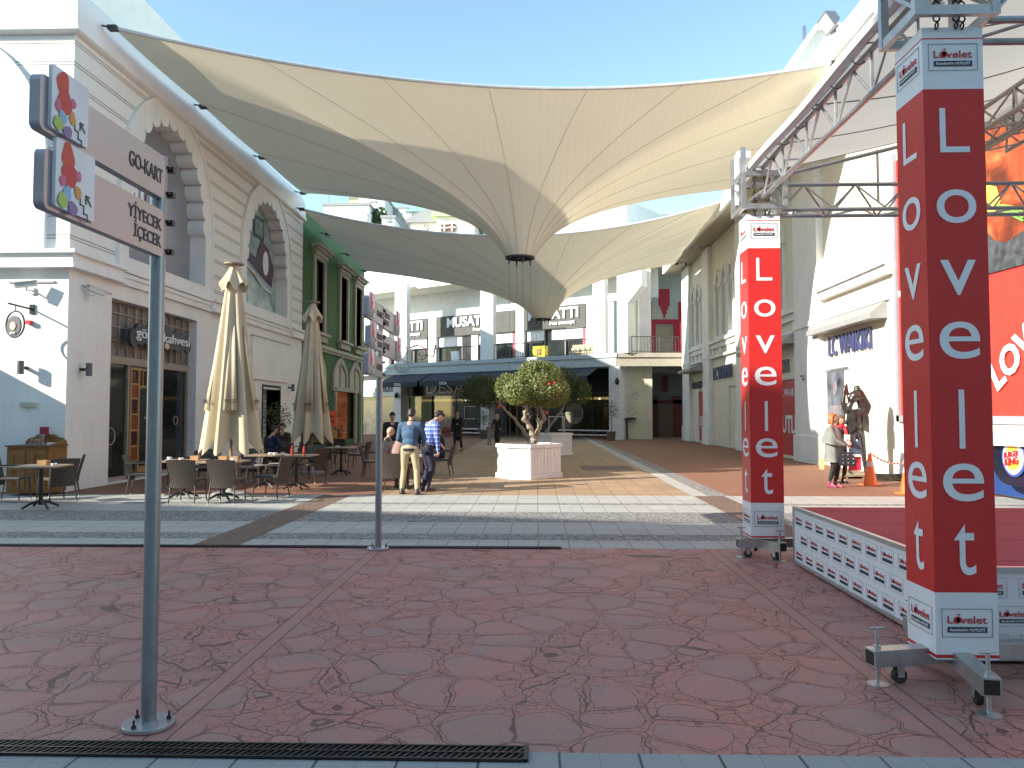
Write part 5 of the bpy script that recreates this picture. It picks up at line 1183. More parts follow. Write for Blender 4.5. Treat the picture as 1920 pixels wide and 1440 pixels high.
def stage_canopy():
    x0 = T1c[0]; y0, y1 = T1c[1], T2c[1]; hz = T1t+.06; xR = x0+5.6; xm = x0+2.8; hr = hz+.95
    t = thing('stage_canopy', 'steel truss canopy with grubby white fabric roof over the stage', 'stage canopy', (xm, (y0+y1)/2, hz))
    for p, q in (((x0, y0+.25, hz), (x0, y1-.25, hz)), ((xR, y0+.25, hz), (xR, y1-.25, hz)), ((x0+.25, y0, hz), (xR, y0, hz)), ((x0+.25, y1, hz-.12), (xR, y1, hz-.12))):
        m = MB(); (ladder if p[0] == q[0] else truss)(m, p, q, (0,0,1)); m.build('truss', steel, t)
    for x, z in ((xm, hr), (x0+1.9, hz+.62)):
        m = MB(); truss(m, (x, y0-.1, z-.33), (x, y1+.1, z-.33), (0,0,1), .28); m.build('rafter_truss', M('weathered_steel', (.5,.46,.4), .5, .5), t)
    for y in (y0, y1):
        m = MB(); m.tube([(x0+.2, y, hz+.3), (xm, y, hr-.02)], .024, 8); m.tube([(xm, y, hr-.02), (xR-.2, y, hz+.3)], .024, 8); m.tube([(x0+1.4, y, hz), (x0+1.4, y, hz+.62)], .015, 6); m.build('gable_tube', steel, t)
    m = MB(); nx, ny = 36, 24; vs = []
    for j in range(ny+1):
        for i in range(nx+1):
            u = i/nx; v = j/ny; x = x0-.12+(xR-x0+.24)*u; s_ = 1-abs(2*u-1); z = hz+.36+(hr-hz-.3)*s_; sg = math.sin(math.pi*v)*math.sin(math.pi*((u*2) % 1))
            z -= .13*sg-.018*math.sin(v*9+u*4)*math.sin(math.pi*v); vs.append((x, y0-.2+(y1-y0+.4)*v, z))
    fs = [(j*(nx+1)+i, j*(nx+1)+i+1, (j+1)*(nx+1)+i+1, (j+1)*(nx+1)+i) for j in range(ny) for i in range(nx)]
    m.add(vs, fs); fo = m.build('fabric_roof', CANF, t, smooth=True)
    m = MB(); pts = [vs[j*(nx+1)] for j in range(ny+1)]; m.tube(pts, .05, 8); m.tube([vs[j*(nx+1)+nx] for j in range(ny+1)], .05, 8); m.build('rolled_hem', M('white_hem', (.75,.75,.75), .5), fo)
    m = MB()
    for i in range(9): y = y0+.2+(y1-y0-.4)*i/8; m.ring((x0-.03, y, hz+.36), (0,1,0), .062, .006, 14, 4)
    for q in range(5): m.tube([vs[(ny*q//4)*(nx+1)+i] for i in range(nx+1)], .01, 4, cap=False)
    m.build('lashing', M('lashing_grey', (.25,.22,.2), .8), fo)
    for y, s_ in ((y1+.25, 1), (y0-.25, -1)):
        pass
    m = MB(); m.tube([(x0-.2, y1+.1, hz), (x0-.2, y1+.1, hz+.6)], .03, 6); m.bx(x0-.2, x0-.05, y1+.06, y1+.14, hz+.56, hz+.64); m.build('winch_arm', wprint, t)
stage_canopy()
def stage():
    q0 = pZ(1490, 1058); x0 = q0.x; y1 = q0.y; H = pY(1482, 951, y1).z; y0 = T1c[1]+.32; x1 = 9.5
    # keep the wall clear of the side building
    x1 = min(x1, XR-.9)
    t = thing('stage', 'low red carpeted stage with logo printed skirts', 'stage', ((x0+x1)/2, (y0+y1)/2, 0))
    m = MB(); m.bx(x0+.01, x1, y0+.01, y1, H-.03, H); cp, nt, p = newmat('red_carpet'); b = NB(nt); co = b.n('TexCoord').outputs['Object']
    n1 = b.noise(co, 60, 3, .7); n2 = b.noise(co, 1.5, 4); sx = b.n('SeparateXYZ'); nt.links.new(co, sx.inputs[0])
    sm = b.m('LESS_THAN', b.m('ABSOLUTE', b.m('SUBTRACT', b.m('FRACT', b.m('ADD', b.m('DIVIDE', sx.outputs[1], .95), b.m('MULTIPLY', b.noise(b.mapv(co, (.6,0,0)), 1), .06))), .5)), .012)
    c = b.mix(b.m('ADD', b.m('MULTIPLY', n1, .5), b.m('MULTIPLY', n2, .4)), (.36,.036,.045), (.58,.09,.1)); c = b.mix(b.m('MULTIPLY', sm, .85), c, (.03,.005,.008)); nt.links.new(c, p.inputs['Base Color']); p.inputs['Roughness'].default_value = .95
    nt.links.new(b.bump(n1, .6, .006), p.inputs['Normal']); m.build('carpet', cp, t)
    m = MB(); m.bx(x0+.02, x1, y0+.02, y1, .04, H-.03); m.build('deck', darkmetal, t)
    m = MB(); m.bx(x0, x0+.015, y0, y1, .05, H-.02); sk1 = m.build('side_skirt', wprint, t)
    m = MB(); m.bx(x0, x1, y0-.002, y0+.012, .05, H-.02); sk2 = m.build('front_skirt', wprint, t)
    m = MB(); m.bx(x0-.012, x0+.03, y0-.012, y1+.012, H-.025, H+.012); m.bx(x0+.03, x1, y0-.014, y0+.03, H-.025, H+.012); m.bx(x0-.012, x0+.02, y0-.01, y1, .02, .052); m.bx(x0+.02, x1, y0-.012, y0+.02, .02, .052); m.bx(x0-.012, x0+.02, y1-.02, y1+.012, .052, H-.025); m.build('edge_trim', M('aluminium', (.55,.55,.55), .4, .8), t)
    for sk, o, rt, L in ((sk1, V((x0-.001, y1, 0)), V((0,-1,0)), y1-y0), (sk2, V((x0, y0-.004, 0)), V((1,0,0)), x1-x0)):
        mr, md, ml = MB(), MB(), MB(); sm_ = sk is sk1; pt = .31
        for row in range(3):
            z = H-.125-row*.185; s_ = .17+(.155 if row == 1 else 0)
            while s_ < L-.13: logo(mr, md, ml, o+rt*s_+V((0,0,z)), rt, (0,0,1), .235, small=sm_ or s_ > 2); s_ += pt
        q = mr.build('logo_print', redink, sk); md.build('logo_bar', darkink, q); ml.build('logo_outline', [M('outline_grey', (.4,.4,.42)), lettr], q)
stage()
# ================================================================ SIGNPOSTS
def signpost(loc, top, label, left, right, rp=.04):
    t = thing('signpost', label, 'signpost', loc, 'signposts on the red paving'); P = V(loc)
    m = MB(); m.tube([P+V((0,0,.02)), P+V((0,0,top))], rp, 24); m.build('pole', greymetal, t, smooth=True)
    m = MB(); m.lathe([(.13,0.005),(.13,.022),(.128,.026),(.045,.026),(.045,.034)], P, 36); fl = m.build('base_plate', M('flange_steel', (.4,.42,.45), .35, .7), t)
    for a in (.5, 2.6, 4.4): 
        m = MB(); q = P+V((.1*math.cos(a), .1*math.sin(a), .026)); m.lathe([(.014,0),(.014,.012),(.006,.012),(.006,.04)], q, 6); m.build('bolt', darkmetal, fl)
    tx = lambda s_: s_
    for side, lst in ((-1, left), (1, right)):
        for (z0, z1, L, words) in lst:
            xf = P.x+.045; a = P.y+side*.03; b_ = P.y+side*L
            ya, yb = min(a, b_), max(a, b_)
            def rrect(y0, y1, h0, h1, r=.03):
                o = []
                for cy, cz, a0 in ((y1-r, h1-r, 0), (y0+r, h1-r, 90), (y0+r, h0+r, 180), (y1-r, h0+r, 270)):
                    for k in range(5): an = R(a0+k*22.5); o.append((cy+r*math.cos(an), cz+r*math.sin(an)))
                return o
            m = MB(); m.sheet(rrect(ya, yb, z0, z1), [], lambda u, v, w_: V((xf-.045+w_, u, v)), .045); so = m.build('sign_panel', signmetal, t, bevel=.003)
            # square emblem plate at the far end of the panel
            ps = (z1-z0)*1.16; py0 = b_+.05 if side < 0 else b_-.05-ps; m = MB()
            m.sheet(rrect(py0, py0+ps, z0+.02, z0+.02+ps, .012), [], lambda u, v, w_: V((xf+.001+w_, u, v)), .016); pl = m.build('emblem_plate', M('plate_lilac_white', (.72,.72,.76), .4), so)
            cy, cz = py0+ps*.33, z0+.02+ps*.6; X = xf+.018; k = ps/.26
            bc = [0]
            def blob(cy_, cz_, ry, rz, mat, nm):
                bc[0] += 1; X_ = X+bc[0]*.0006; m = MB(); n = 20; ph = random.random()*6
                m.sheet([(cy_+ry*k*(1+.13*math.sin(3*a+ph))*math.cos(a), cz_+rz*k*(1+.13*math.cos(2*a+ph))*math.sin(a)) for a in [2*math.pi*i/n for i in range(n)]], [], lambda u, v, w_: V((X_+w_, u, v)), .0004); m.build(nm, mat, pl)
            sgn = 1
            blob(cy-.012*k, cz+.05*k, .042, .052, M('paint_red_orange', (.62,.09,.05)), 'painted_blob'); blob(cy, cz-.02*k, .05, .05, M('paint_red', (.6,.07,.06)), 'painted_blob')
            blob(cy+.06*k, cz-.005*k, .018, .02, M('paint_pink', (.65,.15,.28)), 'painted_blob'); blob(cy+.055*k, cz-.07*k, .022, .026, M('paint_orange', (.7,.3,.08)), 'painted_blob')
            blob(cy-.045*k, cz-.05*k, .018, .022, M('paint_pink', .1), 'painted_blob'); blob(cy-.015*k, cz-.09*k, .026, .028, M('paint_blue', (.3,.45,.65)), 'painted_blob')
            blob(cy-.045*k, cz-.125*k, .032, .026, M('paint_green', (.42,.55,.12)), 'painted_blob'); blob(cy+.02*k, cz-.14*k, .03, .028, M('paint_purple', (.28,.18,.36)), 'painted_blob')
            m = MB(); st = [(.075,-.085),(.075,-.11),(.1,-.11),(.1,-.14),(.125,-.14),(.125,-.165),(.15,-.165)]
            for (u0, v0), (u1, v1) in zip(st, st[1:]): m.bx(X, X+.002, cy+min(u0,u1)*k-.003, cy+max(u0,u1)*k+.003, cz+min(v0,v1)*k-.003, cz+max(v0,v1)*k+.003)
            m.tube([(X, cy+.15*k, cz-.1*k), (X, cy+.115*k, cz-.07*k)], .004*k, 5); m.bx(X, X+.002, cy+.11*k, cy+.14*k, cz-.072*k, cz-.064*k); m.bx(X, X+.002, cy+.11*k, cy+.118*k, cz-.1*k, cz-.064*k)
            m.build('stair_arrow', M('olive_ink', (.12,.13,.08)), pl)
            # words
            m = MB(); fs = .075 if len(words) < 2 else .062
            for i, w_ in enumerate(words):
                yb_ = (z0+z1)/2-.04 if len(words) == 1 else (z0+z1)/2+.012-i*.09
                e = a-.03 if side < 0 else a+.03
                m.text(w_, (xf+.001, e, yb_), (0,1,0), (0,0,1), fs, align='R' if side < 0 else 'L', res=4, bold=.012, depth=.002, wid={7: .35, 6: .29}[len(w_)] if len(w_) > 3 else None)
            m.build('lettering', M('charcoal_letter', (.06,.06,.065)), so)
            m = MB()
            for z in (z0+.045, z1-.045):
                m.tube([P+V((.046,-.0,z-.001)), P+V((.046,.06,z))], .008, 6); m.bx(P.x+.02, P.x+.06, P.y+.035, P.y+.07, z-.014, z+.014); m.ring((P.x, P.y, z), (0,0,1), rp+.003, .005, 20, 5)
            m.build('clamp', darkmetal, t)
    m = MB(); m.lathe([(rp,0),(rp+.002,.004),(rp*.5,.012)], P+V((0,0,top)), 20); m.build('pole_cap', greymetal, t)
gk = pZ(278, 1362); zt = pY(300, 297, gk.y).z
signpost(gk, zt+.01, 'tall grey signpost with two direction panels in the left foreground', [(zt-.235, zt-.005, 1.12, ['GO-KART']), (zt-.55, zt-.30, 1.08, ['YİYECEK', 'İÇECEK'])], [])
g2 = pZ(709, 1030); z2 = pY(712, 575, g2.y).z
signpost(g2, z2, 'grey signpost with five direction panels at the far edge of the red paving', [(z2-.24, z2-.0, .95, ['GO-KART']), (z2-.56, z2-.32, .85, ['YİYECEK', 'İÇECEK']), (z2-.88, z2-.64, .95, ['GO-KART'])], [(z2-.26, z2-.0, 1.15, ['YİYECEK', 'İÇECEK']), (z2-.60, z2-.34, 1.25, ['GO-KART'])])
# ================================================================ PLANTERS AND TREES
plw = wood('white_planks', (.62,.62,.6), (.8,.8,.79), (9, 9, .6), .6)
def planter(pts, h, label):
    c = sum((V((p[0], p[1], 0)) for p in pts), V((0,0,0)))/len(pts); t = thing('planter', label, 'planter', c, 'white octagonal planters')
    def sc(k, ins=0): return [((p[0]-c.x)*k+c.x, (p[1]-c.y)*k+c.y) for p in pts]
    def prism(m, k, k2, z0, z1):
        a, b_ = sc(k), sc(k2); n = len(a); m.add([(x, y, z0) for x, y in a]+[(x, y, z1) for x, y in b_], [(i, (i+1) % n, n+(i+1) % n, n+i) for i in range(n)]+[tuple(range(n))[::-1], tuple(range(n, 2*n))])
    m = MB(); prism(m, .93, .93, .02, h-.09)
    n = len(pts); a = sc(.935)
    for i in range(n):
        p, q = V((*a[i], 0)), V((*a[(i+1) % n], 0)); L = (q-p).length; u_ = (q-p).normalized(); nr = V((u_.y, -u_.x, 0)); k = max(3, int(L/.12))
        for j in range(k): m.obx(p+u_*(L*j/k+.004)+V((0,0,.14)), u_*(L/k-.008), nr*.012, V((0,0,h-.25)))
    m.build('box', plw, t); m = MB(); prism(m, 1.0, 1.0, 0, .13); m.build('plinth', plw, t, bevel=.006)
    m = MB(); o = [(x, y) for x, y in sc(1.0)]; i_ = sc(.8); m.sheet(o, [i_[::-1]], lambda u, v, w_: V((u, v, h-.09+w_)), .09); m.build('rim', plw, t, bevel=.006)
    m = MB(); prism(m, .82, .8, h-.12, h-.05); m.build('soil', M('soil', (.06,.045,.03), .95, var=.4, vs=20, bump=.02, bs=30), t)
    return c
P1, P2, P3, P4 = pZ(929, 895), pZ(951, 898.5), pZ(995, 900), pZ(1055, 895); cc = (P1+P4)/2+V((0,.12,0))
hex1 = [(p.x, p.y) for p in (P1, P2, P3, P4, cc*2-P2, cc*2-P3)]
ph1 = pY(993, 834, P3.y).z
c1 = planter(hex1, ph1, 'white planked planter holding the sunlit round topiary tree')
sh = pZ(1030, 855)-V((cc.x, P3.y, 0)); 
c2 = planter([((x-cc.x)*1.05+cc.x+sh.x+.05, (y-cc.y)*1.05+cc.y+sh.y) for x, y in hex1], ph1, 'white planked planter half hidden behind the nearer one')
bark = M('olive_bark', (.3,.25,.18), .9, var=.4, vs=14, bump=.02, bs=25)
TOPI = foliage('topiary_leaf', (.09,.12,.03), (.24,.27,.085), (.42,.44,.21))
TOPI_SHADE = foliage('topiary_leaf_shaded', (.035,.06,.018), (.08,.11,.035), (.15,.18,.08))  # darker copy of the leaf colours, standing for shade on the rear tree
def topiary(base, limbs, lobes, n, mat, label, leaf=.035):
    t = thing('topiary_tree', label, 'tree', base, 'clipped topiary trees'); base = V(base)
    m = MB(); tips = []
    for pts, r0 in limbs:
        pp = [V(p) for p in pts]; res = []
        for i in range(len(pp)-1):
            for k in range(6): u = k/6; res.append(pp[i].lerp(pp[i+1], u)+V((random.gauss(0,.012), random.gauss(0,.012), 0)))
        res.append(pp[-1]); rs = [r0*(1-.55*i/len(res))*(1+.22*math.sin(i*1.7)+.12*random.random()) for i in range(len(res))]; m.tube(res, rs, 9); tips.append(pp[-1])
    # branches feeding the crown
    for tp in tips:
        for k in range(14):
            c, r = random.choice(lobes)[:2]; e = V(c)+V([random.uniform(-.7,.7)*r[j] for j in range(3)]); mid = tp.lerp(e, .5)+V((0,0,.05)); m.tube([tp, mid, e], [.022,.012,.005], 5)
    for pts, r0 in limbs:
        for i in range(26):
            a = V(pts[1]).lerp(V(pts[-1]), random.random()); m.tube([a, a+V((random.uniform(-.09,.09), random.uniform(-.09,.09), random.uniform(.0,.1)))], [.01,.003], 4)
    m.build('trunk', bark, t, smooth=True)
    m = MB(); W = sum(l[1][0]*l[1][1]*l[1][2] for l in lobes)
    for c, r in lobes:
        c = V(c); k = int(n*r[0]*r[1]*r[2]/W)
        bumps = [(V((random.gauss(0,1), random.gauss(0,1), random.gauss(0,1))).normalized(), random.uniform(-.15, .14)) for _ in range(40)]
        for i in range(k):
            d = V((random.gauss(0,1), random.gauss(0,1), random.gauss(0,1))).normalized(); rad = 1-.42*random.random()**1.8
            rad += sum(b_*max(0, d.dot(v)-.8)/.2 for v, b_ in bumps)
            if random.random() < .07: rad += random.uniform(.03, .16)
            p = c+V((d.x*r[0], d.y*r[1], d.z*r[2]))*rad
            u_ = (V((random.gauss(0,1), random.gauss(0,1), random.gauss(0,1)))+d*.8).normalized(); v_ = u_.cross(d+V((.01,.3,.2))).normalized()
            s_ = leaf*random.uniform(.6, 1.25); m.add([p-u_*s_*.9, p+v_*s_*.42, p+u_*s_, p-v_*s_*.42], [(0,1,2,3)])
    m.build('crown', mat, t); return t
D0 = cc.y; Z0 = ph1-.05
def q_(px_, py_, Y): return tuple(pY(px_, py_, Y))
topiary((cc.x, D0, Z0), [([q_(1002, 830, D0-.05), q_(997, 808, D0-.1), q_(984, 786, D0-.2), q_(987, 766, D0-.2), q_(984, 745, D0)], .075), ([q_(1003, 830, D0), q_(1008, 806, D0+.1), q_(1020, 785, D0+.1), q_(1014, 765, D0+.1), q_(1010, 745, D0)], .065)],
    [(q_(970, 728, D0-.1), (.52,.5,.4)), (q_(1012, 712, D0), (.6,.55,.5)), (q_(1030, 735, D0+.1), (.5,.5,.36)), (q_(985, 742, D0+.2), (.62,.5,.28)), (q_(950, 735, D0), (.28,.3,.28))], 30000, TOPI, 'sunlit round clipped tree with twisted twin trunks in the nearer planter')
D1 = c2.y
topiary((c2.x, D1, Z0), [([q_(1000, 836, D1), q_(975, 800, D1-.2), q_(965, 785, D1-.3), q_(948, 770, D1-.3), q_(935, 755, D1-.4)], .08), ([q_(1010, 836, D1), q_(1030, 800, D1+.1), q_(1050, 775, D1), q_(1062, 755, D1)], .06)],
    [(q_(905, 735, D1-.3), (.8,.7,.68)), (q_(935, 738, D1), (.5,.55,.45)), (q_(1050, 725, D1), (.8,.7,.75)), (q_(1085, 735, D1), (.55,.6,.5)), (q_(990, 725, D1+.2), (.9,.7,.5))], 16000, TOPI_SHADE, 'wide dark clipped tree in shade behind the sunlit one', .05)
def ornament(p, r, lab, mat=None):
    m = MB(); m.ell((p[0], p[1], p[2]), r, n=12, m=8); m.tube([(p[0], p[1], p[2]+r), (p[0], p[1], p[2]+r*1.5)], r*.2, 6); solo(m, 'red_bauble', mat or M('bauble_red', (.7,.03,.02), .25), lab, 'bauble', smooth=True)
ornament(q_(1030, 720, D0-.52), .035, 'red bauble high on the right of the sunlit tree, left of its pair'); ornament(q_(1040, 717, D0-.5), .03, 'red bauble high on the right of the sunlit tree, right of its pair'); ornament(q_(1025, 774, D0-.1), .035, 'red bauble hanging under the sunlit tree crown beside the trunk')
ornament(q_(936, 763, D1-.6), .07, 'red bauble under the left lobe of the shaded tree')
m = MB(); p = pZ(1050, 850); p = V((c2.x+.25, c2.y-.1, Z0+.0)); 
for a, b_ in (((-.3,-.2,0),(-.3,-.2,.7)),((.3,-.2,0),(.3,-.2,.7)),((-.3,.2,0),(-.3,.2,.7)),((.3,.2,0),(.3,.2,.7)),((-.3,-.2,.7),(.3,-.2,.7)),((-.3,.2,.7),(.3,.2,.7)),((-.3,-.2,.7),(-.3,.2,.7)),((.3,-.2,.7),(.3,.2,.7))): m.bar(p+V(a), p+V(b_), .03)
solo(m, 'wire_lantern_frame', M('pale_frame', (.4,.42,.42)), 'pale box shaped frame standing in the rear planter', 'frame')
# ================================================================ PARASOLS
canvas = M('parasol_canvas', (.55,.46,.31), .85, var=.07, vs=2, bump=.004, bs=120)
def parasol(base, ztop, zbot, rb, label, seed):
    rnd = random.Random(seed); t = thing('closed_parasol', label, 'parasol', base, 'closed canvas parasols'); B = V(base)
    m = MB(); m.tube([B+V((0,0,.05)), B+V((0,0,ztop-.05))], .03, 12); m.build('pole', M('parasol_pole', (.35,.25,.15), .5), t)
    m = MB(); m.lathe([(.36,0),(.36,.04),(.1,.07),(.05,.12),(.05,.3)], B, 24); m.build('base', M('parasol_base', (.3,.29,.28), .6), t)
    ph = [rnd.random()*6 for _ in range(6)]; H = ztop-zbot; nth = 96; nz = 46; vs = []
    for j in range(nz+1):
        v = j/nz
        for i in range(nth):
            th = 2*math.pi*i/nth
            rb_ = .1+(rb-.1)*(v**.85)
            f = math.sin(8*th+ph[0]+.5*math.sin(3*th)+.4*v); f2 = math.sin(5*th+ph[1]+v*1.1)
            r = rb_*(1+(.1+.2*v)*f+.08*v*f2)
            z = ztop-.18-(H-.18)*v
            if v > .86: z += (v-.86)/.14*.32*(.5-.5*f)
            vs.append(B+V((r*math.cos(th), r*math.sin(th)*.95, z)))
    m = MB(); m.add(vs, [(j*nth+i, (j+1)*nth+i, (j+1)*nth+(i+1) % nth, j*nth+(i+1) % nth) for j in range(nz) for i in range(nth)]); cn = m.build('canopy', canvas, t, smooth=True)
    # valance flaps hanging part way down
    m = MB()
    for k in range(5):
        a0 = ph[2]+k*1.26; a1 = a0+.5; n = 12; o = []
        for j in range(2):
            for i in range(n+1):
                th = a0+(a1-a0)*i/n; v = .3+.46*j; rr_ = (.1+(rb-.1)*v**.85)*(1.0+.24*j)*(1+.04*math.sin(9*i/n)*j); o.append(B+V((rr_*math.cos(th), rr_*math.sin(th)*.95, ztop-.18-(H-.18)*v)))
        m.add(o, [(i, n+1+i, n+2+i, i+1) for i in range(n)])
    vo = m.build('valance', canvas, cn, smooth=True); sm = vo.modifiers.new('s', 'SOLIDIFY'); sm.thickness = .012
    m = MB(); words = ['kahve', 'gönül', 'vesi', 'gön', 'kah']
    for k, w_ in enumerate(words):
        th = ph[2]+k*1.26+.25; v = .72; rr_ = (.1+(rb-.1)*v**.85)*1.24+.03; o = B+V((rr_*math.cos(th), rr_*math.sin(th)*.95, ztop-.18-(H-.18)*v)); m.text(w_, o, (-math.sin(th), math.cos(th), 0), (0,0,1), .11, res=2, depth=.004)
    m.build('lettering', M('parasol_ink', (.05,.045,.04)), vo)
    m = MB(); vs = []; n2 = 48
    for j in range(7):
        v = j/6
        for i in range(n2): th = 2*math.pi*i/n2; r = .07+.2*v**1.3*(1+.16*math.sin(6*th+ph[3])); vs.append(B+V((r*math.cos(th), r*math.sin(th), ztop-.04-.46*v+.09*v*math.sin(6*th+ph[3]+1.2))))
    m.add(vs, [(j*n2+i, (j+1)*n2+i, (j+1)*n2+(i+1) % n2, j*n2+(i+1) % n2) for j in range(6) for i in range(n2)]); m.build('vent_cap', canvas, t, smooth=True)
    m = MB(); m.lathe([(.02,.03),(.2,-.0),(.2,-.025),(.03,-.04)], B+V((0,0,ztop)), 24); m.build('finial', M('finial_brown', (.28,.23,.16), .5), t)
pb1 = V((pZ(432, 927).x, pZ(432, 927).y, 0)); parasol(pb1, pY(438, 494, pb1.y).z, pY(430, 852, pb1.y).z, .5, 'closed beige parasol nearest the viewer at the cafe tables', 3)
pb2 = V((pZ(583, 887).x, pZ(583, 887).y, 0)); parasol(pb2, pY(583, 566, pb2.y).z, pY(580, 832, pb2.y).z, .46, 'second closed beige parasol in front of the green building', 8)
# ================================================================ CAFE FURNITURE
legm = M('chair_metal', (.07,.06,.055), .4, .3); capm = M('leg_tip', (.5,.48,.45), .5)
def make_chair():
    t = thing('wicker_chair', 'x', 'chair', (0,0,0), 'dark wicker cafe armchairs')
    m = MB(); m.bx(-.23, .23, -.24, .2, .41, .46); m.build('seat', WICK, t, bevel=.015)
    # back panel: flares outwards to the top, gently curved; faces -Y
    m = MB(); nx, nz = 8, 8; vs = []
    for s_ in (0, 1):
        for j in range(nz+1):
            for i in range(nx+1):
                v = j/nz; u = i/nx*2-1; w_ = .22+.045*v**1.5; vs.append((u*w_, .2+.12*v**1.3-.03*(1-u*u)*-1+(.025 if s_ else 0), .3+.52*v-.012*u*u*v))
    n1 = (nx+1)*(nz+1)
    fs = [(j*(nx+1)+i, j*(nx+1)+i+1, (j+1)*(nx+1)+i+1, (j+1)*(nx+1)+i) for j in range(nz) for i in range(nx)]; fs += [tuple(n1+k for k in f[::-1]) for f in fs]
    edge = [i for i in range(nx+1)]+[j*(nx+1)+nx for j in range(1, nz+1)]+[nz*(nx+1)+i for i in range(nx-1, -1, -1)]+[j*(nx+1) for j in range(nz-1, 0, -1)]
    fs += [(edge[k], n1+edge[k], n1+edge[(k+1) % len(edge)], edge[(k+1) % len(edge)]) for k in range(len(edge))]
    m.add(vs, fs); m.build('backrest', WICK, t, smooth=True)
    for s_ in (-1, 1):
        m = MB(); m.tube([(s_*.24,.27,.66), (s_*.27,.1,.665), (s_*.27,-.18,.66), (s_*.265,-.24,.62), (s_*.255,-.25,.44)], .013, 8); m.build('armrest', legm, t, smooth=True)
        for (x, y, y1) in ((s_*.225, -.22, -.25), (s_*.22, .2, .27)):
            m = MB(); m.tube([(x, y, .45), (x*1.08, y1, .02)], [.017,.012], 8); l = m.build('leg', legm, t); m = MB(); m.tube([(x*1.08, y1, .035), (x*1.082, y1, 0)], .014, 8); m.build('leg_tip', capm, l)
    return t
chair0 = make_chair(); CU = [False]
def chair(px_, py_, rz, lab, Y=None):
    p = pZ(px_, py_)
    if not CU[0]: CU[0] = True; chair0.location = p; chair0.rotation_euler = (0,0,R(rz)); chair0['label'] = lab; return
    dup(chair0, p, R(rz), lab)
# rz: 0 = occupant faces the camera (back away), 180 = back to the camera
chair(20, 940, 100, 'wicker chair at the far left edge, left of the small outer table')
chair(106, 941, -125, 'wicker chair pulled out to the right of the small outer table')
chair(120, 930, -60, 'wicker chair behind the small outer table next to the white corner')
chair(268, 929, 105, 'wicker chair just left of the foreground signpost pole')
chair(352, 944, 180, 'wicker chair seen from behind, left of the two nearest the viewer')
chair(426, 944, 178, 'wicker chair seen from behind under the nearest parasol, right of the two')
chair(508, 935, -100, 'wicker chair in profile to the right of the nearest parasol')
chair(338, 915, -60, 'wicker chair behind the left table near the cafe door')
chair(385, 910, 5, 'wicker chair on the far side of the table under the nearest parasol')
chair(468, 912, 10, 'wicker chair on the far side to the right of the nearest parasol pole')
chair(489, 903, 185, 'wicker chair with its back to the viewer in front of the two seated men')
chair(541, 897, 175, 'sunlit wicker chair between the two parasols, seen from behind')
chair(584, 905, -110, 'wicker chair in profile under the second parasol')
chair(530, 884, 10, 'wicker chair tucked behind the table of the seated men')
chair(610, 881, 180, 'dark wicker chair below the ochre menu stand')
chair(672, 880, -95, 'dark wicker chair facing left at the table by the orange shop window')
chair(628, 872, 60, 'dark wicker chair left of the table by the orange shop window')
chair(737, 922, 178, 'pale lit wicker chair seen from behind beside the man in beige trousers')
chair(700, 898, 95, 'wicker chair hidden behind the rear signpost pole')
chair(828, 893, -95, 'wicker chair on the right of the group, carrying the seated man with white stripe')
chair(762, 900, -20, 'wicker chair at the far side of the group table')
chair(648, 868, 150, 'dark wicker chair just below the orange shop window')
chair(596, 893, 20, 'dark wicker chair on the far side of the table under the second parasol')
chair(558, 880, -30, 'dark wicker chair in shade left of the second parasol pole')
ttop = wood('table_wood', (.24,.17,.11), (.38,.29,.19), (2, 14, 1), .35)
def make_table():
    t = thing('cafe_table', 'x', 'table', (0,0,0), 'square cafe tables')
    m = MB(); m.bx(-.38, .38, -.38, .38, .715, .745); m.build('tabletop', ttop, t, bevel=.006)
    m = MB(); m.tube([(0,0,.06), (0,0,.71)], .035, 12); m.bx(-.2, .2, -.02, .02, .69, .714); m.bx(-.02, .02, -.2, .2, .688, .712); m.build('pedestal', darkmetal, t)
    for k in range(4):
        a = math.pi/2*k+.785; m = MB(); m.tube([(0,0,.12), (.15*math.cos(a),.15*math.sin(a),.1), (.3*math.cos(a),.3*math.sin(a),.02)], [.03,.025,.018], 8); m.build('foot', darkmetal, t)
    return t
table0 = make_table(); TU = [False]
def table(px_, py_, rz, lab, top=None):
    "px,py = pixel of the table top centre"
    p = pZ(px_, py_, .745); p.z = 0
    if not TU[0]: TU[0] = True; table0.location = p; table0.rotation_euler = (0,0,R(rz)); table0['label'] = lab
    else: dup(table0, p, R(rz), lab)
    return p
ta = table(78, 872.5, 8, 'small square cafe table at the far left in front of the wooden cabinet')
tb = table(345, 862.5, 3, 'cafe table behind the foreground signpost, left of the nearest parasol')
tc = table(420, 864, -3, 'cafe table directly under the nearest closed parasol')
td = table(500, 852, 2, 'cafe table of the two seated men between the parasols')
te = table(556, 853, -4, 'cafe table under the second closed parasol')
tf = table(640, 838, 0, 'cafe table in front of the orange shop window')
tg = table(786, 853, 5, 'cafe table the standing group gathers around')
boxw = M('box_wood', (.42,.24,.1), .6, var=.2)
def menu_box(p, lab):
    t = thing('wooden_box', lab, 'box', V((p.x, p.y, .746)), 'wooden napkin boxes on the tables'); P = V((p.x, p.y, .746))
    m = MB(); m.sheet([(-.08,-.055),(.08,-.055),(.08,.055),(-.08,.055)], [[(-.07,-.045),(-.07,.045),(.07,.045),(.07,-.045)]], lambda a, b_, t_: P+V((a, b_, t_)), .085); m.bx(P.x-.07, P.x+.07, P.y-.045, P.y+.045, P.z, P.z+.01); m.build('crate', boxw, t)
    m = MB(); m.bx(P.x-.06, P.x+.06, P.y-.03, P.y+.03, P.z+.012, P.z+.08); m.build('sachets', M('sachet_mix', (.45,.3,.2), .6, var=.6, vs=40), t)
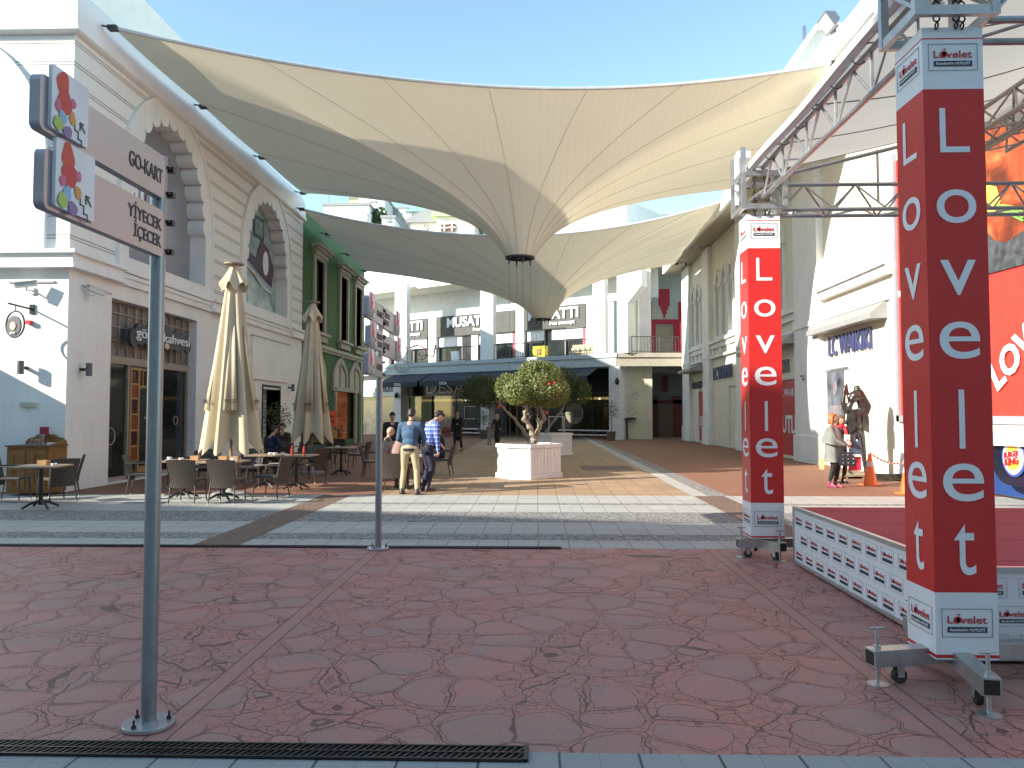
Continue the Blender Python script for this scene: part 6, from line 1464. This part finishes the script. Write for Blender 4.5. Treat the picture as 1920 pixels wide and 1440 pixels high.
for p, dx, dy, lab in ((ta, .0, .05, 'wooden box on the small table at far left'), (tb, .22, .0, 'wooden box on the right end of the table behind the signpost'), (tc, -.05, .1, 'wooden box on the table under the nearest parasol, left of two'), (tc, .2, .0, 'wooden box on the table under the nearest parasol, right of two')): menu_box(p+V((dx, dy, 0)), lab)
def ashtray(p, lab):
    m = MB(); P = V((p.x, p.y, .746)); m.lathe([(.04,0),(.05,.02),(.05,.035),(.042,.035),(.035,.012)], P, 16); solo(m, 'ashtray', wprint, lab, 'ashtray', 'white ashtrays on the tables')
for p, dx, dy, lab in ((ta, .22, .0, 'white ashtray on the small table at far left'), (tb, -.1, .1, 'white ashtray on the table behind the signpost'), (td, .05, .1, 'white cup like ashtray on the table of the seated men, left of two'), (td, .17, .05, 'white cup like ashtray on the table of the seated men, right of two'), (tf, -.1, 0, 'white ashtray on the table by the orange window')): ashtray(p+V((dx, dy, 0)), lab)
def cup(p, lab):
    t = thing('coffee_cup', lab, 'cup', V((p.x, p.y, .746)), 'coffee cups on the cafe tables'); P = V((p.x, p.y, .746)); m = MB(); m.lathe([(.03,.002),(.065,.01),(.068,.014),(.03,.006)], P, 18); m.build('saucer', wprint, t)
    m = MB(); m.lathe([(.02,.008),(.034,.03),(.038,.065),(.034,.065),(.028,.03)], P, 16); c = m.build('bowl', wprint, t); m = MB(); m.ring(P+V((.045,0,.038)), (0,1,0), .017, .005, 10, 5); m.build('handle', wprint, c)
cup(tb+V((-.25,-.1,0)), 'white cup on the left side of the table behind the signpost'); cup(tc+V((.25,-.2,0)), 'white cup at the near right corner of the table under the nearest parasol')
cup(tg+V((.1,-.1,0)), 'white cup on the near side of the table the group gathers around'); cup(tg+V((-.15,.15,0)), 'white cup on the far side of the table the group gathers around'); cup(te+V((-.25,-.2,0)), 'white cup on the near left corner of the table under the second parasol')
def bottle(p, lab):
    m = MB(); P = V((p.x, p.y, .746)); m.lathe([(.03,0),(.032,.02),(.032,.12),(.014,.17),(.013,.21)], P, 14); solo(m, 'bottle', M('bottle_red', (.4,.05,.03), .2), lab, 'bottle', 'bottles on the parasol table', smooth=True)
bottle(te+V((-.1,0,0)), 'dark sauce bottle on the table under the second parasol, left of two'); bottle(te+V((.15,.05,0)), 'dark sauce bottle on the table under the second parasol, right of two')
# cabinet
def cabinet():
    a, b_ = pZ(15, 943), pZ(92, 943); w1 = wood('pine_orange', (.2,.085,.022), (.3,.14,.04), (1, 6, 6), .45)
    Y1 = YL0-.12; D = .62; Y0 = Y1-D; x1 = pY(92, 850, Y0).x; x0 = pY(13, 850, Y0).x; H = pY(50, 835, Y0).z
    t = thing('wooden_cabinet', 'orange pine cabinet with scalloped back board against the white corner', 'cabinet', ((x0+x1)/2, Y0, 0))
    m = MB(); m.bx(x0, x1, Y0, Y1, 0.05, H-.03); m.build('carcass', w1, t)
    m = MB(); m.bx(x0-.03, x1+.03, Y0-.04, Y1, H-.03, H); m.build('worktop', wood('cab_top', (.12,.07,.05), (.18,.1,.06), (2,8,1)), t)
    n = 5
    for k in (0, 1):
        xa = x0+.05+k*(x1-x0)/2; xb = xa+(x1-x0)/2-.1; m = MB(); m.sheet([(xa,.12),(xb,.12),(xb,H-.1),(xa,H-.1)], [[(xa+.09,.21),(xa+.09,H-.19),(xb-.09,H-.19),(xb-.09,.21)]], lambda u, v, w_: V((u, Y0-.022+w_, v)), .022); d = m.build('door', w1, t); m = MB(); m.ell((xb-.04 if k == 0 else xa+.04, Y0-.035, H*.55), .018); m.build('knob', darkmetal, d)
    m = MB(); o = [(x0, H)]; N = 40
    for i in range(N+1): u = i/N; o.append((x0+(x1-x0)*u, H+.06+.14*math.sin(math.pi*u)+.025*abs(math.sin(u*math.pi*5))))
    o.append((x1, H)); m.sheet(o[::-1], [], lambda u, v, w_: V((u, Y1-.04+w_, v)), .035)
    m.add([(x1-.03,Y0,H),(x1,Y0,H),(x1,Y1-.04,H),(x1-.03,Y1-.04,H),(x1-.03,Y0,H+.01),(x1,Y0,H+.01),(x1,Y1-.04,H+.1),(x1-.03,Y1-.04,H+.1)], [(0,3,2,1),(4,5,6,7),(0,1,5,4),(1,2,6,5),(2,3,7,6),(3,0,4,7)]); m.build('back_board', w1, t)
    c = V((x0+.42, Y0+.3, H)); m = MB(); m.lathe([(.01,0),(.04,.02),(.05,.09),(.035,.11)], c+V((.05,.1,.1)), 14); m.bx(c.x-.15, c.x+.2, c.y-.1, c.y+.1, H+.002, H+.03); tt = thing('condiment_tray', 'tray of small jars on the wooden cabinet', 'tray', c); m.build('tray', M('tray_grey', (.25,.22,.2), .5, var=.5, vs=30), tt)
    m = MB(); 
    for k in range(4): m.lathe([(.03,.0),(.032,.07),(.02,.09)], c+V((-.1+k*.07, .02*(k % 2), .03)), 10)
    m.build('jar', M('jar_mix', (.3,.2,.18), .3, var=.8, vs=9), tt)
    m = MB(); m.bx(x0+.33, x0+.5, Y1-.1, Y1-.05, H+.2, H+.36); m.tube([(x0+.41, Y1-.075, H+.03), (x0+.41, Y1-.075, H+.2)], .01); solo(m, 'red_card', M('card_red', (.3,.02,.05), .5), 'small red card on a stand on the wooden cabinet', 'card')
    m = MB(); m.bx(x0+.72, x0+.84, Y0+.15, Y0+.25, H+.003, H+.05); solo(m, 'sugar_box', wprint, 'small white box on the right of the wooden cabinet', 'box')
cabinet()
# ================================================================ PEOPLE
def ik(a, b_, l1, l2, hint):
    a, b_ = V(a), V(b_); d = b_-a; L = min(d.length, (l1+l2)*.999); u = d.normalized(); x = (l1*l1-l2*l2+L*L)/(2*L); h = math.sqrt(max(0, l1*l1-x*x)); hv = V(hint); hv = hv-u*hv.dot(u); hv = hv.normalized() if hv.length > 1e-5 else V((0,0,-1)); return a+u*x+hv*h, a+u*L
skin = M('skin', (.5,.29,.2), .55, var=.06, vs=8); hairk = M('hair_black', (.015,.012,.01), .5, var=.5, vs=60, bump=.004, bs=160)
def cloth(n, c, **k): return M(n, c, .85, var=k.pop('var', .15), vs=7, bump=.006, bs=k.pop('bs', 45), **k)
def person(label, loc, rz, H=1.75, lean=0.0, sit=False, hands=None, feet=None, top=None, legs=None, shoe=None, hair=hairk, hairstyle='short', head=(0,0), skirt=None, vox=.013, female=False, coat=0, extra=None, turn=0, base=.46, group=None, lod=0):
    k = H/1.75; t = thing('person', label, 'person', (0,0,0), group)
    P = V((0,0,(base+.09)/k if sit else .93)); sd = V((0,-math.sin(lean), math.cos(lean)))
    C = P+sd*.3; N = P+sd*.5; S = P+sd*.455; hd = V((0,-math.sin(lean+head[1]), math.cos(lean+head[1]))); HC = N+hd*.2
    sw = .185 if not female else .165
    if feet is None: feet = ((-.1,-.02,0), (.11,.03,0)) if not sit else ((-.12,-.42,0), (.12,-.40,0))
    hips = (P+V((-.09,0,0)), P+V((.09,0,0)))
    if hands is None: hands = (V((-.25,-.05,.78)), V((.25,-.05,.78))) if not sit else (V((-.15,-.38,.76)), V((.15,-.38,.76)))
    L_ = []; A_L = []
    for i, s_ in ((0,-1),(1,1)):
        an = V(feet[i])+V((0,.0,.085)); kn, an = ik(hips[i], an, .44, .42, (s_*.1,-1,.3 if sit else 0)); L_.append((hips[i], kn, an, V(feet[i])))
        sh = S+V((s_*sw,0,0)); el, wr = ik(sh, V(hands[i]), .29, .25, (s_*.7,.6,-.6)); A_L.append((sh, el, wr))
    M_ = lambda m: setattr(m, 'v', [p*k for p in m.v])
    # body (one continuous skin mesh)
    m = MB(); m.cap(N-sd*.06, .055, N+hd*.07, .05)
    rot = Matrix.Rotation(turn, 3, 'Z') @ Matrix.Rotation(lean+head[1], 3, 'X').to_3x3(); rot = Matrix.Rotation(turn, 3, 'Z') @ Matrix.Rotation(lean+head[1], 3, 'X')
    hp = lambda x, y, z: HC+rot @ V((x, y, z))
    m.ell(HC, (.076,.095,.108), rot); m.ell(hp(0,-.028,-.055), (.055,.065,.062), rot); m.ell(hp(0,-.098,-.012), (.014,.02,.026), rot, 8, 6); m.ell(hp(0,-.085,-.06), (.026,.014,.01), rot, 8, 6); m.ell(hp(0,-.088,.03), (.05,.014,.01), rot, 8, 6)
    for s_ in (-1, 1): m.ell(hp(s_*.078,.008,-.005), (.012,.022,.032), rot, 8, 6); m.ell(hp(s_*.045,-.06,-.03), (.025,.03,.03), rot, 8, 6)
    m.cap(P, .1, C, .11); m.cap(C, .11, S, .1)
    for i, s_ in ((0,-1),(1,1)):
        sh, el, wr = A_L[i]; m.cap(S, .07, sh, .05); m.cap(sh, .048, el, .036); m.cap(el, .036, wr, .025)
        d = (wr-el).normalized(); sdv = d.cross(V((0,0,1))); sdv = sdv.normalized() if sdv.length > .01 else V((1,0,0)); pl = wr+d*.055; up_ = sdv.cross(d)
        m.cap(wr, .024, pl, .03); m.ell(pl, (.036,.03,.034), None, 8, 6)
        for q in range(4):
            o = pl+sdv*(-.026+.0175*q)+d*.02; ln = (.055,.066,.062,.048)[q]; k1 = o+d*ln*.55-up_*.006; m.cap(o, .0095, k1, .0088, 8); m.cap(k1, .0088, k1+d*ln*.35-up_*.028, .0078, 8)
        th = wr+d*.03-sdv*s_*.03; m.cap(th, .012, th+d*.03-sdv*s_*.022-up_*.01, .010, 8)
        hi, kn, an, ft = L_[i]; m.cap(hi, .08, kn, .05); m.cap(kn, .05, an, .035); m.cap(an, .035, V(ft)+V((0,-.12,.035)), .028)
    M_(m); bd = m.remesh('body', skin, t, vox=vox*.95, sm=3)
    for s_ in (-1, 1):
        m = MB(); m.ell(hp(s_*.032,-.0865,.008), (.012,.008,.007), rot, 8, 6); M_(m); m.build('eye', black, bd, smooth=True)
    # trousers
    if legs is not None:
        m = MB(); m.ell(P+V((0,.01,-.02)), (.165,.125,.13)); m.cap(P+V((0,0,.02)), .13, P+sd*.1, .12)
        for hi, kn, an, ft in L_: m.cap(hi+V((0,.01,-.03)), .098, kn, .066); m.cap(kn, .066, an+V((0,.01,.02)), .05 if not female else .043)
        M_(m); m.remesh('trousers', legs, t, vox=vox, sm=4)
    if top is not None:
        m = MB(); cw = 1.0 if not female else .9
        m.ell(P+sd*.10, (.17*cw,.135,.14)); m.ell(P+sd*.26, (.178*cw,.14,.17)); m.ell(P+sd*.38, (.19*cw,.128,.12)); m.cap(N-sd*.05, .07, N+sd*.015, .06)
        for i, s_ in ((0,-1),(1,1)):
            sh, el, wr = A_L[i]; m.cap(S+V((0,0,.0)), .085, sh, .07); m.cap(sh, .072, el, .054); m.cap(el, .056, wr, .04)
        if coat: m.cap(P+sd*.05, .16, P-V((0,0,coat)), .17); 
        M_(m); m.remesh('jacket', top, t, vox=vox, sm=4)
    if shoe is not None:
        for hi, kn, an, ft in L_:
            m = MB(); f = V(ft); m.cap(f+V((0,.045,.045)), .042, f+V((0,-.04,.045)), .043); m.cap(f+V((0,-.04,.045)), .043, f+V((0,-.14,.034)), .032); m.bx(f.x-.04, f.x+.04, f.y-.165, f.y+.08, 0.0, .022); m.cap(an+V((0,0,.05)), .05, f+V((0,.03,.05)), .05); M_(m); m.remesh('shoe', shoe, t, vox=.012, sm=2)
    if hairstyle != 'bald' and hair is not None:
        m = MB()
        m.ell(hp(0,.022,.035), (.088,.095,.092), rot); m.ell(hp(0,-.035,.082), (.072,.06,.035), rot)
        if hairstyle == 'short': m.ell(hp(0,.055,-.02), (.078,.055,.07), rot)
        if hairstyle == 'bob':
            m.ell(hp(0,.04,-.03), (.105,.08,.12), rot); 
            for s_ in (-1, 1): m.cap(hp(s_*.075,-.01,.05), .035, hp(s_*.09,-.015,-.12), .032)
            m.ell(hp(0,.05,-.1), (.1,.06,.06), rot)
        M_(m); m.remesh('hair', hair, t, vox=.011, sm=2)
    if extra: extra(t, dict(P=P*k, S=S*k, N=N*k, HC=HC*k, A=[[q*k for q in a] for a in A_L], L=[[V(q)*k for q in a] for a in L_], k=k, C=C*k))
    t.location = loc; t.rotation_euler = (0, 0, R(rz)); return t
# two men standing with their backs to the viewer
navyknit = cloth('blue_knit', (.05,.1,.17), bs=30, var=.3); beige = cloth('beige_trousers', (.42,.34,.21)); navyj = cloth('navy_jeans', (.018,.022,.045)); blk = cloth('black_cloth', (.015,.015,.018)); shoek = M('shoe_dark', (.05,.045,.04), .5)
def knit_ribs(t, J):
    k = J['k']; m = MB()
    m.lathe([(.172*k,0),(.178*k,.05*k),(.165*k,.055*k)], J['P']+V((0,0,-.06*k)), 28, rf=lambda r, z, th: (r*(1-.2*abs(math.sin(th))), z)); m.build('waistband', M('dark_rib', (.02,.022,.03), .9), t)
    m = MB(); m.tube([J['N']+V((.06*math.cos(a), .05*math.sin(a), .0))*k for a in [i*.5236 for i in range(13)]], .016*k, 6); m.build('collar', M('dark_rib', .1), t)
person('man standing with his back turned in blue ribbed jacket and beige trousers', pZ(768, 927), 175, 1.78, lean=.1, hands=(V((-.2,-.32,.98)), V((.16,-.3,1.0))), feet=((-.17,.06,0),(.17,-.05,0)), top=navyknit, legs=beige, shoe=shoek, head=(0,.35), extra=knit_ribs)
person('man bending forward in blue and white plaid shirt and dark jeans', pZ(800, 921), 125, 1.8, lean=.28, hands=(V((-.22,-.15,.78)), V((.2,-.42,.95))), feet=((-.1,.02,0),(.1,.0,0)), top=PLAID, legs=navyj, shoe=shoek, head=(0,.55))
person('bald man in black sitting at the group table behind the signpost', pZ(722, 905), 95, 1.72, lean=.12, sit=True, hairstyle='bald', top=blk, legs=blk, shoe=shoek, head=(0,.2))
person('man in dusty pink jumper sitting with his back to the viewer', pZ(742, 918), 170, 1.7, lean=.25, sit=True, top=cloth('dusty_pink', (.36,.22,.19)), legs=cloth('brown_trousers', (.08,.05,.04)), shoe=shoek, head=(0,.6))
person('dark haired youth in black standing behind the group table', pZ(734, 888), 20, 1.7, lean=.08, top=blk, legs=blk, shoe=shoek, head=(0,.3))
def stripe(t, J):
    m = MB(); k = J['k']
    for sh, el, wr in J['A']: d = (el-sh); m.tube([sh+d*.55, sh+d*.7], .066*k, 14)
    m.build('sleeve_stripe', wprint, t)
person('seated man in black jacket with white sleeve stripe on the right of the group', pZ(826, 890), -75, 1.72, lean=.05, sit=True, top=blk, legs=blk, shoe=shoek, head=(0,.1), hair=M('hair_grey_brown', (.1,.07,.05)), extra=stripe)
person('woman with dark hair sitting at the far side of the group table', pZ(790, 876), 10, 1.66, lean=.05, sit=True, top=blk, legs=blk, shoe=shoek, female=True, hairstyle='bob')
person('man in long dark coat walking towards the camera on the ochre paving', pZ(858, 846), -12, 1.78, lean=.02, hands=(V((-.26,-.02,.78)), V((.12,-.3,1.15))), feet=((-.08,-.22,0),(.1,.25,0)), top=cloth('charcoal_coat', (.012,.012,.014)), legs=navyj, shoe=M('shoe_maroon', (.15,.03,.03), .5), coat=.32, vox=.018)
person('woman in long black dress and pale headscarf standing far behind the planter', pZ(932, 834), 20, 1.62, top=blk, legs=blk, shoe=shoek, female=True, coat=.62, hair=M('scarf_pale', (.5,.42,.38), .8), hairstyle='bob', vox=.02, hands=(V((-.2,-.12,.95)), V((.15,-.2,.95))))
person('small child in grey clothes walking beside the woman in black', pZ(917, 834), 25, 1.15, top=cloth('child_grey', (.2,.19,.18)), legs=cloth('child_trousers', (.25,.23,.22)), shoe=shoek, vox=.02, hands=(V((-.25,-.1,.9)), V((.3,0,1.0))))
person('seated man in dark navy jacket seen from behind, left of the two under the parasols', pZ(502, 893), 150, 1.75, lean=.25, sit=True, top=cloth('deep_navy', (.012,.018,.045)), legs=blk, shoe=shoek, head=(0,.1), base=.46)
person('seated young man in brown jacket facing the viewer between the parasols', pZ(532, 876), -10, 1.75, lean=.15, sit=True, top=cloth('brown_jacket', (.07,.045,.03)), legs=blk, shoe=shoek, head=(0,.1))
# two women on the right
def cape(t, J):
    k = J['k']; gw = cloth('grey_wool', (.2,.21,.19), bs=80); N = J['N']; P = J['P']
    m = MB(); m.lathe([(.06,.03),(.13,.0),(.2,-.07),(.25,-.18),(.29,-.32),(.31,-.40),(.295,-.41),(.2,-.2),(.1,-.05)], N, 40, rf=lambda r, z, th: (r*k*(1+.05*math.sin(6*th))*(1-.24*abs(math.sin(th))), z*k+(.05*k*math.sin(th) if z < -.2 else 0))); m.build('cape', gw, t, smooth=True)
    m = MB(); m.lathe([(.15,.22),(.185,.1),(.205,-.1),(.235,-.3),(.245,-.33),(.22,-.33),(.15,0)], P, 40, rf=lambda r, z, th: (r*k*(1+.04*math.sin(7*th+1))*(1-.2*abs(math.sin(th))), z*k)); m.build('coat_skirt', gw, t, smooth=True)
    m = MB(); f = P+V((0,-.19*k,.18*k)); m.obx(f-V((.06,0,0)), (.12,0,0), (0,-.015,0), (0,0,.018)); m.build('toggle', blk, t)
wa = person('woman with ginger bob in grey cape coat, black tights and pink boots', pZ(1562, 914), 55, 1.66, female=True, hair=M('hair_ginger', (.33,.12,.035), .5, var=.35, vs=50), hairstyle='bob', top=cloth('grey_wool', (.2,.21,.19)), legs=M('black_tights', (.012,.012,.014), .5), shoe=M('boot_pink', (.25,.05,.08), .4), hands=(V((-.06,-.3,1.0)), V((.1,-.3,1.0))), feet=((-.07,.05,0),(.1,-.04,0)), head=(0,.1), extra=cape, vox=.012)
def scarf(t, J):
    N = J['N']; k = J['k']; sm_ = M('scarf_red', (.6,.03,.05), .8); m = MB(); m.tube([N+V((.1*math.cos(a), -.01+.09*math.sin(a), .02+.01*math.sin(3*a)))*k for a in [i*.4488 for i in range(15)]], .042*k, 10); m.tube([N+V((.07,-.11,.0))*k, N+V((.085,-.16,-.12))*k, N+V((.08,-.17,-.28))*k], [.04*k,.04*k,.045*k], 8); m.build('scarf', sm_, t, smooth=True)
    m = MB(); m.bx(-.09, .05, -.36, -.34, J['P'].z+.1, J['P'].z+.3); m.build('paper', wprint, t)
wb = person('woman with red scarf and black coat holding white paper, behind the ginger haired one', pZ(1576, 906), 10, 1.62, female=True, hair=M('hair_brown', (.12,.07,.04), .5, var=.3, vs=50), hairstyle='bob', top=cloth('black_wool', (.018,.02,.02)), legs=blk, shoe=blk, coat=.18, hands=(V((-.05,-.32,1.12)), V((.1,-.3,1.05))), head=(0,.3), extra=scarf, vox=.012)
def handbag(p, w_, h, mat, lab, studs=False):
    t = thing('handbag', lab, 'handbag', p, 'handbags of the two women'); P = V(p); m = MB()
    m.add([P+V(q) for q in ((-w_/2,-.07,0),(w_/2,-.07,0),(w_/2,.07,0),(-w_/2,.07,0),(-w_*.36,-.04,h),(w_*.36,-.04,h),(w_*.36,.04,h),(-w_*.36,.04,h))], [(0,3,2,1),(4,5,6,7),(0,1,5,4),(1,2,6,5),(2,3,7,6),(3,0,4,7)]); m.build('bag_body', mat, t, bevel=.02)
    m = MB(); m.tube([P+V((w_*.3*math.cos(a), -.03, h*.95+.18*math.sin(a))) for a in [math.pi*i/10 for i in range(11)]], .009, 6); m.build('handle', mat, t)
    if studs:
        m = MB()
        for i in range(3):
            for j in range(3): m.ell(P+V((-w_*.3+i*w_*.3, -.072+.01*j, .06+j*h*.3)), .014, n=8, m=6)
        m.build('stud', M('stud_silver', (.7,.7,.7), .2, .9), t)
wp = pZ(1562, 914)
handbag(wp+V((.24,-.22,.5)), .38, .3, M('bag_black', (.02,.02,.025), .25), 'black studded handbag hanging from the ginger haired woman\'s arm', True)
wq = pZ(1576, 906)
handbag(wq+V((.36,-.05,.68)), .26, .32, M('bag_navy', (.06,.09,.16), .3), 'dark blue shiny bag carried by the woman with the red scarf')
m = MB(); p = wq+V((.38,.1,.3)); m.bx(p.x-.13, p.x+.13, p.y-.05, p.y+.05, p.z, p.z+.32); solo(m, 'shopping_bag', M('bag_red', (.6,.02,.06), .5), 'red shopping bag hanging low beside the statue legs', 'bag')
# ================================================================ STATUE
def statue():
    base = pZ(1608, 896); bz = M('dark_bronze', (.085,.08,.072), .3, .75, var=.3, vs=5)
    t = thing('bronze_statue', 'dark bronze statue of a man with raised arms hiding his head', 'statue', base); k = 1.12; o = base+V((0,0,.1))
    f = lambda x, y, z: o+V((x, y, z))*k
    m = MB()
    for s_, fx in ((-1,-.17),(1,.2)):
        m.cap(f(s_*.085,0,.92), .105, f(fx*.72,0,.48), .07); m.cap(f(fx*.72,0,.48), .07, f(fx*.95,.02,.1), .045); m.cap(f(fx*.95,.03,.05), .045, f(fx*1.05,-.14,.035), .038)
    m.ell(f(0,0,.95), (.18*k,.13*k,.13*k)); m.cap(f(0,0,1.0), .15, f(0,0,1.3), .17); m.ell(f(0,0,1.33), (.23*k,.15*k,.16*k))
    # arms: left image arm raised straight and looped, right one folded across the head
    m.cap(f(-.22,0,1.42), .075, f(-.3,-.02,1.62), .06); m.cap(f(-.3,-.02,1.62), .06, f(-.27,-.03,1.95), .035); m.cap(f(-.27,-.03,1.95), .035, f(-.22,-.03,2.05), .028); m.cap(f(-.22,-.03,2.05), .028, f(-.19,-.03,1.75), .035)
    m.cap(f(-.19,-.03,1.75), .035, f(-.12,-.02,1.6), .06)
    m.cap(f(.22,0,1.4), .085, f(.27,-.02,1.55), .075); m.cap(f(.27,-.02,1.55), .075, f(.06,-.06,1.86), .1); m.cap(f(.06,-.06,1.86), .1, f(-.1,-.06,1.72), .12)
    m.ell(f(.02,-.02,1.96), .075*k); m.ell(f(-.03,-.05,1.78), (.15*k,.13*k,.13*k)); m.cap(f(-.12,-.05,1.68), .075, f(-.2,-.02,1.45), .08); m.cap(f(.05,-.05,1.72), .08, f(.12,-.02,1.5), .09); m.cap(f(-.2,0,1.45), .07, f(-.23,-.02,1.2), .08)
    m.remesh('figure', bz, t, vox=.02, sm=4)
    m = MB()
    for s_ in (-1, 1): m.sheet([(s_*.09,1.0),(s_*.24,.93),(s_*.235,1.3),(s_*.18,1.42),(s_*.08,1.40)] if s_ > 0 else [(s_*.08,1.40),(s_*.18,1.42),(s_*.235,1.3),(s_*.24,.93),(s_*.09,1.0)], [], lambda a, b_, w_: f(a, -.18+w_+.25*abs(a), b_), .025)
    m.ell(f(0,.0,1.12), (.235*k,.16*k,.2*k)); m.build('jacket_flap', bz, t, bevel=.02)
    m = MB(); m.bx(base.x-.5, base.x+.6, base.y-.35, base.y+.35, .06, .1)
    for q in (-.45, 0, .5): m.bx(base.x+q, base.x+q+.08, base.y-.33, base.y+.33, 0, .06)
    m.build('pallet', wood('old_pallet', (.2,.16,.1), (.32,.27,.18)), t)
    m = MB(); p = pZ(1665, 902)
    for i in range(5): m.tube([(p.x-.5+i*.05, p.y-.1+.05*i, .04+.03*i), (p.x+.6, p.y-.05+.07*i, .05+.02*i)], .018, 6)
    m.bx(p.x+.3, p.x+.75, p.y-.1, p.y+.3, 0, .16); solo(m, 'scrap_pile', M('scrap_brown', (.12,.1,.07), .8, var=.6, vs=12), 'pile of rods and boards on the ground right of the statue', 'scrap')
statue()
def cone(px_, py_, lab, h=.72):
    P = pZ(px_, py_); t = thing('traffic_cone', lab, 'traffic cone', P, 'orange traffic cones'); m = MB(); o = M('cone_orange', (.85,.17,.03), .45)
    m.bx(P.x-.19, P.x+.19, P.y-.19, P.y+.19, 0.003, .03); m.lathe([(.15,.03),(.035,h),(.03,h),(.02,h-.02)], P, 24); m.build('cone_body', o, t)
    m = MB(); m.lathe([(.085,h*.6),(.066,h*.76),(.064,h*.76),(.083,h*.6)], P, 24); m.v = [P+V(((p.x-P.x)*1.06, (p.y-P.y)*1.06, p.z-P.z)) for p in m.v]; m.build('reflective_band', M('cone_band', (.6,.5,.48), .4), t)
    return P
cA = cone(1632, 910, 'orange traffic cone with pale band in front of the bronze statue'); cB = cone(1702, 927, 'orange traffic cone mostly hidden behind the foreground tower')
m = MB(); a = cA+V((0,0,.72)); b_ = pX(1700, 868, XR-.6); n = 22
for i in range(n):
    u0, u1 = i/n, (i+1)/n; sg = lambda u: -.12*4*u*(1-u); p, q = a.lerp(b_, u0)+V((0,0,sg(u0))), a.lerp(b_, u1)+V((0,0,sg(u1))); m.k = i % 2; m.obx(p, q-p, (0,.006,0), (0,0,.05))
solo(m, 'barrier_tape', [M('tape_red', (.6,.05,.06), .4), wprint], 'red and white barrier tape sagging from the cone to the right', 'barrier tape')
m = MB(); p = pZ(1541, 880); m.bx(p.x-.05, p.x+.05, p.y-.05, p.y+.05, 0, .3); solo(m, 'small_post', M('post_yellow', (.6,.5,.2)), 'small yellow post behind the women by the pier', 'post')
# litter and leaves so that the paving is not spotless
m = MB()
for i in range(260):
    x, y = random.uniform(-9, 9), random.uniform(4.2, 26); a = random.random()*6; s_ = random.uniform(.008, .022); u_ = V((math.cos(a), math.sin(a), 0))*s_; v_ = V((-math.sin(a), math.cos(a), .3))*s_*.5; c = V((x, y, .008)); m.add([c-u_, c-v_, c+u_, c+v_], [(0,1,2,3)])
o = m.build('fallen_leaves', M('leaf_litter', (.16,.1,.05), .9, var=.6, vs=3)); o['kind'] = 'stuff'
